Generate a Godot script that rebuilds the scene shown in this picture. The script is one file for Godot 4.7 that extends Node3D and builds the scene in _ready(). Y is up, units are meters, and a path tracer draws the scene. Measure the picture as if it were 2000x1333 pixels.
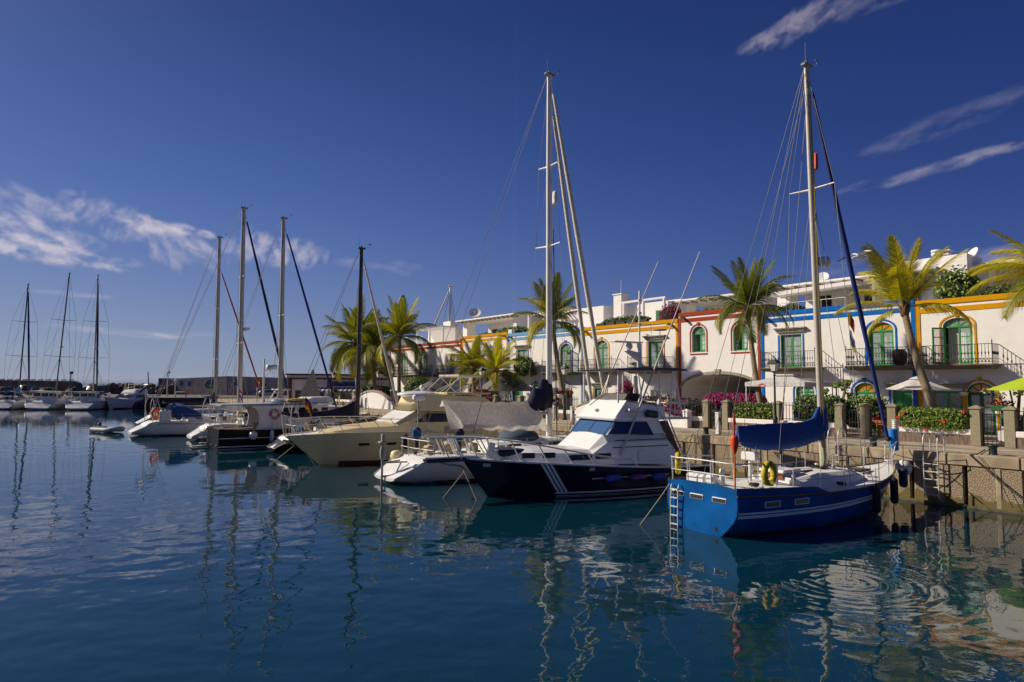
extends Node3D
# A harbour basin in the late afternoon: boats moored bow or stern to a quay with painted two-storey houses behind it.
# World: x right, y up, -z away from the camera, metres, water at y = 0, quay at y = 1.8.
# Quay frame Q: local x along the quay (to the right), z out over the water; the quay edge lies at z = -26.6.

class G:
	# Collects shapes and commits them as one mesh.
	var v := PackedVector3Array()
	var n := PackedVector3Array()
	var c := PackedColorArray()
	var col := Color(1, 1, 1)
	var t := Transform3D.IDENTITY

	func add(p: PackedVector3Array, idx: PackedInt32Array, smooth := false, orient := true) -> void:
		var q: PackedVector3Array = t * p
		var flip := false
		if orient:
			var cen := Vector3.ZERO
			for a in q:
				cen += a
			cen /= q.size()
			var vol := 0.0
			for i in range(0, idx.size(), 3):
				vol += (q[idx[i]] - cen).dot((q[idx[i + 1]] - cen).cross(q[idx[i + 2]] - cen))
			flip = vol < 0.0
		var acc := PackedVector3Array()
		if smooth:
			acc.resize(q.size())
			for i in range(0, idx.size(), 3):
				var f := (q[idx[i + 1]] - q[idx[i]]).cross(q[idx[i + 2]] - q[idx[i]])
				acc[idx[i]] += f
				acc[idx[i + 1]] += f
				acc[idx[i + 2]] += f
		var sg := -1.0 if flip else 1.0
		for i in range(0, idx.size(), 3):
			var a := idx[i]
			var b := idx[i + 1]
			var d := idx[i + 2]
			if flip:
				b = idx[i + 2]
				d = idx[i + 1]
			v.append(q[a])
			v.append(q[d])
			v.append(q[b])
			if smooth:
				n.append((acc[a] * sg).normalized())
				n.append((acc[d] * sg).normalized())
				n.append((acc[b] * sg).normalized())
			else:
				var f := (q[b] - q[a]).cross(q[d] - q[a]).normalized()
				n.append(f)
				n.append(f)
				n.append(f)
			c.append(col)
			c.append(col)
			c.append(col)

	func box(o: Vector3, s: Vector3, b := Basis.IDENTITY) -> void:
		var p := PackedVector3Array()
		for i in 8:
			p.append(o + b * Vector3(s.x * (-0.5 + (i & 1)), s.y * (-0.5 + ((i >> 1) & 1)), s.z * (-0.5 + ((i >> 2) & 1))))
		add(p, PackedInt32Array([0, 2, 3, 0, 3, 1, 4, 5, 7, 4, 7, 6, 0, 1, 5, 0, 5, 4, 2, 6, 7, 2, 7, 3, 0, 4, 6, 0, 6, 2, 1, 3, 7, 1, 7, 5]))

	func cham(o: Vector3, s: Vector3, e := 0.015, b := Basis.IDENTITY) -> void:
		# a box with chamfered edges
		var h := s * 0.5
		e = min(e, min(h.x, min(h.y, h.z)) * 0.9)
		var p := PackedVector3Array()
		for i in 8:
			var sx := -1.0 + 2 * (i & 1)
			var sy := -1.0 + 2 * ((i >> 1) & 1)
			var sz := -1.0 + 2 * ((i >> 2) & 1)
			p.append(o + b * Vector3(sx * h.x, sy * (h.y - e), sz * (h.z - e)))
			p.append(o + b * Vector3(sx * (h.x - e), sy * h.y, sz * (h.z - e)))
			p.append(o + b * Vector3(sx * (h.x - e), sy * (h.y - e), sz * h.z))
		var ix := PackedInt32Array()
		var face := [[0, 2, 6, 4, 0], [1, 5, 7, 3, 0], [0, 4, 5, 1, 1], [2, 3, 7, 6, 1], [0, 1, 3, 2, 2], [4, 6, 7, 5, 2]]
		for f in face:
			var k: Array = [f[0] * 3 + f[4], f[1] * 3 + f[4], f[2] * 3 + f[4], f[3] * 3 + f[4]]
			ix.append_array([k[0], k[2], k[1], k[0], k[3], k[2]])
		for ax in 3:
			for m in 4:
				var i0 := 0
				var u := (ax + 1) % 3
				var w := (ax + 2) % 3
				i0 |= (m & 1) << u
				i0 |= ((m >> 1) & 1) << w
				var i1 := i0 | (1 << ax)
				var q := [i0 * 3 + u, i0 * 3 + w, i1 * 3 + w, i1 * 3 + u]
				if (m == 1 or m == 2):
					ix.append_array([q[0], q[1], q[2], q[0], q[2], q[3]])
				else:
					ix.append_array([q[0], q[2], q[1], q[0], q[3], q[2]])
		for i in 8:
			if [0, 3, 5, 6].has(i):
				ix.append_array([i * 3, i * 3 + 2, i * 3 + 1])
			else:
				ix.append_array([i * 3, i * 3 + 1, i * 3 + 2])
		# each face its own orientation: outward from the centre
		var fix := PackedInt32Array()
		for i in range(0, ix.size(), 3):
			var a := p[ix[i]]
			var d := p[ix[i + 1]]
			var g := p[ix[i + 2]]
			if (d - a).cross(g - a).dot((a + d + g) / 3.0 - o) < 0:
				fix.append_array([ix[i], ix[i + 2], ix[i + 1]])
			else:
				fix.append_array([ix[i], ix[i + 1], ix[i + 2]])
		add(p, fix)

	func tube(p: Array, r, sides := 6, caps := true) -> void:
		var k := p.size()
		var pts := PackedVector3Array()
		var idx := PackedInt32Array()
		var d0: Vector3 = (p[1] - p[0]).normalized()
		var side := d0.cross(Vector3.UP if abs(d0.y) < 0.9 else Vector3.RIGHT).normalized()
		for i in k:
			var d: Vector3 = (p[mini(i + 1, k - 1)] - p[maxi(i - 1, 0)]).normalized()
			side = (side - d * side.dot(d)).normalized()
			var bi := d.cross(side)
			var rr: float = r[i] if r is Array else r
			for j in sides:
				var a := TAU * j / sides
				pts.append(p[i] + (side * cos(a) + bi * sin(a)) * rr)
		for i in k - 1:
			for j in sides:
				var a := i * sides + j
				var b := i * sides + (j + 1) % sides
				idx.append_array([a, b, b + sides, a, b + sides, a + sides])
		if caps:
			for e in 2:
				var at := pts.size()
				for j in sides:
					pts.append(pts[(0 if e == 0 else (k - 1) * sides) + j])
				for j in range(1, sides - 1):
					if e == 0:
						idx.append_array([at, at + j + 1, at + j])
					else:
						idx.append_array([at, at + j, at + j + 1])
		add(pts, idx, true)

	func lathe(pr: Array, sides := 10, o := Vector3.ZERO, smooth := true) -> void:
		# pr: Vector2(radius, height) from the bottom up
		var pts := PackedVector3Array()
		var idx := PackedInt32Array()
		for i in pr.size():
			for j in sides:
				var a := TAU * j / sides
				pts.append(o + Vector3(cos(a) * pr[i].x, pr[i].y, sin(a) * pr[i].x))
		for i in pr.size() - 1:
			for j in sides:
				var a := i * sides + j
				var b := i * sides + (j + 1) % sides
				idx.append_array([a, b + sides, b, a, a + sides, b + sides])
		add(pts, idx, smooth)

	func ball(o: Vector3, r: Vector3, sides := 10, rows := 6, b := Basis.IDENTITY) -> void:
		var pts := PackedVector3Array()
		var idx := PackedInt32Array()
		for i in rows + 1:
			var e := PI * i / rows
			for j in sides:
				var a := TAU * j / sides
				pts.append(o + b * (Vector3(sin(e) * cos(a), -cos(e), sin(e) * sin(a)) * r))
		for i in rows:
			for j in sides:
				var a := i * sides + j
				var d := i * sides + (j + 1) % sides
				idx.append_array([a, d + sides, d, a, a + sides, d + sides])
		add(pts, idx, true)

	func prism(poly: PackedVector2Array, z0: float, z1: float) -> void:
		# a polygon in x, y pushed along z
		var tri := Geometry2D.triangulate_polygon(poly)
		var k := poly.size()
		var p := PackedVector3Array()
		var idx := PackedInt32Array()
		for z in [z0, z1]:
			for a in poly:
				p.append(Vector3(a.x, a.y, z))
		var area := 0.0
		for i in k:
			area += poly[i].cross(poly[(i + 1) % k])
		for i in range(0, tri.size(), 3):
			var a := tri[i]
			var b := tri[i + 1]
			var d := tri[i + 2]
			if (poly[b] - poly[a]).cross(poly[d] - poly[a]) < 0:
				b = tri[i + 2]
				d = tri[i + 1]
			idx.append_array([a, d, b, a + k, b + k, d + k])
		for i in k:
			var a := i
			var b := (i + 1) % k
			if area < 0:
				a = b
				b = i
			idx.append_array([a, b, b + k, a, b + k, a + k])
		if z1 < z0:
			for i in range(0, idx.size(), 3):
				var w := idx[i + 1]
				idx[i + 1] = idx[i + 2]
				idx[i + 2] = w
		add(p, idx, false, false)

	func loft(rings: Array, closed := true, caps := true, smooth := true) -> void:
		var m: int = rings[0].size()
		var p := PackedVector3Array()
		var idx := PackedInt32Array()
		for r in rings:
			for a in r:
				p.append(a)
		for i in rings.size() - 1:
			for j in (m if closed else m - 1):
				var a := i * m + j
				var b := i * m + (j + 1) % m
				idx.append_array([a, b, b + m, a, b + m, a + m])
		if caps and closed:
			for e in 2:
				var at := p.size()
				for j in m:
					p.append(p[(0 if e == 0 else (rings.size() - 1) * m) + j])
				for j in range(1, m - 1):
					if e == 0:
						idx.append_array([at, at + j + 1, at + j])
					else:
						idx.append_array([at, at + j, at + j + 1])
		add(p, idx, smooth)

	func poly(p: PackedVector3Array) -> void:
		# a flat convex polygon
		var idx := PackedInt32Array()
		for j in range(1, p.size() - 1):
			idx.append_array([0, j, j + 1])
		add(p, idx, false, false)

	func mesh() -> ArrayMesh:
		var a := []
		a.resize(Mesh.ARRAY_MAX)
		a[Mesh.ARRAY_VERTEX] = v
		a[Mesh.ARRAY_NORMAL] = n
		a[Mesh.ARRAY_COLOR] = c
		var m := ArrayMesh.new()
		m.add_surface_from_arrays(Mesh.PRIMITIVE_TRIANGLES, a)
		return m

var M := {}
var T := {}
var taken := {}
var rng := RandomNumberGenerator.new()
var Q := Transform3D(Basis(Vector3(0.61116, 0, 0.79151), Vector3.UP, Vector3(-0.79151, 0, 0.61116)), Vector3.ZERO)

func numbered(called: String) -> String:
	taken[called] = taken.get(called, -1) + 1
	return called if taken[called] == 0 else "%s_%03d" % [called, taken[called]]

func tag(o: Node3D, label: String, category: String, group := "", kind := "") -> Node3D:
	if label: o.set_meta("label", label)
	if category: o.set_meta("category", category)
	if group: o.set_meta("group", group)
	if kind: o.set_meta("kind", kind)
	return o

func put(called: String, mesh: Mesh, m: Material, parent: Node3D = null) -> MeshInstance3D:
	var o := MeshInstance3D.new()
	o.mesh = mesh
	o.material_override = m
	o.name = numbered(called) if parent == null else called
	(self if parent == null else parent).add_child(o, true)
	return o

func obj(called: String, g: G, m: Material, parent: Node3D = null) -> MeshInstance3D:
	return put(called, g.mesh(), m, parent)

func thing(called: String, label: String, category: String, at := Vector3.ZERO, turn := 0.0, group := "") -> Node3D:
	var o := Node3D.new()
	o.name = numbered(called)
	add_child(o)
	o.position = at
	o.rotation.y = turn
	return tag(o, label, category, group)

func qthing(called: String, label: String, category: String, s: float, y: float, u: float, group := "") -> Node3D:
	# a thing in the quay frame: s along the quay, u metres in from the camera's line
	var o := thing(called, label, category, Vector3.ZERO, 0, group)
	o.transform = Q * Transform3D(Basis.IDENTITY, Vector3(s, y, -u))
	return o

func dup(root: Node3D, tf: Transform3D, label := "") -> Node3D:
	var r: Node3D = root.duplicate()
	var b: String = root.name
	if b.length() > 4 and b[-4] == "_" and b.right(3).is_valid_int():
		b = b.left(-4)
	r.name = numbered(b)
	add_child(r)
	r.transform = tf
	if label: r.set_meta("label", label)
	return r

func qt(s: float, y: float, u: float, turn := 0.0) -> Transform3D:
	return Q * Transform3D(Basis(Vector3.UP, turn), Vector3(s, y, -u))

func noise_tex(key: String, sd: int, freq: float, lo: float, hi: float, oct := 4, kind := FastNoiseLite.TYPE_SIMPLEX_SMOOTH, size := 512) -> NoiseTexture2D:
	if T.has(key):
		return T[key]
	var fn := FastNoiseLite.new()
	fn.seed = sd
	fn.frequency = freq
	fn.noise_type = kind
	fn.fractal_octaves = oct
	var tx := NoiseTexture2D.new()
	tx.width = size
	tx.height = size
	tx.seamless = true
	tx.generate_mipmaps = false
	var gr := Gradient.new()
	gr.set_color(0, Color(lo, lo, lo))
	gr.set_color(1, Color(hi, hi, hi))
	tx.color_ramp = gr
	tx.noise = fn
	T[key] = tx
	return tx

func mat(key: String, r: float, g: float, b: float, rough := 0.6, o := {}) -> StandardMaterial3D:
	# r, g, b: real base colour, linear
	if M.has(key):
		return M[key]
	var m := StandardMaterial3D.new()
	m.albedo_color = Color(r, g, b, o.get("alpha", 1.0)).linear_to_srgb()
	m.albedo_color.a = o.get("alpha", 1.0)
	m.roughness = rough
	m.metallic = o.get("metal", 0.0)
	m.metallic_specular = o.get("spec", 0.5)
	if o.has("alpha"):
		m.transparency = BaseMaterial3D.TRANSPARENCY_ALPHA
	if o.has("tex"):
		m.albedo_texture = o.tex
		m.uv1_triplanar = true
		m.uv1_world_triplanar = o.get("world", false)
		var sc: float = o.get("scale", 1.0)
		m.uv1_scale = Vector3(sc, o.get("scale_y", sc), sc)
	if o.has("relief"):
		m.uv1_triplanar = true
		m.uv1_world_triplanar = o.get("world", false)
		m.uv1_scale = Vector3.ONE * float(o.get("scale", 1.0))
		m.heightmap_enabled = true
		m.heightmap_texture = o.relief
		m.heightmap_scale = o.get("depth", 1.0)
	if o.has("coat"):
		m.clearcoat_enabled = true
		m.clearcoat = o.coat
		m.clearcoat_roughness = 0.08
	if o.has("back"):
		m.backlight_enabled = true
		m.backlight = o.back
	m.vertex_color_use_as_albedo = o.get("vc", false)
	m.cull_mode = BaseMaterial3D.CULL_DISABLED
	M[key] = m
	return m

func materials() -> void:
	var fine := noise_tex("fine", 11, 0.02, 0.9, 1.0, 5)
	var stain := noise_tex("stain", 5, 0.006, 0.72, 1.0, 6)
	var grit := noise_tex("grit", 3, 0.09, 0.35, 1.0, 4)
	var grain := noise_tex("grain", 8, 0.03, 0.6, 1.0, 5)
	var cloth := noise_tex("cloth", 21, 0.012, 0.8, 1.0, 4)
	mat("wall", 0.80, 0.765, 0.725, 0.85, {"tex": noise_tex("plaster", 31, 0.007, 0.965, 1.0, 6), "scale": 0.35, "relief": fine, "depth": 0.08})
	mat("red", 0.36, 0.06, 0.03, 0.8, {"spec": 0.2, "tex": fine, "scale": 0.5})
	mat("yellow", 0.66, 0.31, 0.004, 0.8, {"spec": 0.2, "tex": fine, "scale": 0.5})
	mat("blue", 0.003, 0.14, 0.52, 0.8, {"spec": 0.2, "tex": fine, "scale": 0.5})
	mat("lightblue", 0.10, 0.32, 0.62, 0.7, {"tex": fine, "scale": 0.5})
	mat("darkblue", 0.02, 0.05, 0.3, 0.7)
	mat("brownred", 0.12, 0.03, 0.025, 0.7)
	mat("green", 0.035, 0.25, 0.05, 0.4, {"coat": 0.3})
	mat("darkgreen", 0.01, 0.1, 0.03, 0.5)
	mat("stone", 0.36, 0.325, 0.24, 0.9, {"tex": stain, "scale": 0.4, "relief": grit, "depth": 0.4})
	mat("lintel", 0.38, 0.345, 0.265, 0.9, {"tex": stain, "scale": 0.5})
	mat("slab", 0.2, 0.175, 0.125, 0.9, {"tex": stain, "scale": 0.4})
	mat("pillar", 0.30, 0.26, 0.165, 0.9, {"tex": fine, "scale": 0.4, "relief": fine, "depth": 0.2})
	mat("plinth", 0.26, 0.19, 0.135, 0.85, {"tex": grain, "scale": 0.7, "scale_y": 0.12})
	mat("iron", 0.015, 0.014, 0.014, 0.5)
	mat("glass", 0.75, 0.85, 0.85, 0.02, {"alpha": 0.22})
	mat("amber", 0.75, 0.3, 0.02, 0.05, {"alpha": 0.75})
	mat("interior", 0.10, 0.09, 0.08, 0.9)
	mat("curtain", 0.66, 0.63, 0.55, 0.9, {"back": Color(0.5, 0.5, 0.45)})
	mat("concrete", 0.50, 0.42, 0.31, 0.92, {"tex": stain, "scale": 0.22, "relief": grit, "depth": 0.3})
	mat("cap", 0.47, 0.37, 0.24, 0.92, {"tex": stain, "scale": 0.3, "relief": grit, "depth": 0.5})
	mat("quaywall", 0.66, 0.51, 0.33, 0.95, {"tex": grit, "scale": 0.42, "relief": grit, "depth": 2.2})
	mat("quayrib", 0.45, 0.36, 0.24, 0.92, {"tex": stain, "scale": 0.5, "relief": grit, "depth": 0.6})
	mat("quaydark", 0.03, 0.026, 0.02, 0.9)
	mat("algae", 0.33, 0.26, 0.08, 0.9, {"tex": grit, "scale": 0.8, "relief": grit, "depth": 0.9})
	mat("ledge", 0.11, 0.09, 0.04, 0.8, {"tex": stain, "scale": 0.8})
	mat("trunk", 0.42, 0.32, 0.2, 0.95, {"tex": grain, "scale": 1.2, "relief": grit, "depth": 1.2})
	mat("husk", 0.25, 0.14, 0.05, 0.95, {"tex": grain, "scale": 2.0})
	mat("frond_yellow", 1.0, 1.0, 1.0, 0.5, {"vc": true, "back": Color(0.9, 0.9, 0.5)})
	mat("leaf", 1.0, 1.0, 1.0, 0.5, {"vc": true, "back": Color(0.55, 0.6, 0.3)})
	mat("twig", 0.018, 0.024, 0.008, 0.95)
	mat("bark", 0.17, 0.12, 0.08, 0.95, {"tex": grain, "scale": 2.0})
	mat("petal", 0.55, 0.03, 0.38, 0.6, {"vc": true, "back": Color(0.6, 0.1, 0.5)})
	mat("redpetal", 0.65, 0.02, 0.012, 0.6, {"back": Color(0.5, 0.05, 0.05)})
	mat("white", 0.85, 0.84, 0.815, 0.35, {"coat": 0.4, "tex": noise_tex("gel", 41, 0.005, 0.94, 1.0, 4), "scale": 0.3})
	mat("deck", 0.84, 0.82, 0.78, 0.6, {"tex": fine, "scale": 0.8})
	mat("cream", 0.88, 0.73, 0.38, 0.3, {"coat": 0.4, "tex": noise_tex("gel", 41, 0.005, 0.94, 1.0, 4), "scale": 0.3})
	mat("greywhite", 0.68, 0.675, 0.64, 0.35, {"coat": 0.3, "tex": noise_tex("gel", 41, 0.005, 0.94, 1.0, 4), "scale": 0.3})
	mat("bluehull", 0.001, 0.105, 0.36, 0.5, {"spec": 0.2, "tex": stain, "scale": 0.3})
	mat("black", 0.010, 0.009, 0.011, 0.4, {"spec": 0.3, "tex": grain, "scale": 0.3})
	mat("navyhull", 0.008, 0.008, 0.022, 0.3, {"coat": 0.5})
	mat("antifoul", 0.12, 0.025, 0.02, 0.8)
	mat("bluefoul", 0.01, 0.03, 0.08, 0.8)
	mat("alu", 0.58, 0.53, 0.44, 0.45, {"metal": 0.15, "tex": fine, "scale": 0.4})
	mat("paintmast", 0.78, 0.75, 0.69, 0.4)
	mat("darkmast", 0.035, 0.032, 0.035, 0.4)
	mat("farmast", 0.09, 0.08, 0.075, 0.5)
	mat("farwire", 0.07, 0.075, 0.09, 0.7)
	mat("steel", 0.6, 0.59, 0.57, 0.5, {"metal": 0.4, "spec": 0.3})
	mat("wire", 0.30, 0.28, 0.26, 0.75, {"spec": 0.2})
	mat("darkwire", 0.03, 0.03, 0.035, 0.7)
	mat("bluecloth", 0.005, 0.07, 0.31, 0.85, {"tex": cloth, "scale": 1.2, "relief": cloth, "depth": 2.0})
	mat("midblue", 0.006, 0.085, 0.25, 0.8, {"tex": cloth, "scale": 1.2})
	mat("navy", 0.012, 0.014, 0.05, 0.85, {"tex": cloth, "scale": 1.2, "relief": cloth, "depth": 2.0})
	mat("canvas", 0.9, 0.87, 0.82, 0.9, {"tex": cloth, "scale": 0.8, "relief": cloth, "depth": 0.8, "back": Color(1.0, 0.98, 0.95)})
	mat("beigecanvas", 0.55, 0.45, 0.3, 0.9, {"tex": cloth, "scale": 0.8})
	mat("furl", 0.76, 0.69, 0.56, 0.85, {"tex": cloth, "scale": 1.0})
	mat("furldark", 0.012, 0.025, 0.05, 0.8, {"tex": cloth, "scale": 1.0})
	mat("furlblue", 0.012, 0.035, 0.2, 0.8, {"tex": cloth, "scale": 1.0})
	mat("furlred", 0.5, 0.07, 0.02, 0.8)
	mat("tinted", 0.012, 0.013, 0.016, 0.06)
	mat("teak", 0.3, 0.17, 0.08, 0.7, {"tex": grain, "scale": 1.5})
	mat("wood", 0.33, 0.12, 0.035, 0.45, {"tex": grain, "scale": 2.0})
	mat("orange", 0.72, 0.07, 0.012, 0.5)
	mat("lifered", 0.62, 0.16, 0.10, 0.6)
	mat("yellowfoam", 0.68, 0.5, 0.008, 0.6, {"tex": cloth, "scale": 1.5})
	mat("rubber", 0.012, 0.011, 0.014, 0.7)
	mat("fenderblue", 0.04, 0.07, 0.32, 0.45)
	mat("rope", 0.33, 0.27, 0.19, 0.95)
	mat("darkrope", 0.045, 0.04, 0.035, 0.95)
	mat("plastic", 0.7, 0.69, 0.66, 0.4)
	mat("bollard", 0.012, 0.028, 0.025, 0.45)
	mat("lampgreen", 0.012, 0.03, 0.024, 0.45)
	mat("lampglass", 0.7, 0.66, 0.55, 0.3)
	mat("parasol", 0.78, 0.74, 0.72, 0.9, {"tex": cloth, "scale": 0.6, "back": Color(0.5, 0.48, 0.46)})
	mat("limecloth", 0.38, 0.5, 0.015, 0.9, {"back": Color(0.4, 0.5, 0.05)})
	mat("greycloth", 0.16, 0.15, 0.15, 0.9, {"tex": cloth, "scale": 0.6})
	mat("urn", 0.05, 0.022, 0.022, 0.5)
	mat("terracotta", 0.35, 0.12, 0.06, 0.85)
	mat("mole", 0.52, 0.46, 0.43, 0.95, {"tex": grain, "scale": 0.25, "scale_y": 0.05})
	mat("rock", 0.26, 0.22, 0.19, 0.95, {"tex": grit, "scale": 0.3})
	mat("asphalt", 0.20, 0.17, 0.14, 0.95, {"tex": stain, "scale": 0.1})
	mat("tyre", 0.012, 0.012, 0.012, 0.85)
	mat("carglass", 0.04, 0.045, 0.05, 0.35)
	mat("person", 1, 1, 1, 0.85, {"vc": true})
	mat("paint", 1, 1, 1, 0.6, {"vc": true})
	mat("flagcloth", 1, 1, 1, 0.8, {"vc": true, "back": Color(0.9, 0.9, 0.9)})
	mat("pink", 0.55, 0.2, 0.14, 0.85, {"tex": fine, "scale": 0.5})

func sky_image() -> Image:
	# linear radiance; the sky is paler low down and towards the sun, deep blue away from it
	var el := [0.0, 2.5, 6.0, 10.0, 15.0, 20.0, 30.0, 50.0, 90.0]
	var cl := [[140, 146, 160], [131, 144, 166], [112, 130, 166], [92, 115, 164], [73, 100, 157], [60, 87, 145], [41, 64, 116], [29, 49, 96], [25, 43, 84]]
	var cr := [[99, 113, 147], [88, 106, 145], [68, 88, 138], [54, 76, 131], [44, 64, 119], [34, 55, 109], [25, 45, 94], [20, 37, 80], [19, 34, 75]]
	var small := Image.create_empty(256, 256, false, Image.FORMAT_RGBF)
	for y in 256:
		var e := 90.0 - (y + 0.5) / 256.0 * 180.0
		var k := 0
		var ee := clampf(e, 0.0, 89.99)
		while el[k + 1] < ee:
			k += 1
		var f: float = (ee - el[k]) / (el[k + 1] - el[k])
		var a := Color8(0, 0, 0)
		var b := Color8(0, 0, 0)
		for ch in 3:
			a[ch] = lerpf(cl[k][ch], cl[k + 1][ch], f) / 255.0
			b[ch] = lerpf(cr[k][ch], cr[k + 1][ch], f) / 255.0
		a = a.srgb_to_linear()
		b = b.srgb_to_linear()
		for x in 256:
			var az := (x + 0.5) / 256.0 * 360.0  # the picture's left edge lies straight ahead
			var away := absf(wrapf(az + 76.0, -180.0, 180.0))  # angle round from the sun
			var w := smoothstep(25.0, 122.0, away)
			var p := a.lerp(b, w)
			# the pale ring round the sun
			var sd := rad_to_deg(acos(clampf(cos(deg_to_rad(e)) * cos(deg_to_rad(33.0)) * cos(deg_to_rad(away)) + sin(deg_to_rad(e)) * sin(deg_to_rad(33.0)), -1.0, 1.0)))
			p += Color(0.9, 0.86, 0.8) * exp(-sd / 9.0)
			if e < 0.0:
				p = Color(0.1, 0.12, 0.17)
			small.set_pixel(x, y, p)
	small.resize(4096, 2048, Image.INTERPOLATE_CUBIC)
	# high thin cloud: [azimuth, elevation, half length, half height, tilt, strength, streak stretch, streak tilt] in degrees
	var cl2 := [
		[-35.0, 9.2, 5.18, 0.81, -4, 1.1, 2.2, -7], [-36.2, 10.5, 3.95, 1.02, -6, 0.82, 2.2, -10], [-36.4, 11.9, 3.03, 1.56, -20, 0.42, 1.8, -30], [-33.9, 12.6, 1.71, 1.18, 10, 0.50, 1.5, 40], [-31.1, 12.0, 2.42, 1.46, -15, 0.38, 1.5, 60], [-28.8, 11.9, 2.79, 0.75, -8, 0.95, 2.2, -10], [-28.3, 10.6, 2.56, 1.32, -40, 0.42, 1.6, -55], [-26.7, 12.0, 1.06, 0.41, -8, 0.75, 2, -12],
		[-25.1, 11.7, 0.77, 0.36, -10, 0.75, 2, -12], [-26.0, 10.7, 2.76, 1.14, -35, 0.50, 1.8, -40], [-22.2, 11.1, 2.13, 1.38, 30, 0.42, 1.3, 60], [-19.2, 10.8, 3.83, 1.36, -3, 0.55, 1.2, 80], [-13.4, 10.2, 2.87, 0.45, -2, 0.20, 3, 0], [-9.4, 10.1, 1.61, 0.80, 0, 0.12, 2, 0], [-30.0, 3.8, 5.17, 0.31, -3, 0.50, 6, -3], [-34.2, 6.4, 3.20, 0.24, 0, 0.30, 5, -1],
		[-24.8, 3.9, 4.09, 0.22, 0, 0.20, 5, 0], [33.5, 16.0, 5.75, 0.5, 9, 0.42, 3.5, 9], [33.2, 18.8, 6.75, 0.89, 12, 0.12, 3.2, 12], [23.4, 27.4, 4.4, 1.15, 15, 0.36, 2.3, 25], [29.0, 28.0, 6.5, 0.8, 5, 0.18, 2.5, 12], [34.7, 9.3, 5.03, 0.76, 3, 0.30, 3, 5], [28.0, 9.3, 5.59, 0.72, 0, 0.13, 3, 3], [27.6, 15.4, 1.72, 0.25, 14, 0.2, 3, 12],
		[-60, 20, 14, 3, 10, 0.5, 2.5, 12], [70, 25, 14, 3, -8, 0.25, 2.5, 12], [120, 18, 20, 3, 4, 0.3, 3, 8], [170, 22, 20, 3, -6, 0.4, 3, -8], [-120, 24, 20, 3, 6, 0.5, 3, 10]]
	var fn := FastNoiseLite.new()
	fn.seed = 77
	fn.frequency = 0.75
	fn.fractal_octaves = 5
	fn.fractal_gain = 0.55
	fn.noise_type = FastNoiseLite.TYPE_SIMPLEX_SMOOTH
	fn.domain_warp_enabled = true
	fn.domain_warp_amplitude = 1.1
	fn.domain_warp_frequency = 0.35
	var per := 2048.0 / 180.0
	var white := Color8(216, 204, 205).srgb_to_linear()
	for c in cl2:
		var reach: float = maxf(c[2], c[3]) * 1.5
		var x0 := int((c[0] - reach) * per)
		var x1 := int((c[0] + reach) * per)
		var y0 := maxi(0, int((90.0 - c[1] - reach) * per))
		var y1 := int((90.0 - c[1] + minf(reach, c[1] - 0.5)) * per)
		var ct := cos(deg_to_rad(c[4]))
		var sn := sin(deg_to_rad(c[4]))
		var kt := cos(deg_to_rad(c[7]))
		var ks := sin(deg_to_rad(c[7]))
		for y in range(y0, y1):
			var dy: float = 90.0 - (y + 0.5) / per - c[1]
			for x in range(x0, x1):
				var dx: float = (x + 0.5) / per - c[0]
				var lx := (dx * ct + dy * sn) / c[2] as float
				var ly := (-dx * sn + dy * ct) / c[3] as float
				var d := lx * lx + ly * ly
				if d > 1.9:
					continue
				var mask := smoothstep(1.9, 0.1, d)
				var px: float = (dx * kt + dy * ks) / c[6]
				var py: float = (-dx * ks + dy * kt) * 1.15
				var nn := fn.get_noise_2d(px + c[0] * 3.7, py + c[1] * 2.9)
				var dens: float = pow(clampf((nn * 1.25 + mask * 1.2 - 0.5) * 0.8, 0.0, 1.0), 1.35) * mask * c[5]
				dens = minf(dens, 0.72)
				if dens > 0.004:
					var xx := posmod(x, 4096)
					small.set_pixel(xx, y, small.get_pixel(xx, y).lerp(white, dens * 0.72))
	return small

func _ready() -> void:
	rng.seed = 20240
	# camera
	var cam := Camera3D.new()
	cam.name = "camera"
	cam.position = Vector3(0, 4.0, 0)
	cam.rotation_order = EULER_ORDER_YXZ
	cam.rotation = Vector3(0.06950, 0, 0.0080)
	cam.fov = 54.28
	cam.near = 0.1
	cam.far = 4000.0
	add_child(cam)
	cam.current = true
	# sky and air
	var env := Environment.new()
	var sky := Sky.new()
	var pano := PanoramaSkyMaterial.new()
	pano.panorama = ImageTexture.create_from_image(sky_image())
	sky.sky_material = pano
	env.background_mode = Environment.BG_SKY
	env.sky = sky
	env.background_energy_multiplier = 1.0
	env.tonemap_mode = Environment.TONE_MAPPER_LINEAR
	env.tonemap_exposure = 1.22
	env.sdfgi_enabled = true
	env.ssao_enabled = true
	env.ssil_enabled = true
	var we := WorldEnvironment.new()
	we.name = "world_environment"
	we.environment = env
	add_child(we)
	# sun: from the left and a little beyond, 33 degrees up
	var sun := DirectionalLight3D.new()
	sun.name = "sun"
	var towards := Vector3(-0.975 * cos(0.57), sin(0.57), -0.2 * cos(0.57))
	sun.look_at_from_position(Vector3.ZERO, -towards, Vector3.UP)
	sun.light_color = Color(1.0, 0.95, 0.87)
	sun.light_energy = 1.38
	sun.light_angular_distance = 0.5
	sun.shadow_enabled = true
	add_child(sun)
	materials()
	setting()
	houses()
	quay_things()
	plants()
	boats()
	far_side()
	people_and_small()

# ---------------------------------------------------------------- the setting

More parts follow.
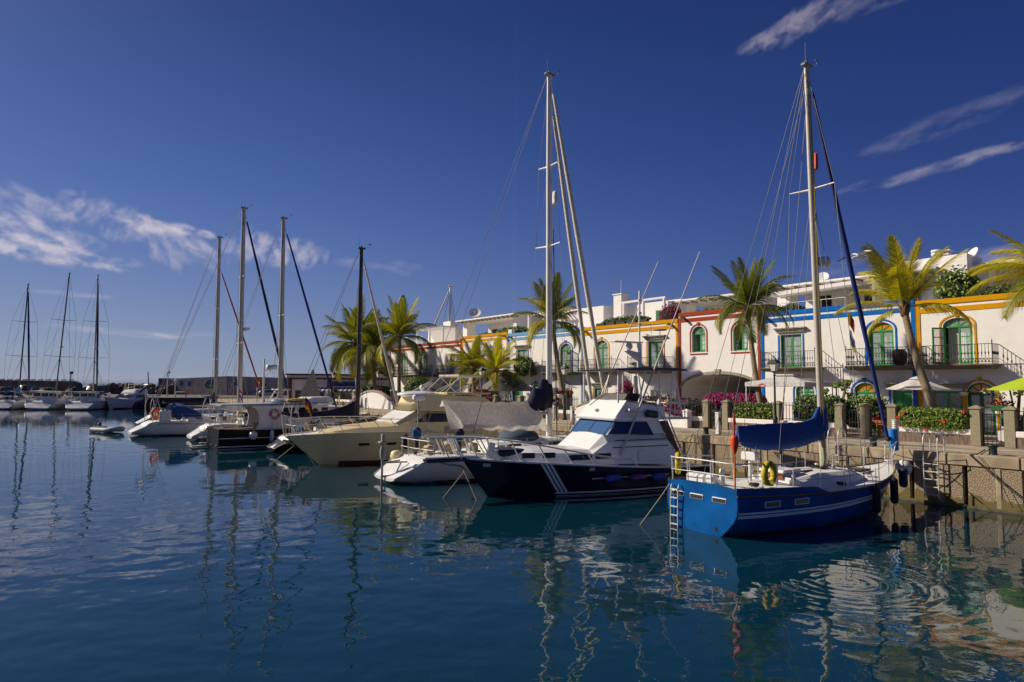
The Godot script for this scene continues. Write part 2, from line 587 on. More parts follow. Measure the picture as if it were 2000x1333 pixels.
func water() -> void:
	# a sheet that is finest where the camera looks, with real ripples
	var rs := PackedFloat32Array([0.4, 2.0, 4.0, 5.5])
	var r := 6.5
	while r < 230.0:
		rs.append(r)
		r *= 1.0062
	rs.append_array([240, 270, 330, 450, 700, 1200, 2000, 3400])
	var an := PackedFloat32Array()
	var a := -PI
	while a < PI - 0.001:
		an.append(a)
		a += 0.0036 if absf(a) < 0.86 else 0.05
	var f1 := FastNoiseLite.new()
	f1.seed = 4
	f1.frequency = 0.78
	f1.fractal_octaves = 2
	f1.fractal_gain = 0.42
	f1.fractal_lacunarity = 2.3
	var f2 := FastNoiseLite.new()
	f2.seed = 9
	f2.frequency = 0.035
	f2.fractal_octaves = 2
	var f3 := FastNoiseLite.new()
	f3.seed = 15
	f3.frequency = 2.4
	f3.fractal_octaves = 2
	var nr := rs.size()
	var na := an.size()
	var h := PackedFloat32Array()
	var pts := PackedVector3Array()
	pts.resize(nr * na)
	h.resize(nr * na)
	for i in nr:
		var rr := rs[i]
		var fade := smoothstep(235.0, 120.0, rr) * smoothstep(3.0, 7.0, rr)
		for j in na:
			var x := rr * sin(an[j])
			var z := -rr * cos(an[j])
			var y := 0.0
			if fade > 0.0 and absf(an[j]) < 0.9:
				var breeze := clampf(0.75 + 1.1 * f2.get_noise_2d(x, z), 0.25, 1.5)
				# the open water on the left is livelier than the lee of the boats
				breeze *= lerpf(0.95, 1.4, smoothstep(6.0, -14.0, x + 0.25 * (rr - 14.0)))
				var xs := x * 0.8 - z * 0.25
				var zs := z + x * 0.2
				y = f1.get_noise_2d(xs, zs) * 0.0057 * breeze + f3.get_noise_2d(x * 0.8, z) * 0.0018 * breeze
				# rings spreading from a fish's rise
				var dr := Vector2(x - 7.0, z + 14.3).length()
				if dr < 4.0:
					y += sin(dr * 21.0) * 0.0028 * smoothstep(3.4, 0.4, dr) * smoothstep(0.0, 0.3, dr)
				y *= fade
			pts[i * na + j] = Vector3(x, y, z)
	var nor := PackedVector3Array()
	nor.resize(nr * na)
	var idx := PackedInt32Array()
	for i in nr:
		for j in na:
			var up := Vector3.UP
			if i > 0 and i < nr - 1:
				var e := pts[i * na + (j + 1) % na] - pts[i * na + (j + na - 1) % na]
				var d := pts[(i + 1) * na + j] - pts[(i - 1) * na + j]
				up = e.cross(d).normalized()
				if up.y < 0:
					up = -up
			nor[i * na + j] = up
	for i in nr - 1:
		for j in na:
			var b := i * na + j
			var d := i * na + (j + 1) % na
			idx.append_array([b, d + na, d, b, b + na, d + na])
	# the disc under the camera's feet
	var base := pts.size()
	pts.append(Vector3.ZERO)
	nor.append(Vector3.UP)
	for j in na:
		idx.append_array([base, j, (j + 1) % na])
	var arr := []
	arr.resize(Mesh.ARRAY_MAX)
	arr[Mesh.ARRAY_VERTEX] = pts
	arr[Mesh.ARRAY_NORMAL] = nor
	arr[Mesh.ARRAY_INDEX] = idx
	var me := ArrayMesh.new()
	me.add_surface_from_arrays(Mesh.PRIMITIVE_TRIANGLES, arr)
	var wm := mat("water", 0.002, 0.029, 0.047, 0.012, {"spec": 0.5, "relief": noise_tex("ripple", 61, 0.03, 0.0, 1.0, 3), "world": true, "scale": 0.28, "depth": 0.06})
	tag(put("water", me, wm), "rippled blue harbour water", "water", "", "structure")

func rock_ring(g: G, o: Vector3, r: float, sd: int) -> void:
	var rn := RandomNumberGenerator.new()
	rn.seed = sd
	var p := PackedVector3Array()
	var idx := PackedInt32Array()
	for i in 5:
		for j in 7:
			var e := PI * i / 4.0
			var a := TAU * j / 7.0
			var k := r * rn.randf_range(0.7, 1.15)
			p.append(o + Vector3(sin(e) * cos(a) * k, -cos(e) * k * 0.7, sin(e) * sin(a) * k))
	for i in 4:
		for j in 7:
			var a := i * 7 + j
			var b := i * 7 + (j + 1) % 7
			idx.append_array([a, b + 7, b, a, a + 7, b + 7])
	g.add(p, idx)

func setting() -> void:
	water()
	# quay: one solid body of land carrying the promenade and the houses
	var land := qthing("quay", "concrete quay with a rough recessed wall and a pale cap course", "quay", 0, 0, 0)
	tag(land, "", "", "", "structure")
	var g := G.new()
	g.box(Vector3(-40, -1.1, -66.9), Vector3(150, 5.64, 80.2))      # top at 1.72, face at -26.8
	obj("body", g, M.quaydark, land)
	g = G.new()
	g.box(Vector3(-40, 1.76, -29.3), Vector3(150, 0.076, 5.3))      # promenade, top 1.798
	obj("promenade", g, M.concrete, land)
	g = G.new()
	g.box(Vector3(-40, 1.765, -69.2), Vector3(150, 0.08, 74.4))
	obj("courtyard", g, mat("court", 0.45, 0.37, 0.28, 0.9, {"tex": T.stain, "scale": 0.3}), land)
	# cap course, one block after another
	var caps := []
	for k in 4:
		var c := G.new()
		c.cham(Vector3(0, 0, 0), Vector3(2.38 - 0.01 * (k % 2), 0.41, 0.62), 0.035)
		caps.append(c.mesh())
	for i in 46:
		var b := put("cap_block", caps[i % 4], M.cap, land)
		b.position = Vector3(1.2 - i * 2.4, 1.615 + 0.004 * ((i * 7) % 3 - 1), -26.89 + 0.006 * ((i * 5) % 3))
	# wall panels between recessed slots, ribs on them, weed near the water
	var pg := G.new()
	pg.cham(Vector3(0, 0, 0), Vector3(1.56, 1.9, 0.2), 0.02)
	var panel := pg.mesh()
	var rg := G.new()
	rg.cham(Vector3(0, 0, 0), Vector3(0.16, 1.36, 0.06), 0.02)
	var rib := rg.mesh()
	var wg := G.new()
	var weeds := []
	for v in 5:
		wg = G.new()
		var edge := PackedVector2Array([Vector2(0.78, -0.3), Vector2(-0.78, -0.3)])
		for i in 15:
			edge.append(Vector2(-0.78 + 1.56 * i / 14.0, 0.12 + 0.1 * sin(i * 0.9 + v * 2.0) + rng.randf_range(-0.06, 0.1)))
		edge.reverse()
		wg.prism(edge, -0.012, 0.012)
		weeds.append(wg.mesh())
	for i in 60:
		var x := 0.55 - i * 1.7
		put("wall_panel", panel, M.quaywall, land).position = Vector3(x, 0.455, -26.72)
		put("wall_rib", rib, M.quayrib, land).position = Vector3(x + 0.12, 0.72, -26.62)
		put("weed_band", weeds[(i * 3) % 5], M.algae, land).position = Vector3(x, 0.2, -26.61)
	g = G.new()
	g.cham(Vector3(-40, 0.02, -26.55), Vector3(118, 0.14, 0.22), 0.03)
	obj("ledge", g, M.ledge, land)
	# iron rubbing strip joints on the promenade
	g = G.new()
	for u in [27.75, 29.3]:
		g.box(Vector3(-40, 1.8015, -u), Vector3(118, 0.003, 0.05))
	obj("paving_joint", g, mat("joint", 0.14, 0.11, 0.08, 0.95), land)
	# the mole on the left with its car park, retaining walls and rocks
	var mole := Node3D.new()
	mole.name = numbered("mole")
	add_child(mole)
	tag(mole, "long harbour mole carrying a car park", "mole", "", "structure")
	var pl := PackedVector2Array([Vector2(-260, -108), Vector2(-86, -110.5), Vector2(-58, -113.5), Vector2(-40, -122), Vector2(-24, -104), Vector2(-14, -178), Vector2(-260, -178)])
	var body := G.new()
	var p3 := PackedVector3Array()
	var ix := PackedInt32Array()
	for y in [-2.0, 1.6]:
		for a in pl:
			p3.append(Vector3(a.x, y, a.y))
	var tr := Geometry2D.triangulate_polygon(pl)
	var k := pl.size()
	for i in range(0, tr.size(), 3):
		ix.append_array([tr[i] + k, tr[i + 1] + k, tr[i + 2] + k])
	for i in k:
		ix.append_array([i, (i + 1) % k, (i + 1) % k + k, i, (i + 1) % k + k, i + k])
	body.add(p3, ix, false, false)
	obj("quay_face", body, M.quaydark, mole)
	var top := G.new()
	p3 = PackedVector3Array()
	for a in pl:
		p3.append(Vector3(a.x, 1.6, a.y))
	for a in pl:
		p3.append(Vector3(a.x, 1.8, a.y))
	ix = PackedInt32Array()
	for i in range(0, tr.size(), 3):
		ix.append_array([tr[i] + k, tr[i + 1] + k, tr[i + 2] + k])
	for i in k:
		ix.append_array([i, (i + 1) % k, (i + 1) % k + k, i, (i + 1) % k + k, i + k])
	top.add(p3, ix, false, false)
	obj("pavement", top, M.asphalt, mole)

func wall_run(pts: Array, thick: float, m: Material, parent: Node3D, called: String) -> void:
	# pts: Vector3(x, top, z); panels from the mole's pavement up
	for i in pts.size() - 1:
		var a: Vector3 = pts[i]
		var b: Vector3 = pts[i + 1]
		var d := Vector3(b.x - a.x, 0, b.z - a.z)
		var nn := Vector3(-d.z, 0, d.x).normalized() * thick
		var g := G.new()
		var r := []
		for e in [a, b]:
			var o := Vector3(e.x, 1.8, e.z)
			var tp := Vector3(e.x, e.y, e.z)
			r.append(PackedVector3Array([o - nn, o + nn, tp + nn, tp - nn]))
		g.loft(r, true, true, false)
		obj(called, g, m, parent)

# ---------------------------------------------------------------- houses

func arc(cx: float, ys: float, hw: float, ah: float, k := 14) -> PackedVector2Array:
	# a half ellipse from right to left
	var p := PackedVector2Array()
	for i in k + 1:
		var a := PI * i / k
		p.append(Vector2(cx + hw * cos(a), ys + ah * sin(a)))
	return p

func band(g: G, inner: PackedVector2Array, outer: PackedVector2Array, z0: float, z1: float) -> void:
	for i in inner.size() - 1:
		g.prism(PackedVector2Array([inner[i], outer[i], outer[i + 1], inner[i + 1]]), z0, z1)

var pane_mesh := {}
func pane(parent: Node3D, x0: float, y0: float, x1: float, y1: float, z: float, m: Material, b := Basis.IDENTITY, o := Vector3.ZERO) -> void:
	if x1 - x0 < 0.03 or y1 - y0 < 0.03:
		return
	var key := "%.2f %.2f" % [x1 - x0, y1 - y0]
	if not pane_mesh.has(key):
		var g := G.new()
		g.box(Vector3.ZERO, Vector3(x1 - x0, y1 - y0, 0.006))
		pane_mesh[key] = g.mesh()
	var p := put("pane", pane_mesh[key], m, parent)
	p.transform = Transform3D(b, o + b * Vector3((x0 + x1) / 2, (y0 + y1) / 2, z))

func leaf_frame(g: G, parent: Node3D, w: float, h: float, rows: int, b: Basis, o: Vector3, cols := 1) -> void:
	# one glazed leaf hinged at x = 0, drawn in its own axes b at o
	var st := 0.085
	var t := Transform3D(b, o)
	var old := g.t
	g.t = old * t
	g.cham(Vector3(st / 2, h / 2, 0), Vector3(st, h, 0.05), 0.008)
	g.cham(Vector3(w - st / 2, h / 2, 0), Vector3(st, h, 0.05), 0.008)
	g.cham(Vector3(w / 2, st * 0.7, 0), Vector3(w - 2 * st, st * 1.4, 0.046), 0.008)
	g.cham(Vector3(w / 2, h - st / 2, 0), Vector3(w - 2 * st, st, 0.046), 0.008)
	var y0 := st * 1.4
	var dy := (h - st * 2.4) / rows
	for i in range(1, rows):
		g.box(Vector3(w / 2, y0 + dy * i, 0), Vector3(w - 2 * st, 0.045, 0.04))
	for i in rows:
		pane(parent, st, y0 + dy * i + (0.022 if i > 0 else 0.0), w - st, y0 + dy * (i + 1) - (0.022 if i < rows - 1 else 0.0), 0.0, M.glass, old.basis * b, old * o)
	g.t = old

func curtain(parent: Node3D, x0: float, x1: float, y0: float, y1: float, z: float, m: Material) -> void:
	var g := G.new()
	var rings := []
	var k := int((x1 - x0) / 0.035) + 2
	for i in k + 1:
		var x := lerpf(x0, x1, float(i) / k)
		var zz := z + 0.022 * sin(i * 1.9) + 0.012 * sin(i * 0.7)
		rings.append(PackedVector3Array([Vector3(x, y0, zz), Vector3(x, y1, zz * 0.5 + z * 0.5)]))
	g.loft(rings, false, false)
	obj("curtain", g, m, parent)

func opening(house: Node3D, op: Dictionary, trim: Material) -> void:
	# a window or door with its frame, panes, curtain and painted surround; house axes, z = 0 is the wall's face
	var x: float = op.x
	var w: float = op.w
	var y0: float = op.y
	var h: float = op.h
	var ah: float = op.get("arch", 0.0)
	var hw := w / 2
	var ys := y0 + h - ah
	var door: bool = op.get("door", true)
	var o := Node3D.new()
	o.name = "door" if door else "window"
	house.add_child(o, true)
	var g := G.new()
	var m: Material = op.get("paint", M.green)
	var zf := -0.17
	var fr := 0.07
	g.cham(Vector3(x - hw + fr / 2, (y0 + ys) / 2, zf), Vector3(fr, ys - y0, 0.1), 0.01)
	g.cham(Vector3(x + hw - fr / 2, (y0 + ys) / 2, zf), Vector3(fr, ys - y0, 0.1), 0.01)
	g.cham(Vector3(x, ys - fr / 2, zf + 0.003), Vector3(w - 2 * fr, fr * 1.3, 0.1), 0.01)
	if not door:
		g.cham(Vector3(x, y0 + fr / 2, zf + 0.003), Vector3(w - 2 * fr, fr, 0.1), 0.01)
	if ah > 0:
		band(g, arc(x, ys, hw - fr, ah - fr), arc(x, ys, hw, ah), zf - 0.05, zf + 0.05)
		var hub := Vector2(x, ys)
		g.prism(arc(x, ys, 0.12, 0.1, 6), zf - 0.04, zf + 0.035)
		for a in ([40, 65, 90, 115, 140] if not door else [45, 90, 135]):
			var d := Vector2(cos(deg_to_rad(a)) * (hw - fr * 0.5), sin(deg_to_rad(a)) * (ah - fr * 0.5))
			var e := d.normalized().orthogonal() * 0.022
			g.prism(PackedVector2Array([hub - e, hub + e, hub + d + e, hub + d - e]), zf - 0.02, zf + 0.025)
		var fan := G.new()
		fan.prism(arc(x, ys, hw - fr, ah - fr), zf - 0.006, zf)
		obj("fanlight", fan, M.amber if op.get("amber", false) else M.glass, o)
	var lw := (w - 2 * fr) / 2
	var lh := ys - y0 - fr * 0.9 - (0.0 if door else fr)
	var yb := y0 + (0.02 if door else fr)
	var rows: int = op.get("rows", 3)
	var la: float = op.get("left_open", 0.0)
	var ra: float = op.get("right_open", 0.0)
	if not op.get("solid", false):
		leaf_frame(g, o, lw, lh, rows, Basis(Vector3.UP, -la), Vector3(x - hw + fr, yb, zf + (0.12 if la != 0 else 0.0)))
		leaf_frame(g, o, lw, lh, rows, Basis(Vector3.UP, PI + ra), Vector3(x + hw - fr, yb, zf + (0.12 if ra != 0 else 0.0)))
		if op.get("drape", 1) == 1:
			curtain(o, x - hw + 0.1, x - 0.02, y0 + 0.02, ys - 0.03, -0.42, M.curtain)
			curtain(o, x + 0.03, x + hw - 0.1, y0 + 0.02, ys - 0.03, -0.4, M.curtain)
		elif op.drape == 2:
			curtain(o, x + 0.05, x + hw - 0.1, y0 + 0.02, ys - 0.03, -0.4, M.curtain)
	else:
		for k in 2:
			g.cham(Vector3(x + (k - 0.5) * lw, yb + lh / 2, zf), Vector3(lw - 0.01, lh, 0.05), 0.01)
			for r in 3:
				g.cham(Vector3(x + (k - 0.5) * lw, yb + lh * (0.2 + 0.3 * r), zf + 0.03), Vector3(lw * 0.66, lh * 0.22, 0.03), 0.012)
	obj("frame", g, m, o)
	# painted surround
	g = G.new()
	var gap := 0.085
	var bw := 0.10
	if ah > 0:
		for sd in [-1, 1]:
			g.cham(Vector3(x + sd * (hw + gap + bw / 2), (y0 + ys) / 2, 0.014), Vector3(bw, ys - y0, 0.032), 0.006)
		var aa := arc(x, ys, hw + gap, ah + gap, 16)
		var bb := arc(x, ys, hw + gap + bw, ah + gap + bw, 16)
		band(g, aa.slice(0, 8), bb.slice(0, 8), -0.002, 0.03)
		band(g, aa.slice(9, 17), bb.slice(9, 17), -0.002, 0.03)
		g.prism(PackedVector2Array([Vector2(x - 0.075, ys + ah + gap - 0.03), Vector2(x + 0.075, ys + ah + gap - 0.03), Vector2(x + 0.13, ys + ah + gap + bw + 0.1), Vector2(x - 0.13, ys + ah + gap + bw + 0.1)]), -0.002, 0.05)
		if not door:
			g.cham(Vector3(x, y0 - gap - bw / 2, 0.016), Vector3(w + 2 * gap + 2 * bw, bw, 0.036), 0.006)
		obj("surround", g, trim, house)
	elif op.get("cornice", false):
		for sd in [-1, 1]:
			g = G.new()
			g.cham(Vector3(x + sd * (hw + gap + bw / 2 - 0.02), y0 + h / 2, 0.014), Vector3(bw, h, 0.032), 0.006)
			obj("surround", g, trim, house)
		g = G.new()
		var cy := y0 + h + 0.13
		g.cham(Vector3(x, cy + 0.05, 0.06), Vector3(w + 0.42, 0.1, 0.14), 0.015)
		g.cham(Vector3(x, cy + 0.15, 0.09), Vector3(w + 0.54, 0.09, 0.2), 0.02)
		g.cham(Vector3(x, cy + 0.25, 0.13), Vector3(w + 0.7, 0.1, 0.28), 0.02)
		obj("cornice", g, M.lintel, house)

var baluster_mesh: ArrayMesh
var scroll_mesh: ArrayMesh
var finial_mesh: ArrayMesh

func balcony(house: Node3D, x0: float, x1: float, y: float, dep := 1.1, bars := true) -> void:
	if baluster_mesh == null:
		var g := G.new()
		g.lathe([Vector2(0, 0), Vector2(0.011, 0), Vector2(0.011, 0.42), Vector2(0.03, 0.5), Vector2(0.03, 0.54), Vector2(0.011, 0.62), Vector2(0.011, 0.96), Vector2(0, 0.96)], 5)
		baluster_mesh = g.mesh()
		g = G.new()
		var ring := []
		for i in 9:
			ring.append(Vector3(0.055 * cos(TAU * i / 8), 0.13 + 0.075 * sin(TAU * i / 8), 0))
		g.tube(ring, 0.011, 4, false)
		g.box(Vector3(0, 0.23, 0), Vector3(0.06, 0.03, 0.03))
		scroll_mesh = g.mesh()
		g = G.new()
		g.lathe([Vector2(0, 0), Vector2(0.022, 0), Vector2(0.022, 1.0), Vector2(0.012, 1.03), Vector2(0.04, 1.08), Vector2(0.03, 1.12), Vector2(0.008, 1.15), Vector2(0.006, 1.24), Vector2(0, 1.25)], 6)
		finial_mesh = g.mesh()
	var b := Node3D.new()
	b.name = "balcony"
	house.add_child(b, true)
	b.position = Vector3(0, y, 0)
	var g := G.new()
	var old := G.new()
	# the slab: a moulded edge all the way round
	var prof := [[0.0, 0.0], [0.0, -0.07], [0.03, -0.1], [0.06, -0.13], [0.18, -0.24]]
	var rings := []
	for p in prof:
		var i: float = p[0]
		rings.append(PackedVector3Array([Vector3(x0 + i, p[1], 0.0), Vector3(x1 - i, p[1], 0.0), Vector3(x1 - i, p[1], dep - i), Vector3(x0 + i, p[1], dep - i)]))
	g.loft(rings, true, true, false)
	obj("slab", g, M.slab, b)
	g = G.new()
	var zr := dep - 0.09
	for yy in [0.1, 0.26, 0.97]:
		var t: float = 0.03 if yy > 0.5 else 0.018
		g.box(Vector3((x0 + x1) / 2, yy, zr), Vector3(x1 - x0 - 0.12, t, t))
		for sx in [x0 + 0.06, x1 - 0.06]:
			g.box(Vector3(sx, yy, zr / 2), Vector3(t, t, zr))
	obj("railing", g, M.iron, b)
	for sx in [x0 + 0.06, x1 - 0.06]:
		put("finial_post", finial_mesh, M.iron, b).position = Vector3(sx, 0, zr)
	var k := int((x1 - x0 - 0.12) / 0.145)
	for i in range(1, k):
		put("baluster", baluster_mesh, M.iron, b).position = Vector3(lerpf(x0 + 0.06, x1 - 0.06, float(i) / k), 0.005, zr)
	for sx in [x0 + 0.06, x1 - 0.06]:
		for i in range(1, 7):
			put("baluster", baluster_mesh, M.iron, b).position = Vector3(sx, 0.005, zr * i / 7.0)
	for i in k:
		put("scroll", scroll_mesh, M.iron, b).position = Vector3(lerpf(x0 + 0.06, x1 - 0.06, (i + 0.5) / k), 0.005, zr)

func front_wall(g: G, w: float, y0: float, y1: float, ops: Array, th: float) -> void:
	# a storey of wall with its openings left free
	var xs := 0.0
	for op in ops:
		var l: float = op.x - op.w / 2
		var r: float = op.x + op.w / 2
		if l > xs:
			g.box(Vector3((xs + l) / 2, (y0 + y1) / 2, -th / 2), Vector3(l - xs, y1 - y0, th))
		if op.y > y0 + 0.01:
			g.box(Vector3(op.x, (y0 + op.y) / 2, -th / 2), Vector3(op.w, op.y - y0, th))
		var ah: float = op.get("arch", 0.0)
		var ys: float = op.y + op.h - ah
		var pl := PackedVector2Array([Vector2(r, y1), Vector2(l, y1)])
		if ah > 0:
			var a := arc(op.x, ys, op.w / 2, ah, 20)
			for i in range(a.size() - 1, -1, -1):
				pl.append(a[i])
		else:
			pl.append_array([Vector2(l, ys), Vector2(r, ys)])
		g.prism(pl, -th, 0.0)
		xs = r
	if xs < w:
		g.box(Vector3((xs + w) / 2, (y0 + y1) / 2, -th / 2), Vector3(w - xs, y1 - y0, th))

func house(label: String, s0: float, s1: float, top: float, paint: Material, lower: Array, upper: Array, o := {}) -> Node3D:
	var h := qthing("town_house", label, "house", s0, 1.8, 39.4, "painted houses along the quay")
	var w := s1 - s0
	var dep := 9.0
	var fl := 3.3
	var g := G.new()
	var deep: float = o.get("deep", 0.35)
	front_wall(g, w, 0.0, fl, lower, deep)
	front_wall(g, w, fl, top - 0.02, upper, 0.35)
	obj("front_wall", g, M.wall, h)
	g = G.new()
	g.box(Vector3(w / 2, top / 2 - 0.2, -dep), Vector3(w, top - 0.4, 0.3))
	for sx in [0.12, w - 0.12]:
		g.box(Vector3(sx, top / 2 - 0.2, -dep / 2 - 0.18), Vector3(0.22, top - 0.4, dep - 0.4))
	obj("rear_wall", g, M.wall, h)
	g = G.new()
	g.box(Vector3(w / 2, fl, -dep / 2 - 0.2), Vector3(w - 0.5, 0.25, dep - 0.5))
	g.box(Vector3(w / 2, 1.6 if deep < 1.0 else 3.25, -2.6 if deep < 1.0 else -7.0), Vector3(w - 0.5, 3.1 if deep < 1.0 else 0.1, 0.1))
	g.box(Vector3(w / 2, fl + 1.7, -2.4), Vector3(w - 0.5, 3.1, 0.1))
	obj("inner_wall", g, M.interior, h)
	g = G.new()
	g.box(Vector3(w / 2, top - 0.55, -dep / 2 - 0.15), Vector3(w - 0.46, 0.24, dep - 0.3))
	obj("roof", g, M.wall, h)
	# painted edging: a capping, a second band, a strip down each party line
	g = G.new()
	g.cham(Vector3(w / 2, top - 0.14, -0.13), Vector3(w, 0.28, 0.38), 0.012)
	g.cham(Vector3(w / 2, top - 0.57, 0.012), Vector3(w - 0.38, 0.27, 0.036), 0.008)
	g.cham(Vector3(0.1, (top - 0.28) / 2, 0.014), Vector3(0.196, top - 0.284, 0.04), 0.008)
	g.cham(Vector3(w - 0.1, (top - 0.28) / 2, 0.014), Vector3(0.196, top - 0.284, 0.04), 0.008)
	obj("painted_edging", g, paint, h)
	for sx in o.get("spouts", [0.42]):
		g = G.new()
		g.tube([Vector3(sx, top - 0.36, -0.05), Vector3(sx, top - 0.38, 0.55)], [0.085, 0.1], 9)
		obj("water_spout", g, M.lintel, h)
	for op in lower + upper:
		if not op.get("bare", false):
			opening(h, op, op.get("trim", paint))
	for b in o.get("balconies", []):
		balcony(h, b[0], b[1], 3.56)
	return h

func roof_room(h: Node3D, x0: float, x1: float, y0: float, y1: float, z: float, over: float, open := true) -> void:
	# a flat-roofed garden room on the roof: piers, a set-back glazed wall, a thin slab on beam ends
	var g := G.new()
	var d := 4.0
	g.box(Vector3(x0 + 0.45, (y0 + y1) / 2, z - 0.7), Vector3(0.9, y1 - y0, 1.2))
	g.box(Vector3((x0 + x1) / 2, (y0 + y1) / 2, z - d), Vector3(x1 - x0, y1 - y0, 0.25))
	g.box(Vector3(x1 - 0.3, (y0 + y1) / 2, z - d / 2), Vector3(0.6, y1 - y0, d - 0.3))
	obj("terrace_wall", g, M.wall, h)
	g = G.new()
	g.cham(Vector3((x0 + x1) / 2, y1 + 0.09, z - d / 2 + 0.1), Vector3(x1 - x0 + over * 2, 0.16, d + over * 2), 0.03)
	obj("terrace_roof", g, M.wall, h)
	var bg := G.new()
	bg.cham(Vector3(0, 0, 0), Vector3(0.14, 0.14, over + 0.5), 0.02)
	var bm := bg.mesh()
	var k := int((x1 - x0) / 0.8)
	for i in k + 1:
		put("beam_end", bm, M.lintel, h).position = Vector3(lerpf(x0, x1, float(i) / k), y1 - 0.07, z + over / 2 - 0.1)
	if open:
		g = G.new()
		for i in 3:
			var xx := lerpf(x0 + 1.4, x1 - 1.6, i / 2.0)
			g.cham(Vector3(xx, y0 + 1.05, z - d + 0.16), Vector3(1.1, 2.0, 0.06), 0.01)
		obj("terrace_window", g, M.tinted, h)

func dish(h: Node3D, at: Vector3, r: float, turn: float) -> void:
	var g := G.new()
	g.t = Transform3D(Basis(Vector3.UP, turn) * Basis(Vector3.RIGHT, 1.0), at + Vector3(0, r * 1.1, 0))
	var pr := []
	for i in 7:
		var q := r * i / 6.0
		pr.append(Vector2(q, q * q / r * 0.28))
	for i in 7:
		var q := r * (6 - i) / 6.0
		pr.append(Vector2(q, q * q / r * 0.28 + 0.025))
	g.lathe(pr, 18)
	g.tube([Vector3(0, 0.1, r * 0.9), Vector3(0, r * 0.8, r * 0.35)], 0.02, 5)
	g.cham(Vector3(0, r * 0.8, r * 0.3), Vector3(0.1, 0.1, 0.16))
	g.t = Transform3D.IDENTITY
	g.tube([at, at + Vector3(0, r * 1.1, 0)], 0.04, 6)
	obj("satellite_dish", g, M.plastic, h)

func pergola(h: Node3D, x0: float, x1: float, y0: float, y1: float, z0: float, z1: float) -> void:
	var g := G.new()
	var k := maxi(2, int((x1 - x0) / 2.4))
	for i in k + 1:
		for z in [z0, z1]:
			var x := lerpf(x0 + 0.15, x1 - 0.15, float(i) / k)
			g.cham(Vector3(x, (y0 + y1) / 2, z), Vector3(0.22, y1 - y0, 0.22), 0.02)
	for z in [z0, z1]:
		g.cham(Vector3((x0 + x1) / 2, y1 + 0.1, z), Vector3(x1 - x0, 0.2, 0.2), 0.02)
	obj("pergola_frame", g, M.wall, h)
	var bg := G.new()
	bg.cham(Vector3.ZERO, Vector3(0.1, 0.16, absf(z0 - z1) + 0.9), 0.015)
	var bm := bg.mesh()
	var n2 := int((x1 - x0) / 0.5)
	for i in n2 + 1:
		put("pergola_beam", bm, M.wall, h).position = Vector3(lerpf(x0 + 0.1, x1 - 0.1, float(i) / n2), y1 + 0.28, (z0 + z1) / 2)

func glass_rail(h: Node3D, x0: float, x1: float, y: float, z: float) -> void:
	var g := G.new()
	g.tube([Vector3(x0, y + 0.55, z), Vector3(x1, y + 0.55, z)], 0.022, 5)
	var k := maxi(2, int((x1 - x0) / 1.2))
	for i in k + 1:
		var x := lerpf(x0, x1, float(i) / k)
		g.tube([Vector3(x, y - 0.3, z), Vector3(x, y + 0.55, z)], 0.015, 5)
	obj("roof_railing", g, M.steel, h)

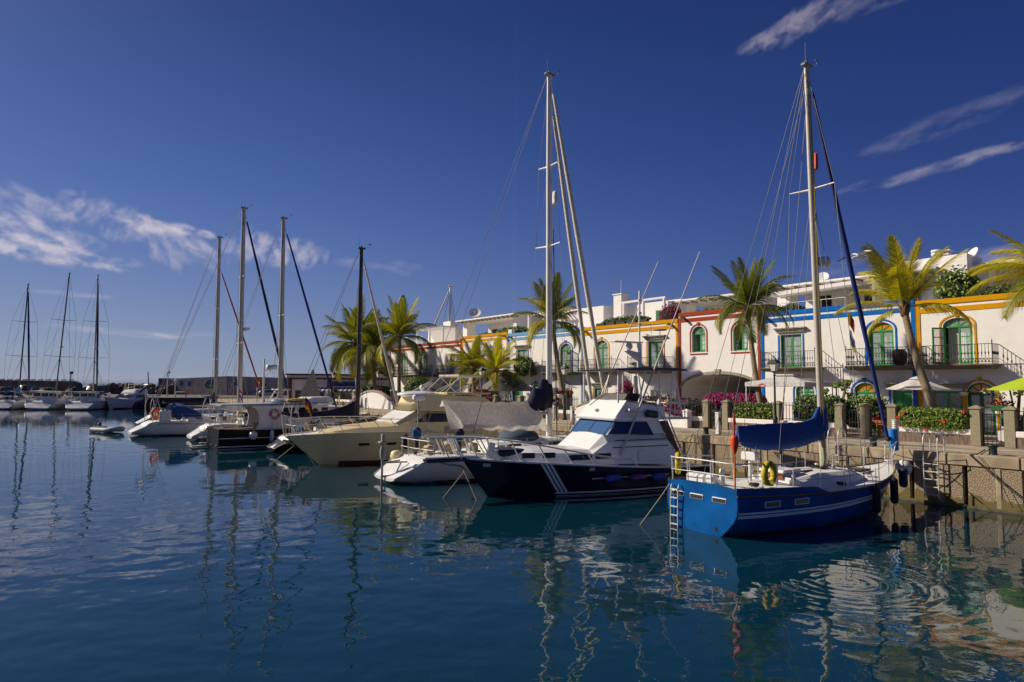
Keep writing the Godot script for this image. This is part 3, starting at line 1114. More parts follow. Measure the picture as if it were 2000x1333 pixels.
func houses() -> void:
	# s, heights above the quay
	var h6 := house("white house edged in bright blue, with urn on its right balcony", -24.36, -15.13, 7.2, M.blue,
		[{"x": 2.9, "w": 1.2, "y": 0.0, "h": 2.62, "arch": 0.5}, {"x": 6.46, "w": 1.2, "y": 0.0, "h": 2.62, "arch": 0.5, "amber": true}, {"x": 8.45, "w": 1.0, "y": 0.0, "h": 2.2, "cornice": true, "solid": true, "trim": M.blue}],
		[{"x": 2.04, "w": 1.4, "y": 3.58, "h": 2.08, "cornice": true, "rows": 3}, {"x": 7.43, "w": 1.36, "y": 3.58, "h": 2.46, "arch": 0.46, "amber": true, "rows": 3}],
		{"balconies": [[0.5, 4.15], [5.88, 9.3]], "spouts": [0.42]})
	roof_room(h6, -1.0, 8.8, 6.9, 9.18, -3.6, 0.5)
	var g := G.new()
	g.prism(PackedVector2Array([Vector2(-0.9, 8.55), Vector2(5.0, 8.78), Vector2(5.0, 9.0), Vector2(-0.6, 8.84)]), -3.2, -2.4)
	obj("awning_box", g, M.wall, h6)
	dish(h6, Vector3(1.6, 9.3, -5.0), 0.45, 0.2)
	glass_rail(h6, 0.8, 5.2, 7.2, -0.6)
	g = G.new()
	g.cham(Vector3(6.9, 8.05, -3.0), Vector3(2.3, 1.9, 0.2), 0.02)
	obj("terrace_screen", g, M.lintel, h6)
	for x in [6.15, 6.9, 7.65]:
		g = G.new()
		var pa := PackedVector2Array([Vector2(x + 0.24, 7.3), Vector2(x - 0.24, 7.3)])
		var aa := arc(x, 8.45, 0.24, 0.3, 8)
		aa.reverse()
		pa.append_array(aa)
		g.prism(pa, -2.93, -2.89)
		obj("screen_niche", g, M.slab, h6)
	g = G.new()
	for i in 4:
		g.cham(Vector3(6.0 + i * 0.75, 8.0, -3.3), Vector3(0.12, 2.0, 0.12), 0.02)
	obj("terrace_post", g, M.lintel, h6)
	# the yellow house on the right
	var h7 := house("white house edged in yellow with its balcony door leaf open", -15.06, -2.0, 7.05, M.yellow,
		[{"x": 1.35, "w": 1.5, "y": 0.0, "h": 2.2, "cornice": true, "rows": 3, "drape": 0}, {"x": 2.84, "w": 1.2, "y": 0.0, "h": 2.62, "arch": 0.5, "rows": 3, "amber": true, "paint": M.darkgreen}, {"x": 8.5, "w": 1.2, "y": 0.0, "h": 2.6, "arch": 0.5}],
		[{"x": 1.93, "w": 1.34, "y": 3.58, "h": 2.42, "arch": 0.42, "rows": 4, "left_open": 2.5, "drape": 1}, {"x": 6.8, "w": 1.34, "y": 3.58, "h": 2.42, "arch": 0.42, "rows": 4}],
		{"balconies": [[0.45, 3.78], [5.05, 8.5]], "spouts": [5.4]})
	roof_room(h7, 0.6, 7.0, 6.8, 9.45, -6.4, 0.75, false)
	g = G.new()
	g.cham(Vector3(-0.8, 8.7, -6.0), Vector3(3.6, 3.0, 2.4), 0.04)
	g.cham(Vector3(-0.75, 10.35, -6.2), Vector3(0.9, 0.4, 0.7), 0.03)
	g.cham(Vector3(-0.75, 10.72, -6.2), Vector3(1.02, 0.08, 0.82), 0.02)
	obj("stair_tower", g, M.wall, h7)
	for k in 3:
		g = G.new()
		g.lathe([Vector2(0.12, 0), Vector2(0.32, 0.02), Vector2(0.32, 0.14), Vector2(0.12, 0.16)], 14, Vector3(-0.75, 10.15 + k * 0.2, -5.3))
		obj("chimney_ring", g, M.wall, h7)
	dish(h7, Vector3(0.9, 9.6, -6.0), 0.52, -0.7)
	# the red house with the passage
	var h5 := house("white house edged in brick red over a wide vaulted passage", -31.02, -24.43, 7.72, M.red,
		[{"x": 3.3, "w": 6.1, "y": 0.0, "h": 3.22, "arch": 0.95, "bare": true}],
		[{"x": 1.74, "w": 1.14, "y": 4.8, "h": 1.85, "arch": 0.5, "door": false, "rows": 3, "left_open": -1.2, "drape": 2}, {"x": 5.12, "w": 1.12, "y": 4.78, "h": 1.83, "arch": 0.5, "door": false, "rows": 3, "left_open": -1.2, "drape": 2}],
		{"deep": 6.0, "spouts": [0.5, 6.1]})
	g = G.new()
	band(g, arc(3.3, 2.27, 3.05, 0.95, 24), arc(3.3, 2.27, 3.24, 1.16, 24), -0.1, 0.04)
	g.prism(PackedVector2Array([Vector2(3.14, 3.18), Vector2(3.46, 3.18), Vector2(3.53, 3.56), Vector2(3.07, 3.56)]), -0.05, 0.09)
	obj("arch_stones", g, M.lintel, h5)
	g = G.new()
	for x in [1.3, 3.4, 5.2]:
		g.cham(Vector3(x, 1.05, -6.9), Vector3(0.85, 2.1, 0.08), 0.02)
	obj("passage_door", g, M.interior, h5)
	# yellow, light blue, yellow and red going away to the left
	var h4 := house("white house edged in yellow between the red arch house and a light blue one", -41.08, -31.08, 7.33, M.yellow,
		[{"x": 2.0, "w": 1.4, "y": 0.0, "h": 2.2, "rows": 3, "cornice": true}, {"x": 5.0, "w": 1.2, "y": 0.0, "h": 2.55, "arch": 0.5}, {"x": 8.2, "w": 1.7, "y": 0.3, "h": 1.8, "rows": 2, "paint": M.wall, "drape": 0}],
		[{"x": 2.16, "w": 1.46, "y": 3.58, "h": 2.55, "arch": 0.55, "rows": 3}, {"x": 7.86, "w": 1.46, "y": 3.58, "h": 2.2, "cornice": true, "rows": 3}],
		{"balconies": [[0.45, 4.3], [5.9, 9.6]], "spouts": [0.42, 9.4]})
	roof_room(h4, 6.6, 13.6, 7.0, 9.15, -4.2, 0.45, false)
	g = G.new()
	for x in [1.7, 3.9, 6.1]:
		for z in [-3.2, -5.4]:
			g.cham(Vector3(x, 8.2, z), Vector3(0.2, 2.6, 0.2), 0.02)
	for z in [-3.2, -5.4]:
		g.cham(Vector3(3.9, 9.58, z), Vector3(4.8, 0.18, 0.18), 0.02)
	obj("terrace_frame", g, M.wall, h4)
	g = G.new()
	g.box(Vector3(2.8, 8.3, -5.8), Vector3(4.4, 2.6, 1.6))
	g.cham(Vector3(0.1, 8.9, -4.6), Vector3(1.0, 3.2, 1.0), 0.03)
	g.cham(Vector3(0.1, 10.56, -4.6), Vector3(1.16, 0.12, 1.16), 0.03)
	obj("terrace_wall", g, M.wall, h4)
	g = G.new()
	g.cham(Vector3(4.2, 8.0, -4.96), Vector3(0.9, 1.7, 0.06), 0.02)
	obj("shutter", g, M.darkgreen, h4)
	g = G.new()
	g.tube([Vector3(0.1, 10.6, -4.6), Vector3(0.1, 11.9, -4.6)], [0.05, 0.02], 6)
	obj("aerial", g, M.steel, h4)
	var h3 := house("white house edged in light blue with a leafy balcony", -51.6, -41.15, 7.42, M.lightblue,
		[{"x": 1.5, "w": 1.3, "y": 0.0, "h": 2.2, "cornice": true, "rows": 3, "solid": true}, {"x": 4.2, "w": 1.2, "y": 0.0, "h": 2.5, "arch": 0.5, "trim": M.darkblue}, {"x": 8.3, "w": 1.3, "y": 0.0, "h": 2.5, "arch": 0.5, "trim": M.darkblue}],
		[{"x": 2.2, "w": 1.6, "y": 3.58, "h": 2.2, "cornice": true, "rows": 4, "trim": M.darkblue}, {"x": 8.3, "w": 1.5, "y": 3.58, "h": 2.5, "arch": 0.55, "rows": 3, "right_open": 2.4, "trim": M.darkblue}],
		{"balconies": [[0.5, 4.4], [6.2, 10.1]], "spouts": [0.5, 9.8]})
	pergola(h3, -1.4, 3.8, 7.0, 9.5, -5.6, -3.6)
	g = G.new()
	g.box(Vector3(5.6, 8.4, -5.6), Vector3(5.6, 2.8, 2.0))
	g.cham(Vector3(0.32, 7.62, -0.13), Vector3(0.62, 0.4, 0.4), 0.02)
	obj("terrace_wall", g, M.wall, h3)
	var h2 := house("white house edged in yellow with one arched window behind low palms", -59.8, -51.68, 7.6, M.yellow,
		[{"x": 2.0, "w": 1.2, "y": 0.0, "h": 2.5, "arch": 0.5}, {"x": 5.6, "w": 1.3, "y": 0.0, "h": 2.2, "rows": 2}],
		[{"x": 2.4, "w": 1.2, "y": 3.58, "h": 2.4, "arch": 0.5}, {"x": 6.4, "w": 1.06, "y": 4.9, "h": 2.0, "arch": 0.5, "door": false}],
		{"balconies": [], "spouts": [0.5, 7.7]})
	roof_room(h2, -7.0, 3.4, 7.2, 9.95, -4.6, 0.6, true)
	dish(h2, Vector3(-4.9, 10.1, -5.0), 0.7, 0.9)
	var h1 := house("farthest white house edged in brick red, with two arched balcony doors", -76.3, -59.88, 7.25, M.red,
		[{"x": 9.6, "w": 1.3, "y": 0.0, "h": 2.6, "arch": 0.6, "rows": 3, "trim": M.brownred, "drape": 0}, {"x": 13.4, "w": 1.4, "y": 0.0, "h": 2.6, "arch": 0.6, "trim": M.brownred, "drape": 0}],
		[{"x": 3.6, "w": 1.5, "y": 3.58, "h": 2.75, "arch": 0.7}, {"x": 8.25, "w": 1.6, "y": 3.58, "h": 2.75, "arch": 0.7, "drape": 0}, {"x": 14.6, "w": 0.95, "y": 3.58, "h": 2.2, "cornice": false}],
		{"balconies": [[2.3, 11.9], [13.1, 16.35]], "spouts": [0.6]})
	pergola(h1, 0.6, 7.2, 7.0, 9.3, -5.2, -3.4)
	g = G.new()
	g.box(Vector3(4.2, 8.2, -5.7), Vector3(6.0, 2.4, 1.2))
	g.cham(Vector3(4.4, 10.0, -6.2), Vector3(1.8, 1.0, 1.2), 0.03)
	obj("terrace_wall", g, M.wall, h1)
	g = G.new()
	for i in 5:
		g.box(Vector3(1.0 + i * 1.2, 7.75, -1.0), Vector3(1.15, 1.2, 0.012))
	obj("glass_screen", g, M.glass, h1)
	# low terrace wing left of the far house
	g = G.new()
	g.box(Vector3(-2.6, 1.75, -3.5), Vector3(5.2, 3.5, 7.0))
	obj("terrace_wing", g, M.wall, h1)
	balcony(h1, -5.3, -0.1, 3.56, 1.0)
	# wall lamps and house number plaque
	var wl := G.new()
	wl.lathe([Vector2(0, 0), Vector2(0.13, 0.02), Vector2(0.2, 0.16), Vector2(0.22, 0.2), Vector2(0, 0.2)], 12)
	obj("wall_lamp", wl, M.plastic, h7).position = Vector3(1.9 + 0.25, 1.95, 0.08)
	var pq := G.new()
	pq.cham(Vector3(7.55, 2.15, 0.02), Vector3(0.42, 0.5, 0.04), 0.02)
	pq.cham(Vector3(7.55, 1.68, 0.02), Vector3(0.42, 0.2, 0.03), 0.01)
	obj("house_plaque", pq, M.plastic, h6)
	var nb := MeshInstance3D.new()
	var tm := TextMesh.new()
	tm.text = "137"
	tm.font_size = 16
	tm.pixel_size = 0.009
	tm.depth = 0.006
	tm.curve_step = 2.0
	var sf := SystemFont.new()
	sf.font_names = PackedStringArray(["Droid Serif"])
	tm.font = sf
	nb.mesh = tm
	nb.material_override = M.darkblue
	nb.name = "house_number"
	h6.add_child(nb, true)
	nb.position = Vector3(7.55, 1.68, 0.04)

# ---------------------------------------------------------------- things on the quay

func garden_wall(label: String, s0: float, s1: float, posts: Array, gates: Array, u := 31.4) -> Node3D:
	# brown plinth, white coping, iron bars, square posts; posts and gates in s
	var h := qthing("garden_wall", label, "garden wall", s0, 1.8, u, "garden walls along the promenade")
	var w := s1 - s0
	var xs := []
	var at := 0.0
	var gs := gates.duplicate()
	gs.append([w + 1, w + 1])
	for gt in gs:
		var a: float = minf(gt[0], w)
		if a - at > 0.3:
			xs.append([at, a])
		at = gt[1]
	var bar := G.new()
	bar.box(Vector3(0, 0.44, 0), Vector3(0.022, 0.88, 0.022))
	bar.ball(Vector3(0, 0.5, 0), Vector3(0.022, 0.05, 0.022), 5, 4)
	bar.ball(Vector3(0, 0.9, 0), Vector3(0.018, 0.05, 0.018), 5, 4)
	var bm := bar.mesh()
	for r in xs:
		var a: float = r[0]
		var b: float = r[1]
		var g := G.new()
		g.box(Vector3((a + b) / 2, 0.2, 0), Vector3(b - a, 0.42, 0.3))
		obj("plinth", g, M.plinth, h)
		g = G.new()
		g.cham(Vector3((a + b) / 2, 0.53, 0), Vector3(b - a, 0.24, 0.36), 0.02)
		obj("coping", g, M.wall, h)
		g = G.new()
		for y in [0.74, 1.42]:
			g.box(Vector3((a + b) / 2, y, 0), Vector3(b - a, 0.03, 0.03))
		obj("rail", g, M.iron, h)
		var k := int((b - a) / 0.16)
		for i in k:
			put("bar", bm, M.iron, h).position = Vector3(a + (i + 0.5) * (b - a) / k, 0.65, 0)
	for gt in gates:
		if gt.size() > 2:
			continue
		var a: float = gt[0] + 0.2
		var b: float = gt[1] - 0.2
		if b - a < 0.4:
			continue
		var g := G.new()
		for y in [0.1, 0.72, 1.28]:
			g.box(Vector3((a + b) / 2, y, 0), Vector3(b - a, 0.035, 0.03))
		for x in [a + 0.02, b - 0.02]:
			g.box(Vector3(x, 0.7, 0), Vector3(0.04, 1.3, 0.04))
		var k := int((b - a) / 0.13)
		for i in range(1, k):
			g.box(Vector3(a + i * (b - a) / k, 0.7, 0), Vector3(0.018, 1.24, 0.018))
			g.ball(Vector3(a + i * (b - a) / k, 0.8, 0), Vector3(0.022, 0.06, 0.022), 5, 4)
		obj("gate", g, M.iron, h)
	for x in posts:
		var g := G.new()
		g.cham(Vector3(x, 0.74, 0), Vector3(0.36, 1.48, 0.4), 0.015)
		var p := obj("post", g, M.pillar, h)
		g = G.new()
		g.loft([PackedVector3Array([Vector3(x - 0.22, 1.48, -0.24), Vector3(x + 0.22, 1.48, -0.24), Vector3(x + 0.22, 1.48, 0.24), Vector3(x - 0.22, 1.48, 0.24)]), PackedVector3Array([Vector3(x - 0.22, 1.53, -0.24), Vector3(x + 0.22, 1.53, -0.24), Vector3(x + 0.22, 1.53, 0.24), Vector3(x - 0.22, 1.53, 0.24)]), PackedVector3Array([Vector3(x - 0.03, 1.63, -0.03), Vector3(x + 0.03, 1.63, -0.03), Vector3(x + 0.03, 1.63, 0.03), Vector3(x - 0.03, 1.63, 0.03)])], true, true, false)
		obj("post_cap", g, M.pillar, p)
	return h

func street_lamp() -> Node3D:
	var o := thing("street_lamp", "", "street lamp", Vector3.ZERO, 0, "green street lamps along the promenade")
	var g := G.new()
	g.lathe([Vector2(0, 0), Vector2(0.17, 0), Vector2(0.17, 0.12), Vector2(0.12, 0.2), Vector2(0.11, 0.7), Vector2(0.14, 0.74), Vector2(0.07, 0.86), Vector2(0.06, 1.4), Vector2(0.075, 1.44), Vector2(0.05, 1.5), Vector2(0.04, 2.85), Vector2(0.07, 2.9), Vector2(0.03, 2.98), Vector2(0.03, 3.1), Vector2(0, 3.1)], 10)
	obj("post", g, M.lampgreen, o)
	g = G.new()
	g.loft([sq(0.11, 3.12), sq(0.2, 3.5)], true, true, false)
	var gl := obj("lantern_glass", g, M.lampglass, o)
	g = G.new()
	for i in 4:
		var a := PI / 4 + PI / 2 * i
		g.tube([Vector3(cos(a) * 0.155, 3.12, sin(a) * 0.155), Vector3(cos(a) * 0.285, 3.5, sin(a) * 0.285)], 0.014, 4)
	g.loft([sq(0.25, 3.5), sq(0.25, 3.53), sq(0.14, 3.68), sq(0.09, 3.7), sq(0.06, 3.78), sq(0.01, 3.8)], true, true, false)
	g.lathe([Vector2(0, 3.78), Vector2(0.035, 3.8), Vector2(0.035, 3.84), Vector2(0.01, 3.9), Vector2(0, 3.9)], 8)
	g.loft([sq(0.07, 3.07), sq(0.12, 3.12)], true, true, false)
	obj("lantern_frame", g, M.lampgreen, gl)
	return o

func sq(r: float, y: float) -> PackedVector3Array:
	return PackedVector3Array([Vector3(-r, y, -r), Vector3(r, y, -r), Vector3(r, y, r), Vector3(-r, y, r)])

func petal_cloud(called: String, parent: Node3D, m: Material, spots: Array, count: int, size: float, cols: Array, sd: int) -> void:
	# many small leaf or petal faces through ellipsoids; spots: [centre, radii]
	var rn := RandomNumberGenerator.new()
	rn.seed = sd
	var g := G.new()
	g.add(PackedVector3Array([Vector3(-0.5, 0, 0), Vector3(0, 0.12, -0.32), Vector3(0.5, 0, 0), Vector3(0, 0.12, 0.32), Vector3(0, 0, 0)]), PackedInt32Array([0, 4, 1, 1, 4, 2, 2, 4, 3, 3, 4, 0]), false, false)
	var mm := MultiMesh.new()
	mm.transform_format = MultiMesh.TRANSFORM_3D
	mm.use_colors = true
	mm.mesh = g.mesh()
	mm.instance_count = count
	for i in count:
		var s: Array = spots[rn.randi() % spots.size()]
		var d := Vector3(rn.randfn(), rn.randfn(), rn.randfn()).normalized()
		var p: Vector3 = s[0] + d * s[1] * pow(rn.randf(), 0.3) * rn.randf_range(0.85, 1.08)
		var b := Basis(Vector3(rn.randfn(), rn.randfn(), rn.randfn()).normalized(), rn.randf() * TAU).scaled(Vector3.ONE * size * rn.randf_range(0.65, 1.35))
		mm.set_instance_transform(i, Transform3D(b, p))
		var c: Color = cols[rn.randi() % cols.size()]
		var k := rn.randf_range(0.75, 1.25)
		mm.set_instance_color(i, Color(c.r * k, c.g * k, c.b * k))
	var o := MultiMeshInstance3D.new()
	o.multimesh = mm
	o.material_override = m
	o.name = called
	o.set_meta("kind", "stuff")
	parent.add_child(o, true)

var GREENS := [Color(0.085, 0.162, 0.020), Color(0.128, 0.221, 0.025), Color(0.060, 0.119, 0.020), Color(0.170, 0.255, 0.034), Color(0.048, 0.093, 0.020)]
var LIME := [Color(0.247, 0.342, 0.028), Color(0.190, 0.285, 0.027), Color(0.114, 0.190, 0.023), Color(0.323, 0.361, 0.038), Color(0.076, 0.142, 0.023)]
var MAGENTA := [Color(0.630, 0.030, 0.450), Color(0.450, 0.022, 0.360), Color(0.750, 0.075, 0.450), Color(0.825, 0.240, 0.240), Color(0.105, 0.135, 0.022)]

func hedge(label: String, s0: float, s1: float, y0: float, y1: float, u: float, dep: float, cols: Array, leaf := 0.11, dens := 260.0, sd := 1, cat := "hedge", bumps := 0.1) -> Node3D:
	# a dark inner mass of twigs with leaves standing out all over it
	var h := qthing("hedge" if cat == "hedge" else "bush", label, cat, s0, y0, u)
	var w := s1 - s0
	var hh := y1 - y0
	if cat != "hedge":
		bumps = 0.3
	var fn := FastNoiseLite.new()
	fn.seed = sd
	fn.frequency = 1.1
	var skin := func(x: float, a: float, k: float) -> Vector3:
		var e := 1.0 - pow(absf(x / w * 2.0 - 1.0), 10.0 if cat == "hedge" else 3.0) * 0.9
		var cy := sin(a)
		var cz := cos(a)
		var q := 1.0 / pow(pow(absf(cy), 4.0) + pow(absf(cz), 4.0), 0.25)
		var bump := 1.0 + bumps * 1.6 * fn.get_noise_3d(x * 1.4, cy * 1.6 + 4.0, cz * 1.6)
		return Vector3(x, hh * 0.42 + hh * 0.56 * cy * q * k * e * bump, dep * 0.48 * cz * q * k * e * bump)
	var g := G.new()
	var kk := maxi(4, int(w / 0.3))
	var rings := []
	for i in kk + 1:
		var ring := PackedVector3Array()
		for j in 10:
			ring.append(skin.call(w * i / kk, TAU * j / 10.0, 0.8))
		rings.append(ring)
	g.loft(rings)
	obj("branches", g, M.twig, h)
	var rn := RandomNumberGenerator.new()
	rn.seed = sd + 50
	var lf := G.new()
	lf.add(PackedVector3Array([Vector3(-0.5, 0, 0), Vector3(0, 0.1, -0.32), Vector3(0.5, 0, 0), Vector3(0, 0.1, 0.32), Vector3(0, 0, 0)]), PackedInt32Array([0, 4, 1, 1, 4, 2, 2, 4, 3, 3, 4, 0]), false, false)
	var mm := MultiMesh.new()
	mm.transform_format = MultiMesh.TRANSFORM_3D
	mm.use_colors = true
	mm.mesh = lf.mesh()
	mm.instance_count = mini(9000, int((w * (hh * 2.0 + dep)) * dens * 0.42))
	for i in mm.instance_count:
		var x := rn.randf() * w
		var a := rn.randf_range(-0.9, PI + 0.9)
		var p: Vector3 = skin.call(x, a, rn.randf_range(0.8, 1.02))
		var out := Vector3(rn.randfn() * 0.6, sin(a) + rn.randfn() * 0.6, cos(a) + rn.randfn() * 0.6).normalized()
		var b := Basis(Quaternion(Vector3.UP, out)) * Basis(Vector3.UP, rn.randf() * TAU)
		mm.set_instance_transform(i, Transform3D(b.scaled(Vector3.ONE * leaf * rn.randf_range(0.7, 1.4)), p))
		var c: Color = cols[rn.randi() % cols.size()]
		var k := rn.randf_range(0.75, 1.25)
		mm.set_instance_color(i, Color(c.r * k, c.g * k, c.b * k))
	var o := MultiMeshInstance3D.new()
	o.multimesh = mm
	o.material_override = M.leaf if cols != MAGENTA else M.petal
	o.name = "foliage"
	o.set_meta("kind", "stuff")
	h.add_child(o, true)
	return h

func blossoms(h: Node3D, pts: Array, r := 0.07) -> void:
	var g := G.new()
	for k in 5:
		var a := TAU * k / 5
		g.ball(Vector3(cos(a) * r * 0.6, sin(a) * r * 0.6, 0), Vector3(r * 0.6, r * 0.45, r * 0.35), 6, 4, Basis(Vector3.BACK, a))
	var m := g.mesh()
	for p in pts:
		put("blossom", m, M.redpetal, h).position = p

func parasol(label: String, s: float, u: float, top: float, rim: float, rad: float, sides: int, m: Material, y0 := 1.8, turn := 0.0, flap := 0.0) -> Node3D:
	var o := qthing("parasol", label, "parasol", s, y0, u)
	o.rotate_object_local(Vector3.UP, turn)
	var hh := top - y0
	var hr := rim - y0
	var g := G.new()
	g.lathe([Vector2(0, 0), Vector2(0.3, 0), Vector2(0.3, 0.06), Vector2(0.05, 0.1), Vector2(0.05, 0.4), Vector2(0, 0.4)], 12)
	obj("base", g, M.iron, o)
	g = G.new()
	g.tube([Vector3(0, 0.1, 0), Vector3(0, hh - 0.03, 0)], 0.03, 8)
	obj("pole", g, M.wood, o)
	g = G.new()
	var rings := []
	for i in 4:
		var f := i / 3.0
		var ring := PackedVector3Array()
		for j in sides * 4:
			var a := TAU * j / (sides * 4)
			var q := absf(fposmod(a / TAU * sides, 1.0) - 0.5) * 2.0   # 1 at a rib
			var r: float = rad * f * lerpf(cos(PI / sides), 1.0, q * q) + 0.02
			ring.append(Vector3(cos(a) * r, lerpf(hh, hr, pow(f, 1.08)) - (1 - q) * 0.03 * f, sin(a) * r))
		rings.append(ring)
	if flap > 0:
		var ring := PackedVector3Array()
		for a in rings[3]:
			ring.append(a + Vector3(0, -flap, 0))
		rings.append(ring)
	g.loft(rings, true, false)
	obj("canopy", g, m, o)
	g = G.new()
	g.lathe([Vector2(0.36, hh - 0.085), Vector2(0.2, hh - 0.0), Vector2(0.02, hh + 0.05), Vector2(0, hh + 0.09)], sides * 2)
	obj("vent_cap", g, m, o)
	for i in sides:
		var a := TAU * i / sides
		g = G.new()
		g.tube([Vector3(0.03, hh - 0.06, 0), Vector3(rad * 0.98, hr - 0.015, 0)], 0.012, 4)
		obj("rib", g, M.wood, o).rotation.y = -a
	return o

func ladder_q(label: String, s: float, w: float, low: float) -> void:
	var o := qthing("quay_ladder", label, "ladder", s, 0, 26.55, "steel ladders on the quay wall")
	for k in 2:
		var x := (k - 0.5) * w
		var g := G.new()
		var p := [Vector3(x, low, 0.16), Vector3(x, 1.8, 0.16)]
		for i in 7:
			var a := PI * i / 6
			p.append(Vector3(x, 2.2 + 0.28 * sin(a), 0.16 - 0.31 + 0.31 * cos(a)))
		p.append(Vector3(x, 1.8, -0.46))
		g.tube(p, 0.024, 7)
		obj("rail", g, M.steel, o)
	var rg := G.new()
	rg.tube([Vector3(-w / 2, 0, 0), Vector3(w / 2, 0, 0)], 0.018, 6)
	var rm := rg.mesh()
	var y := low + 0.12
	while y < 1.65:
		put("rung", rm, M.steel, o).position = Vector3(0, y, 0.16)
		y += 0.27

func bollard(label: String, s: float, u := 27.2) -> void:
	var o := qthing("bollard", label, "bollard", s, 1.8, u, "dark green mooring bollards")
	var g := G.new()
	g.lathe([Vector2(0, 0), Vector2(0.15, 0), Vector2(0.15, 0.03), Vector2(0.125, 0.05), Vector2(0.12, 0.26), Vector2(0.17, 0.3), Vector2(0.185, 0.33), Vector2(0.17, 0.36), Vector2(0, 0.37)], 16)
	obj("post", g, M.bollard, o)

func rope(label: String, pts: Array, r: float, m: Material, sag := 0.25, cat := "rope") -> void:
	var g := G.new()
	for i in pts.size() - 1:
		var p := []
		for k in 9:
			var f := k / 8.0
			p.append(pts[i].lerp(pts[i + 1], f) - Vector3(0, sag * 4.0 * f * (1.0 - f), 0))
		g.tube(p, r, 5)
	tag(obj("mooring_rope", g, m), label, cat, "mooring ropes")

func qp(s: float, y: float, u: float) -> Vector3:
	return Q * Vector3(s, y, -u)

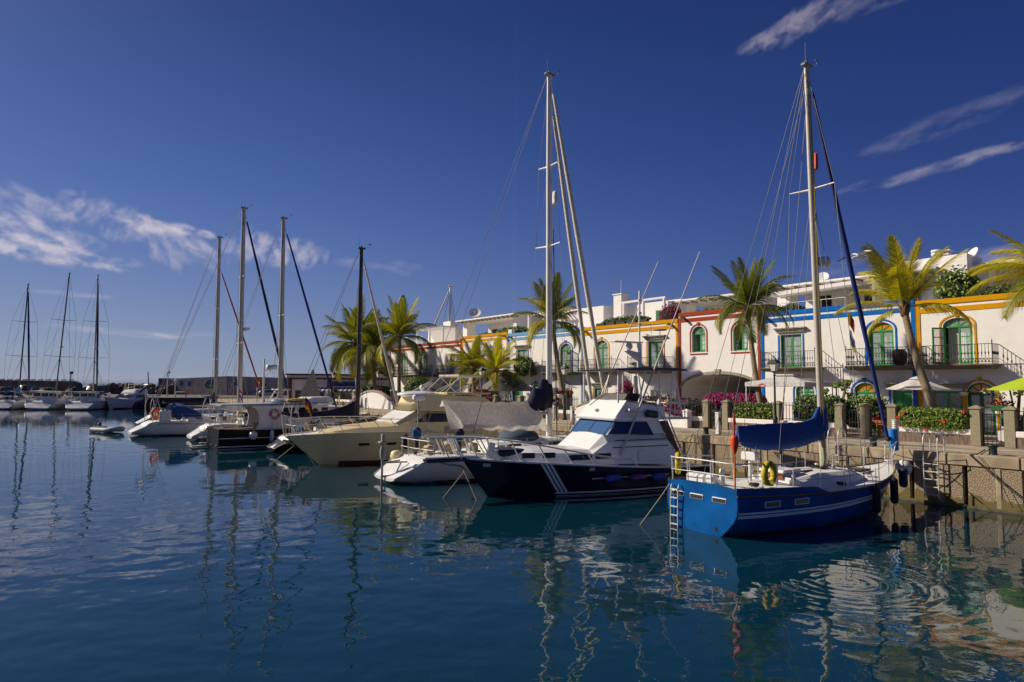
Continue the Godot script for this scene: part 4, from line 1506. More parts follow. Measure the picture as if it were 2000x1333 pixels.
func quay_things() -> void:
	garden_wall("garden wall with a clipped hibiscus hedge and two gateways, farthest right", -15.6, -4.0, [0.2, 1.36, 2.53, 5.7, 6.85], [[0.0, 1.36], [1.36, 2.53], [5.7, 6.85]])
	garden_wall("garden wall with low white coping behind the blue boom cover", -21.75, -15.6, [0.2, 3.2], [])
	garden_wall("short grey garden wall with a narrow gate left of the white power pedestal", -24.2, -21.95, [1.4], [[1.4, 2.2]])
	garden_wall("far garden wall with paired posts under the tall clipped hedge", -78.0, -66.3, [1.5, 5.2, 8.9, 10.3], [[8.9, 10.3]])
	garden_wall("garden wall behind the white canvas awning", -57.5, -33.2, [1.0, 5.0, 9.0, 13.0, 14.8, 18.0, 22.0], [[13.0, 14.8]])
	# white curved bridges over the side canal
	var br := qthing("arched_bridge", "white arched footbridge parapet behind the sport fishing boat", "bridge", -32.9, 1.8, 31.0, "white footbridges")
	var pl := PackedVector2Array([Vector2(0, -0.3), Vector2(9.0, -0.3), Vector2(9.0, 0.55)])
	for i in 15:
		var f := 1.0 - i / 14.0
		pl.append(Vector2(f * 8.6, 0.55 + 1.0 * sin(PI * clampf(f * 0.95 + 0.12, 0, 1))))
	pl.append(Vector2(0, 0.7))
	var g := G.new()
	g.prism(pl, -0.12, 0.12)
	obj("parapet", g, M.wall, br)
	g = G.new()
	var cp := []
	for i in 15:
		var f := i / 14.0
		cp.append(Vector3(f * 8.6, 0.57 + 1.0 * sin(PI * clampf(f * 0.95 + 0.12, 0, 1)), 0))
	var rr := []
	for p in cp:
		rr.append(PackedVector3Array([p + Vector3(0, -0.03, -0.17), p + Vector3(0, -0.03, 0.17), p + Vector3(0, 0.05, 0.17), p + Vector3(0, 0.05, -0.17)]))
	g.loft(rr, true, true, false)
	obj("coping", g, M.lintel, br)
	g = G.new()
	g.cham(Vector3(9.0, 0.42, 0), Vector3(0.4, 1.0, 0.4), 0.02)
	g.loft([PackedVector3Array([Vector3(8.75, 0.92, -0.25), Vector3(9.25, 0.92, -0.25), Vector3(9.25, 0.92, 0.25), Vector3(8.75, 0.92, 0.25)]), PackedVector3Array([Vector3(8.98, 1.06, -0.02), Vector3(9.02, 1.06, -0.02), Vector3(9.02, 1.06, 0.02), Vector3(8.98, 1.06, 0.02)])], true, true, false)
	obj("end_post", g, M.wall, br)
	var b2 := qthing("arched_bridge", "white arched footbridge with grey coping behind the cream motor yacht", "bridge", -65.6, 1.8, 30.0, "white footbridges")
	pl = PackedVector2Array([Vector2(0, -0.3), Vector2(8.4, -0.3)])
	rr = []
	for i in 17:
		var f := 1.0 - i / 16.0
		pl.append(Vector2(f * 8.4, 0.2 + 1.5 * pow(sin(PI * clampf(f * 0.86 + 0.1, 0, 1)), 0.8)))
		var p := Vector3(f * 8.4, 0.22 + 1.5 * pow(sin(PI * clampf(f * 0.86 + 0.1, 0, 1)), 0.8), 0)
		rr.append(PackedVector3Array([p + Vector3(0, -0.06, -0.2), p + Vector3(0, -0.06, 0.2), p + Vector3(0, 0.1, 0.2), p + Vector3(0, 0.1, -0.2)]))
	g = G.new()
	g.prism(pl, -0.12, 0.12)
	obj("parapet", g, M.wall, b2)
	g = G.new()
	g.loft(rr, true, true, false)
	obj("coping", g, M.mole, b2)
	var rw := qthing("ramp_wall", "salmon pink sloping wall inside the gateway of the passage", "wall", -24.6, 1.8, 35.0)
	g = G.new()
	g.prism(PackedVector2Array([Vector2(0.2, 0), Vector2(2.4, 0), Vector2(2.4, 0.5), Vector2(0.6, 1.75), Vector2(0.2, 1.75)]), -0.1, 0.1)
	obj("wall", g, M.pink, rw)
	# lamps
	var lamp := street_lamp()
	lamp.transform = qt(-18.42, 1.8, 30.9)
	lamp.set_meta("label", "dark green street lamp behind the blue boom cover, nearest one")
	var spots := [[-34.05, "street lamp with red flower baskets left of the sport fishing boat"], [-43.95, "street lamp above the furled boom of the white yacht, red flowers below"], [-62.3, "street lamp with red flower baskets beside the couple walking"], [-65.9, "street lamp without flowers behind the tall clipped hedge"], [-73.7, "farthest street lamp, red flowers by the triangular sail"]]
	for s in spots:
		dup(lamp, qt(s[0], 1.8, 30.9 if s[0] > -65 or s[0] < -70 else 33.0), s[1])
	# flower baskets hung on four of them
	var k := 0
	for s in [-34.05, -43.95, -62.3, -73.7]:
		for e in [-1, 1]:
			var b := qthing("flower_basket", "hanging basket of red flowers on the %s of the %s" % ["left" if e < 0 else "right", ["lamp by the sport fishing boat", "lamp over the white yacht", "lamp by the couple", "farthest lamp"][k]], "flower basket", s + e * 0.42, 3.55, 30.9, "red flower baskets on lamps")
			var bg := G.new()
			bg.lathe([Vector2(0, -0.28), Vector2(0.16, -0.24), Vector2(0.26, -0.05), Vector2(0.28, 0.0), Vector2(0, 0)], 10)
			bg.tube([Vector3(-e * 0.4, 0.1, 0), Vector3(-e * 0.2, 0.16, 0), Vector3(0, 0.02, 0)], 0.015, 4)
			obj("basket", bg, M.plastic if e < 0 else M.twig, b)
			petal_cloud("flowers", b, M.petal, [[Vector3(0, 0.13, 0), Vector3(0.34, 0.17, 0.3)]], 170, 0.13, [Color(0.6, 0.015, 0.012), Color(0.5, 0.01, 0.02), Color(0.65, 0.04, 0.02), Color(0.06, 0.09, 0.015)], 400 + k * 2 + e)
		k += 1
	# ladders, bollards, pedestals
	ladder_q("steel ladder on the quay wall right of the blue sailing boat", -9.78, 0.46, 0.2)
	ladder_q("steel ladder on the quay wall behind the blue boat's mast", -13.26, 0.4, 0.5)
	ladder_q("steel ladder on the quay wall under the blue boom cover", -17.1, 0.5, 0.5)
	bollard("dark bollard nearest the right edge, with a rope round it", -8.13)
	bollard("dark bollard behind the blue boat's bow", -12.08)
	bollard("dark bollard left of the white power pedestal", -19.84)
	bollard("dark bollard behind the sport fishing boat's cockpit", -26.5)
	for e in [[-19.72, 1.0, "white power pedestal standing alone near the quay edge", 28.0], [-30.15, 1.0, "white power pedestal left of the sport fishing boat's flybridge", 28.0], [-60.4, 1.0, "white power pedestal beside the dark mast", 28.6]]:
		var p := qthing("power_pedestal", e[2], "power pedestal", e[0], 1.8, e[3], "power pedestals on the quay")
		g = G.new()
		g.cham(Vector3(0, 0.5, 0), Vector3(0.2, 1.0, 0.2), 0.012)
		obj("case", g, M.plastic, p)
		g = G.new()
		g.cham(Vector3(0, 1.03, 0), Vector3(0.23, 0.07, 0.23), 0.015)
		obj("lid", g, M.plastic, p)
		g = G.new()
		g.cham(Vector3(0.105, 0.72, 0), Vector3(0.03, 0.16, 0.12), 0.01)
		g.tube([Vector3(0.11, 0.68, 0), Vector3(0.2, 0.4, 0.02), Vector3(0.22, 0.1, 0.02), Vector3(0.05, 0.02, 0.05)], 0.014, 5)
		obj("socket", g, M.rubber, p)
	var sp := qthing("steel_post", "ribbed stainless service post beside the right garden post", "service post", -11.84, 1.8, 28.6)
	g = G.new()
	var pr := [Vector2(0, 0), Vector2(0.13, 0), Vector2(0.13, 0.72)]
	for i in 4:
		pr.append_array([Vector2(0.105, 0.735 + i * 0.07), Vector2(0.105, 0.765 + i * 0.07), Vector2(0.13, 0.77 + i * 0.07), Vector2(0.13, 0.8 + i * 0.07)])
	pr.append_array([Vector2(0.12, 1.03), Vector2(0, 1.04)])
	g.lathe(pr, 16)
	obj("column", g, M.steel, sp)
	# parasols, gazebo
	parasol("pale parasol in front of the blue and yellow party line", -13.25, 34.5, 4.62, 4.06, 1.42, 8, M.parasol)
	parasol("lime green parasol at the right edge", -8.0, 32.2, 4.72, 4.05, 1.7, 6, M.limecloth, 1.8, 0.4)
	parasol("grey canopy in front of the farthest house's arches", -55.9, 33.5, 4.7, 3.3, 2.6, 6, M.greycloth, 1.8, 0.3)
	parasol("dark grey canopy behind the street lamp over the white yacht", -45.4, 34.4, 5.5, 3.7, 2.8, 4, M.greycloth, 1.8, 0.5)
	parasol("bluish grey parasol behind the white yacht's mast", -38.3, 34.0, 4.5, 4.0, 1.6, 8, M.parasol)
	for e in [[-30.0, "closed beige parasol behind the flybridge rails", 4.9], [-46.6, "closed grey parasol before the light blue house's ground floor", 4.6]]:
		var cpz := qthing("closed_parasol", e[1], "parasol", e[0], 1.8, 33.6, "closed parasols")
		g = G.new()
		g.lathe([Vector2(0.03, 0), Vector2(0.03, 0.9), Vector2(0.2, 0.95), Vector2(0.24, 1.3), Vector2(0.16, 2.0), Vector2(0.05, e[2] - 1.9), Vector2(0, e[2] - 1.8)], 9)
		obj("canopy", g, M.beigecanvas if e[0] > -40 else M.parasol, cpz)
	var gz := qthing("gazebo", "white garden tent on posts behind the blue boat's mast", "garden tent", -19.55, 1.8, 34.2)
	g = G.new()
	var b0 := [Vector3(-1.72, 2.58, -1.5), Vector3(1.72, 2.58, -1.5), Vector3(1.72, 2.58, 1.5), Vector3(-1.72, 2.58, 1.5)]
	var rg := []
	for f in [0.0, 1.0]:
		var ring := PackedVector3Array()
		for a in b0:
			ring.append(a - Vector3(0, 0.22 * (1 - f), 0))
		rg.append(ring)
	for f in [0.35, 0.75]:
		var ring := PackedVector3Array()
		for a in b0:
			ring.append(Vector3(a.x * (1 - f), 2.58 + 0.42 * f, a.z * (1 - f)))
		rg.append(ring)
	g.loft(rg, true, true, false)
	obj("roof_cloth", g, M.parasol, gz)
	g = G.new()
	g.cham(Vector3(0, 2.98, 0), Vector3(1.1, 0.1, 0.9), 0.04)
	obj("vent_cloth", g, M.parasol, gz)
	g = G.new()
	g.cham(Vector3(-0.75, 2.46, 1.512), Vector3(0.3, 0.07, 0.01), 0.003, Basis(Vector3.BACK, 0.25))
	g.cham(Vector3(-0.55, 2.45, 1.512), Vector3(0.22, 0.05, 0.01), 0.003, Basis(Vector3.BACK, -0.3))
	obj("valance_print", g, M.redpetal, gz)
	for a in b0:
		g = G.new()
		g.tube([Vector3(a.x * 0.97, 0, a.z * 0.97), Vector3(a.x * 0.97, 2.5, a.z * 0.97)], 0.03, 6)
		obj("leg", g, M.plastic, gz)
	# the urn on the blue house's balcony
	var ur := qthing("urn", "dark glazed urn standing on the blue house's right balcony", "urn", -15.7, 5.37, 38.75)
	g = G.new()
	g.lathe([Vector2(0, 0), Vector2(0.2, 0), Vector2(0.33, 0.25), Vector2(0.38, 0.5), Vector2(0.34, 0.7), Vector2(0.24, 0.8), Vector2(0.27, 0.86), Vector2(0.2, 0.86), Vector2(0.18, 0.7), Vector2(0, 0.68)], 18)
	obj("body", g, M.urn, ur)
	# garden chairs, white scroll wall and pots seen through the gates
	var sc := qthing("scroll_wall", "white curved garden wall seen through the right gateway", "wall", -9.7, 1.8, 33.2)
	g = G.new()
	g.prism(PackedVector2Array([Vector2(0, 0), Vector2(1.0, 0), Vector2(1.0, 1.25), Vector2(0.65, 1.25), Vector2(0.62, 1.0), Vector2(0.52, 0.75), Vector2(0.3, 0.6), Vector2(0, 0.55)]), -0.1, 0.1)
	obj("wall", g, M.wall, sc)
	var s2 := qthing("scroll_wall", "white curved garden wall seen through the left gateway", "wall", -13.9, 1.8, 33.2)
	g = G.new()
	g.prism(PackedVector2Array([Vector2(0, 0), Vector2(0.9, 0), Vector2(0.9, 1.25), Vector2(0.6, 1.25), Vector2(0.55, 0.95), Vector2(0.4, 0.7), Vector2(0, 0.55)]), -0.1, 0.1)
	obj("wall", g, M.wall, s2)
	for e in [[-14.05, 32.3, 2.4, "terracotta planter of red flowers in the left gateway"], [-9.2, 32.0, 3.2, "window box of dark red flowers behind the right gateway"]]:
		var p := qthing("planter", e[3], "planter", e[0], e[2], e[1])
		g = G.new()
		g.cham(Vector3(0, 0.12, 0), Vector3(0.7, 0.24, 0.28), 0.02)
		g.box(Vector3(0, -0.3, 0), Vector3(0.08, 0.62, 0.08))
		obj("box", g, M.terracotta if e[0] < -12 else M.darkgreen, p)
		petal_cloud("flowers", p, M.petal, [[Vector3(0, 0.33, 0), Vector3(0.5, 0.13, 0.22)]], 150, 0.11, [Color(0.5, 0.01, 0.02), Color(0.42, 0.008, 0.03), Color(0.05, 0.09, 0.015)], 77)
	# ropes from the bollards
	rope("mooring rope from the right-hand bollard down to the water", [qp(-8.3, 2.0, 27.0), qp(-8.6, 1.82, 26.5), qp(-6.6, 0.1, 26.4)], 0.022, M.darkrope, 0.06)
	rope("mooring line from the right-hand bollard to the blue boat's bow", [qp(-8.2, 2.02, 27.1), qp(-9.0, 1.6, 26.3), Vector3(13.9, 1.7, -24.5)], 0.016, M.darkrope, 0.12)
	rope("second mooring line from the blue boat's bow to the quay ladder", [qp(-9.3, 1.45, 26.3), Vector3(13.7, 1.35, -24.3)], 0.014, M.darkrope, 0.1)
	rope("slack line hanging down the quay wall near the right edge", [qp(-8.35, 1.8, 26.5), qp(-7.7, 0.9, 26.45), qp(-7.4, 0.2, 26.4)], 0.012, M.darkrope, 0.0)
	rope("pair of mooring lines from the left bollard to the sport fishing boat", [qp(-20.0, 2.0, 27.0), qp(-22.5, 1.75, 26.4), Vector3(7.0, 1.1, -28.6)], 0.016, M.rope, 0.15)
	rope("frayed line hanging over the quay edge below the left bollard", [qp(-20.1, 1.84, 26.6), qp(-20.6, 1.5, 26.4), qp(-21.0, 0.8, 26.35)], 0.014, M.darkrope, 0.0)
	rope("second frayed line over the quay edge below the left bollard", [qp(-19.9, 1.84, 26.6), qp(-19.7, 1.4, 26.4), qp(-19.2, 0.7, 26.35)], 0.014, M.darkrope, 0.0)

# ---------------------------------------------------------------- plants

var frond_mesh := {}

func frond(kind: int, tone: int, rich := 1.0) -> ArrayMesh:
	# a feather leaf 1 long along +x before it bends; kinds: 0 stiff, 1 arching, 2 hanging, 3 bent by the wind
	var key := "%d %d %.1f" % [kind, tone, rich]
	if frond_mesh.has(key):
		return frond_mesh[key]
	var rn := RandomNumberGenerator.new()
	rn.seed = 900 + kind * 10 + tone
	var g := G.new()
	var droop: float = [0.22, 0.62, 1.0, 0.8][kind]
	var spine := []
	var k := 16
	var p := Vector3.ZERO
	var ang: float = [0.12, 0.42, 0.3, 0.55][kind]
	for i in k + 1:
		spine.append(p)
		ang -= droop * 2.0 / k * (0.4 + 1.2 * float(i) / k)
		p += Vector3(cos(ang), sin(ang), (0.25 if kind == 3 else 0.0) * float(i) / k) / k
	var tones := [[Color(0.36, 0.37, 0.018), Color(0.58, 0.48, 0.02), Color(0.46, 0.29, 0.02)], [Color(0.18, 0.22, 0.018), Color(0.30, 0.29, 0.022), Color(0.33, 0.22, 0.02)], [Color(0.10, 0.145, 0.02), Color(0.16, 0.19, 0.022), Color(0.22, 0.17, 0.05)]]
	var tn: Array = tones[tone]
	var rad := []
	for i in k + 1:
		rad.append(lerpf(0.012, 0.003, float(i) / k))
	g.col = tn[1]
	g.tube(spine, rad, 4, false)
	var nl := 84
	for i in nl:
		var f := 0.12 + 0.87 * float(i) / nl
		var q := f * k
		var a: Vector3 = spine[int(q)].lerp(spine[mini(int(q) + 1, k)], q - int(q))
		var dirv: Vector3 = (spine[mini(int(q) + 1, k)] - spine[maxi(int(q) - 1, 0)]).normalized()
		var ln := (0.25 if kind == 0 else 0.30) * pow(sin(PI * clampf(f * 0.86 + 0.12, 0, 1)), 0.7) * rn.randf_range(0.85, 1.1)
		for sd in [-1.0, 1.0]:
			var out := Vector3(0, 0, sd)
			var lean := lerpf(0.55, 1.2, f)
			var dn := rn.randf_range(0.1, 0.45) + (0.55 if kind == 2 else (0.35 if kind == 1 else 0.0)) * 0.7
			var d1 := (out + dirv * lean - Vector3(0, dn * 0.5, 0)).normalized()
			var d2 := (out * 0.7 + dirv * lean - Vector3(0, dn * 1.6, 0)).normalized()
			var wd := dirv * 0.0052
			var b := a + d1 * ln * 0.5
			var e := b + d2 * ln * 0.5
			var cc: Color = tn[0].lerp(tn[1], rn.randf()) if rn.randf() > 0.12 * f * 2.0 else tn[2]
			var bt := rn.randf_range(0.75, 1.25)
			g.col = Color(cc.r * bt, cc.g * bt, cc.b * bt)
			g.add(PackedVector3Array([a - wd, a + wd, b + wd, b - wd, e]), PackedInt32Array([0, 1, 2, 0, 2, 3, 3, 2, 4]), false, false)
	frond_mesh[key] = g.mesh()
	return frond_mesh[key]

func palm(label: String, s: float, u: float, y0: float, sc: float, yc: float, ln: float, tone: int, sd: int, r0 := 0.17, custom := [], count := 22, low := -0.55) -> void:
	# trunk from (s, y0) to a crown at (sc, yc); custom fronds: [turn, lift, length, kind, roll]
	var o := qthing("palm_tree", label, "palm tree", s, y0, u, "coconut palms along the promenade")
	var rn := RandomNumberGenerator.new()
	rn.seed = sd
	var hh := yc - y0
	var dx := sc - s
	var p := []
	var r := []
	var n := int(hh / 0.075)
	for i in n + 1:
		var f := float(i) / n
		p.append(Vector3(dx * (f * 1.25 - 0.25 * f * f * f), hh * f, 0.05 * sin(f * 5.0)))
		r.append((lerpf(r0 * 1.25, r0 * 0.72, pow(f, 0.6))) * (1.0 + (0.10 if i % 2 == 0 else -0.05)) + (0.05 * exp(-f * 14.0)))
	var g := G.new()
	g.tube(p, r, 10)
	obj("trunk", g, M.trunk, o)
	var top := Vector3(dx, hh, p[n].z)
	g = G.new()
	for i in 11:
		var a := rn.randf() * TAU
		g.tube([top + Vector3(cos(a) * r0 * 0.5, -0.35 + rn.randf() * 0.25, sin(a) * r0 * 0.5), top + Vector3(cos(a) * r0 * 1.3, 0.1 + rn.randf() * 0.3, sin(a) * r0 * 1.3)], [0.09, 0.04], 5)
	g.ball(top, Vector3(r0 * 1.2, 0.4, r0 * 1.2), 8, 6)
	obj("crown_husk", g, M.husk, o)
	var list := custom.duplicate()
	for i in count:
		var f := float(i) / count
		var lift := lerpf(1.4, low, pow(f, 0.9)) + rn.randf_range(-0.12, 0.12)
		var kind := 0 if lift > 0.8 else (1 if lift > 0.15 else 2)
		list.append([i * 2.39996 + rn.randf_range(-0.3, 0.3), lift, ln * rn.randf_range(0.85, 1.08), kind, rn.randf_range(-0.4, 0.4)])
	for e in list:
		var tn := tone
		if rn.randf() < 0.3:
			tn = clampi(tone + (1 if rn.randf() < 0.6 else -1), 0, 2)
		var m := put("frond", frond(e[3], tn), M.frond_yellow, o)
		var b := Basis(Vector3.UP, e[0]) * Basis(Vector3.BACK, e[1]) * Basis(Vector3.RIGHT, e[4])
		m.transform = Transform3D(b.scaled_local(Vector3.ONE * e[2]), top + Vector3(0, 0.08, 0) + b.x * 0.06)

func plants() -> void:
	palm("tall leaning golden coconut palm in front of the blue and yellow party line", -11.6, 33.2, 1.8, -13.2, 7.75, 3.5, 0, 11, 0.19,
		[[PI + 0.15, 0.05, 3.2, 1, 0.2], [0.0, -0.02, 3.7, 2, -0.2], [PI - 0.2, 0.42, 3.0, 1, 0.3], [PI + 0.3, -0.38, 2.6, 2, 0.0]], 12, 0.55)
	palm("slender palm with a dark green crown in front of the passage house", -20.35, 33.2, 1.8, -21.35, 8.45, 3.3, 2, 12, 0.16, [], 24, -0.45)
	palm("palm behind the white yacht's mast", -36.1, 33.2, 1.8, -38.0, 8.9, 3.6, 1, 13, 0.2, [], 22, -0.5)
	palm("golden palm crown cut by the right edge of the view", -6.9, 32.8, 1.8, -7.2, 8.3, 3.3, 0, 14, 0.2, [[PI, 0.3, 3.5, 1, 0.2], [PI + 0.3, 0.0, 3.3, 1, 0.2], [PI - 0.3, 0.6, 3.3, 1, 0.1]], 16, -0.3)
	palm("short palm left of the two low ones in front of the yellow house", -49.6, 34.2, 1.8, -50.0, 5.4, 3.7, 1, 15, 0.2, [], 22, -0.35)
	palm("short yellowing palm right of the two low ones in front of the yellow house", -44.9, 33.4, 1.8, -45.5, 5.2, 3.2, 0, 16, 0.17, [], 20, -0.3)
	palm("big palm nearest the dark mast, leftmost of the palm group", -71.3, 33.2, 1.8, -73.4, 8.8, 5.6, 1, 17, 0.26, [], 28, -0.75)
	palm("middle palm of the left group, between the dark mast and the tall white pole", -67.2, 33.4, 1.8, -69.4, 8.2, 4.9, 1, 18, 0.22, [], 25, -0.75)
	palm("rightmost palm of the left group, in front of the far red house", -61.6, 33.0, 1.8, -62.0, 9.0, 4.5, 1, 19, 0.2, [], 25, -0.65)
	# hedges and bushes
	var h := hedge("clipped green hibiscus hedge with red blossoms on the right garden wall", -12.85, -10.1, 2.42, 3.28, 31.45, 0.95, LIME, 0.085, 1500.0, 21)
	blossoms(h, [Vector3(0.35, 0.62, 0.42), Vector3(0.14, 0.42, 0.44), Vector3(0.16, 0.08, 0.45), Vector3(1.25, -0.08, 0.46), Vector3(2.6, 0.72, 0.4), Vector3(1.9, 0.3, 0.45)])
	hedge("dark green hedge behind iron bars left of the near street lamp", -21.3, -18.6, 2.4, 3.3, 31.75, 0.9, LIME, 0.12, 420.0, 22)
	hedge("bushy hedge between the street lamp and the blue boat's mast", -18.2, -15.7, 2.4, 3.75, 32.4, 1.2, GREENS, 0.13, 380.0, 23)
	hedge("yellowish hedge right of the blue boat's mast", -16.1, -14.0, 2.2, 3.75, 33.2, 1.2, LIME, 0.12, 380.0, 24)
	var bo := hedge("bougainvillea hedge in front of the vaulted passage", -25.0, -20.9, 3.0, 3.75, 34.2, 0.9, MAGENTA, 0.13, 420.0, 25)
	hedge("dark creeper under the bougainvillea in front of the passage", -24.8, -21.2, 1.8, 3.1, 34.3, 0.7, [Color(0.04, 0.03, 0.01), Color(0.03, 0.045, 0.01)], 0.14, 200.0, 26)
	hedge("magenta bougainvillea spilling over the white bridge wall", -27.6, -24.2, 1.9, 2.95, 32.2, 0.8, MAGENTA, 0.13, 330.0, 27, "bush")
	hedge("magenta bougainvillea bush by the white scroll wall", -31.7, -30.2, 2.3, 4.4, 33.6, 1.1, MAGENTA, 0.14, 300.0, 28, "bush")
	hedge("long magenta bougainvillea hedge before the far houses", -59.4, -44.5, 2.75, 3.4, 33.2, 0.8, MAGENTA, 0.17, 210.0, 29)
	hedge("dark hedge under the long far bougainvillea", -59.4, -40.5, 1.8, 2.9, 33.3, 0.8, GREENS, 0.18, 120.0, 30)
	hedge("tall clipped green hedge left of the dark mast", -73.0, -66.6, 3.0, 4.05, 34.2, 1.2, GREENS, 0.2, 150.0, 31)
	hedge("low clipped hedge with red flecks over the far garden wall", -77.6, -66.5, 2.4, 3.2, 32.0, 0.9, GREENS + [Color(0.35, 0.03, 0.015)], 0.19, 150.0, 32)
	hedge("rounded yellow green shrub behind the walking couple", -64.0, -60.0, 2.2, 5.0, 35.2, 2.4, LIME, 0.22, 110.0, 33, "bush")
	hedge("ball-clipped dark shrub by the grey canopy", -57.4, -54.6, 2.2, 4.1, 34.6, 2.0, GREENS, 0.2, 120.0, 34, "bush")
	hedge("green garden shrubs right of the white yacht's canvas", -40.9, -37.0, 2.0, 3.0, 32.4, 1.0, LIME, 0.15, 200.0, 35, "bush")
	hedge("green shrub at the foot of the bridge beside the man with the camera", -33.6, -31.2, 1.9, 3.1, 31.7, 1.0, LIME, 0.14, 260.0, 36, "bush")
	hedge("leafy climber covering the light blue house's left balcony", -49.4, -46.6, 5.2, 6.9, 38.5, 1.1, GREENS, 0.17, 170.0, 37, "bush")
	hedge("dark flowering hedge below the sport boat's flybridge", -30.2, -25.0, 2.2, 3.5, 33.8, 1.0, [Color(0.05, 0.06, 0.012), Color(0.03, 0.04, 0.01), Color(0.22, 0.02, 0.16)], 0.15, 190.0, 38)
	# frangipani with bare knotty limbs
	for e in [[-16.6, 33.5, "spindly green frangipani right of the white garden tent", 0], [-8.9, 32.6, "frangipani with pale blossom clusters behind the right gateway", 1], [-44.1, 34.2, "leaning bare-stemmed tree beside the low yellow palm", 2]]:
		var t := qthing("frangipani_tree", e[2], "tree", e[0], 1.8, e[1])
		var g := G.new()
		var rn := RandomNumberGenerator.new()
		rn.seed = 60 + e[3]
		var tips := []
		for i in 6:
			var a := rn.randf() * TAU
			var hgt := rn.randf_range(1.6, 2.7) + (0.8 if e[3] == 2 else 0.0)
			var mid := Vector3(cos(a) * 0.25, hgt * 0.55, sin(a) * 0.2)
			var tip := Vector3(cos(a) * rn.randf_range(0.4, 0.95), hgt, sin(a) * 0.5)
			g.tube([Vector3(0, 0, 0), mid, tip], [0.07, 0.05, 0.03], 6)
			tips.append([tip, Vector3(0.26, 0.16, 0.26)])
		obj("limbs", g, M.bark, t)
		petal_cloud("crown", t, M.leaf, tips, 260, 0.16 if e[3] != 1 else 0.12, LIME if e[3] != 1 else [Color(0.55, 0.47, 0.33), Color(0.5, 0.42, 0.3), Color(0.1, 0.13, 0.03)], 90 + e[3])
	# roof gardens
	hedge("leafy tree on the roof between the blue and yellow houses", -15.2, -12.9, 8.9, 10.9, 42.4, 2.2, LIME, 0.17, 130.0, 41, "bush")
	hedge("trailing plants along the yellow house's parapet", -13.1, -9.6, 8.8, 9.5, 40.6, 0.8, GREENS, 0.13, 170.0, 42, "bush")
	hedge("potted shrubs on the blue house's roof", -23.9, -21.9, 8.9, 9.5, 40.4, 0.9, GREENS, 0.13, 170.0, 43, "bush")
	hedge("green creeper on the passage house's roof", -31.0, -26.0, 9.3, 9.75, 40.4, 1.2, LIME, 0.14, 170.0, 44, "bush")
	hedge("magenta bougainvillea on the yellow house's roof", -34.4, -32.4, 9.2, 10.5, 41.4, 1.2, MAGENTA, 0.15, 170.0, 45, "bush")
	hedge("row of planter shrubs on the yellow house's roof", -40.0, -34.6, 9.2, 9.9, 40.5, 0.8, GREENS, 0.14, 150.0, 46, "bush")
	hedge("clipped greenery on the roof of the light blue house's left corner", -55.8, -50.4, 9.3, 10.1, 41.0, 1.2, LIME, 0.18, 120.0, 47, "bush")
	hedge("dark greenery on the light blue house's roof", -47.0, -43.0, 9.1, 9.6, 40.6, 0.8, GREENS, 0.16, 130.0, 48, "bush")
	hedge("yellowish creeper on the yellow house roof behind the low palm", -58.6, -55.4, 9.2, 9.7, 40.6, 0.8, LIME, 0.17, 130.0, 49, "bush")
	for i in 5:
		var p := qthing("roof_planter", "dark planter box on the yellow house's parapet, number %s from the left" % ["one", "two", "three", "four", "five"][i], "planter", -39.4 + i * 1.15, 9.13, 39.85, "planter boxes on the roof")
		var g := G.new()
		g.cham(Vector3(0, 0.14, 0), Vector3(1.0, 0.28, 0.3), 0.03)
		obj("box", g, M.rubber, p)

# ---------------------------------------------------------------- boats
# boat axes: x towards the bow, y up from the water, z to starboard

func boat(called: String, label: String, category: String, x: float, f: float, hx: float, hf: float, group := "") -> Node3D:
	return thing(called, label, category, Vector3(x, 0, -f), atan2(hf, hx), group)

func cr(a: float, b: float, c: float, d: float, t: float) -> float:
	return 0.5 * (2 * b + (c - a) * t + (2 * a - 5 * b + 4 * c - d) * t * t + (3 * b - a - 3 * c + d) * t * t * t)

func refine(st: Array, per := 5) -> Array:
	# stations [x, rake, z0, y0, z1, y1, ...] from the stern forward, smoothed along the boat
	var out := []
	for i in st.size() - 1:
		for k in per:
			var t := float(k) / per
			var r := []
			for j in st[i].size():
				r.append(cr(st[maxi(i - 1, 0)][j], st[i][j], st[i + 1][j], st[mini(i + 2, st.size() - 1)][j], t))
			out.append(r)
	out.append(st[st.size() - 1])
	return out

func section(r: Array, m := 10) -> Array:
	# points [x, y, z] down a station, smoothed
	var n: int = (r.size() - 2) / 2
	var p := []
	for i in m + 1:
		var q := float(i) / m * (n - 1)
		var k := mini(int(q), n - 2)
		var t := q - k
		var z := cr(r[2 + 2 * maxi(k - 1, 0)], r[2 + 2 * k], r[2 + 2 * (k + 1)], r[2 + 2 * mini(k + 2, n - 1)], t)
		var y := cr(r[3 + 2 * maxi(k - 1, 0)], r[3 + 2 * k], r[3 + 2 * (k + 1)], r[3 + 2 * mini(k + 2, n - 1)], t)
		p.append(Vector3(r[0] - r[1] * (1.0 - y / r[3]), y, maxf(z, 0.0)))
	return p

func side_at(fine: Array, x: float, y: float, sd: float, out := 0.0) -> Vector3:
	# the hull's skin at a place along and a height
	for i in fine.size() - 1:
		if x <= fine[i + 1][0] or i == fine.size() - 2:
			var t := clampf((x - fine[i][0]) / maxf(fine[i + 1][0] - fine[i][0], 0.001), 0.0, 1.0)
			var r := []
			for j in fine[i].size():
				r.append(lerpf(fine[i][j], fine[i + 1][j], t))
			var s := section(r)
			for k in s.size() - 1:
				if y >= s[k + 1].y or k == s.size() - 2:
					var q := clampf((s[k].y - y) / maxf(s[k].y - s[k + 1].y, 0.001), 0.0, 1.0)
					var p: Vector3 = s[k].lerp(s[k + 1], q)
					return Vector3(p.x, p.y, (p.z + out) * sd)
	return Vector3.ZERO

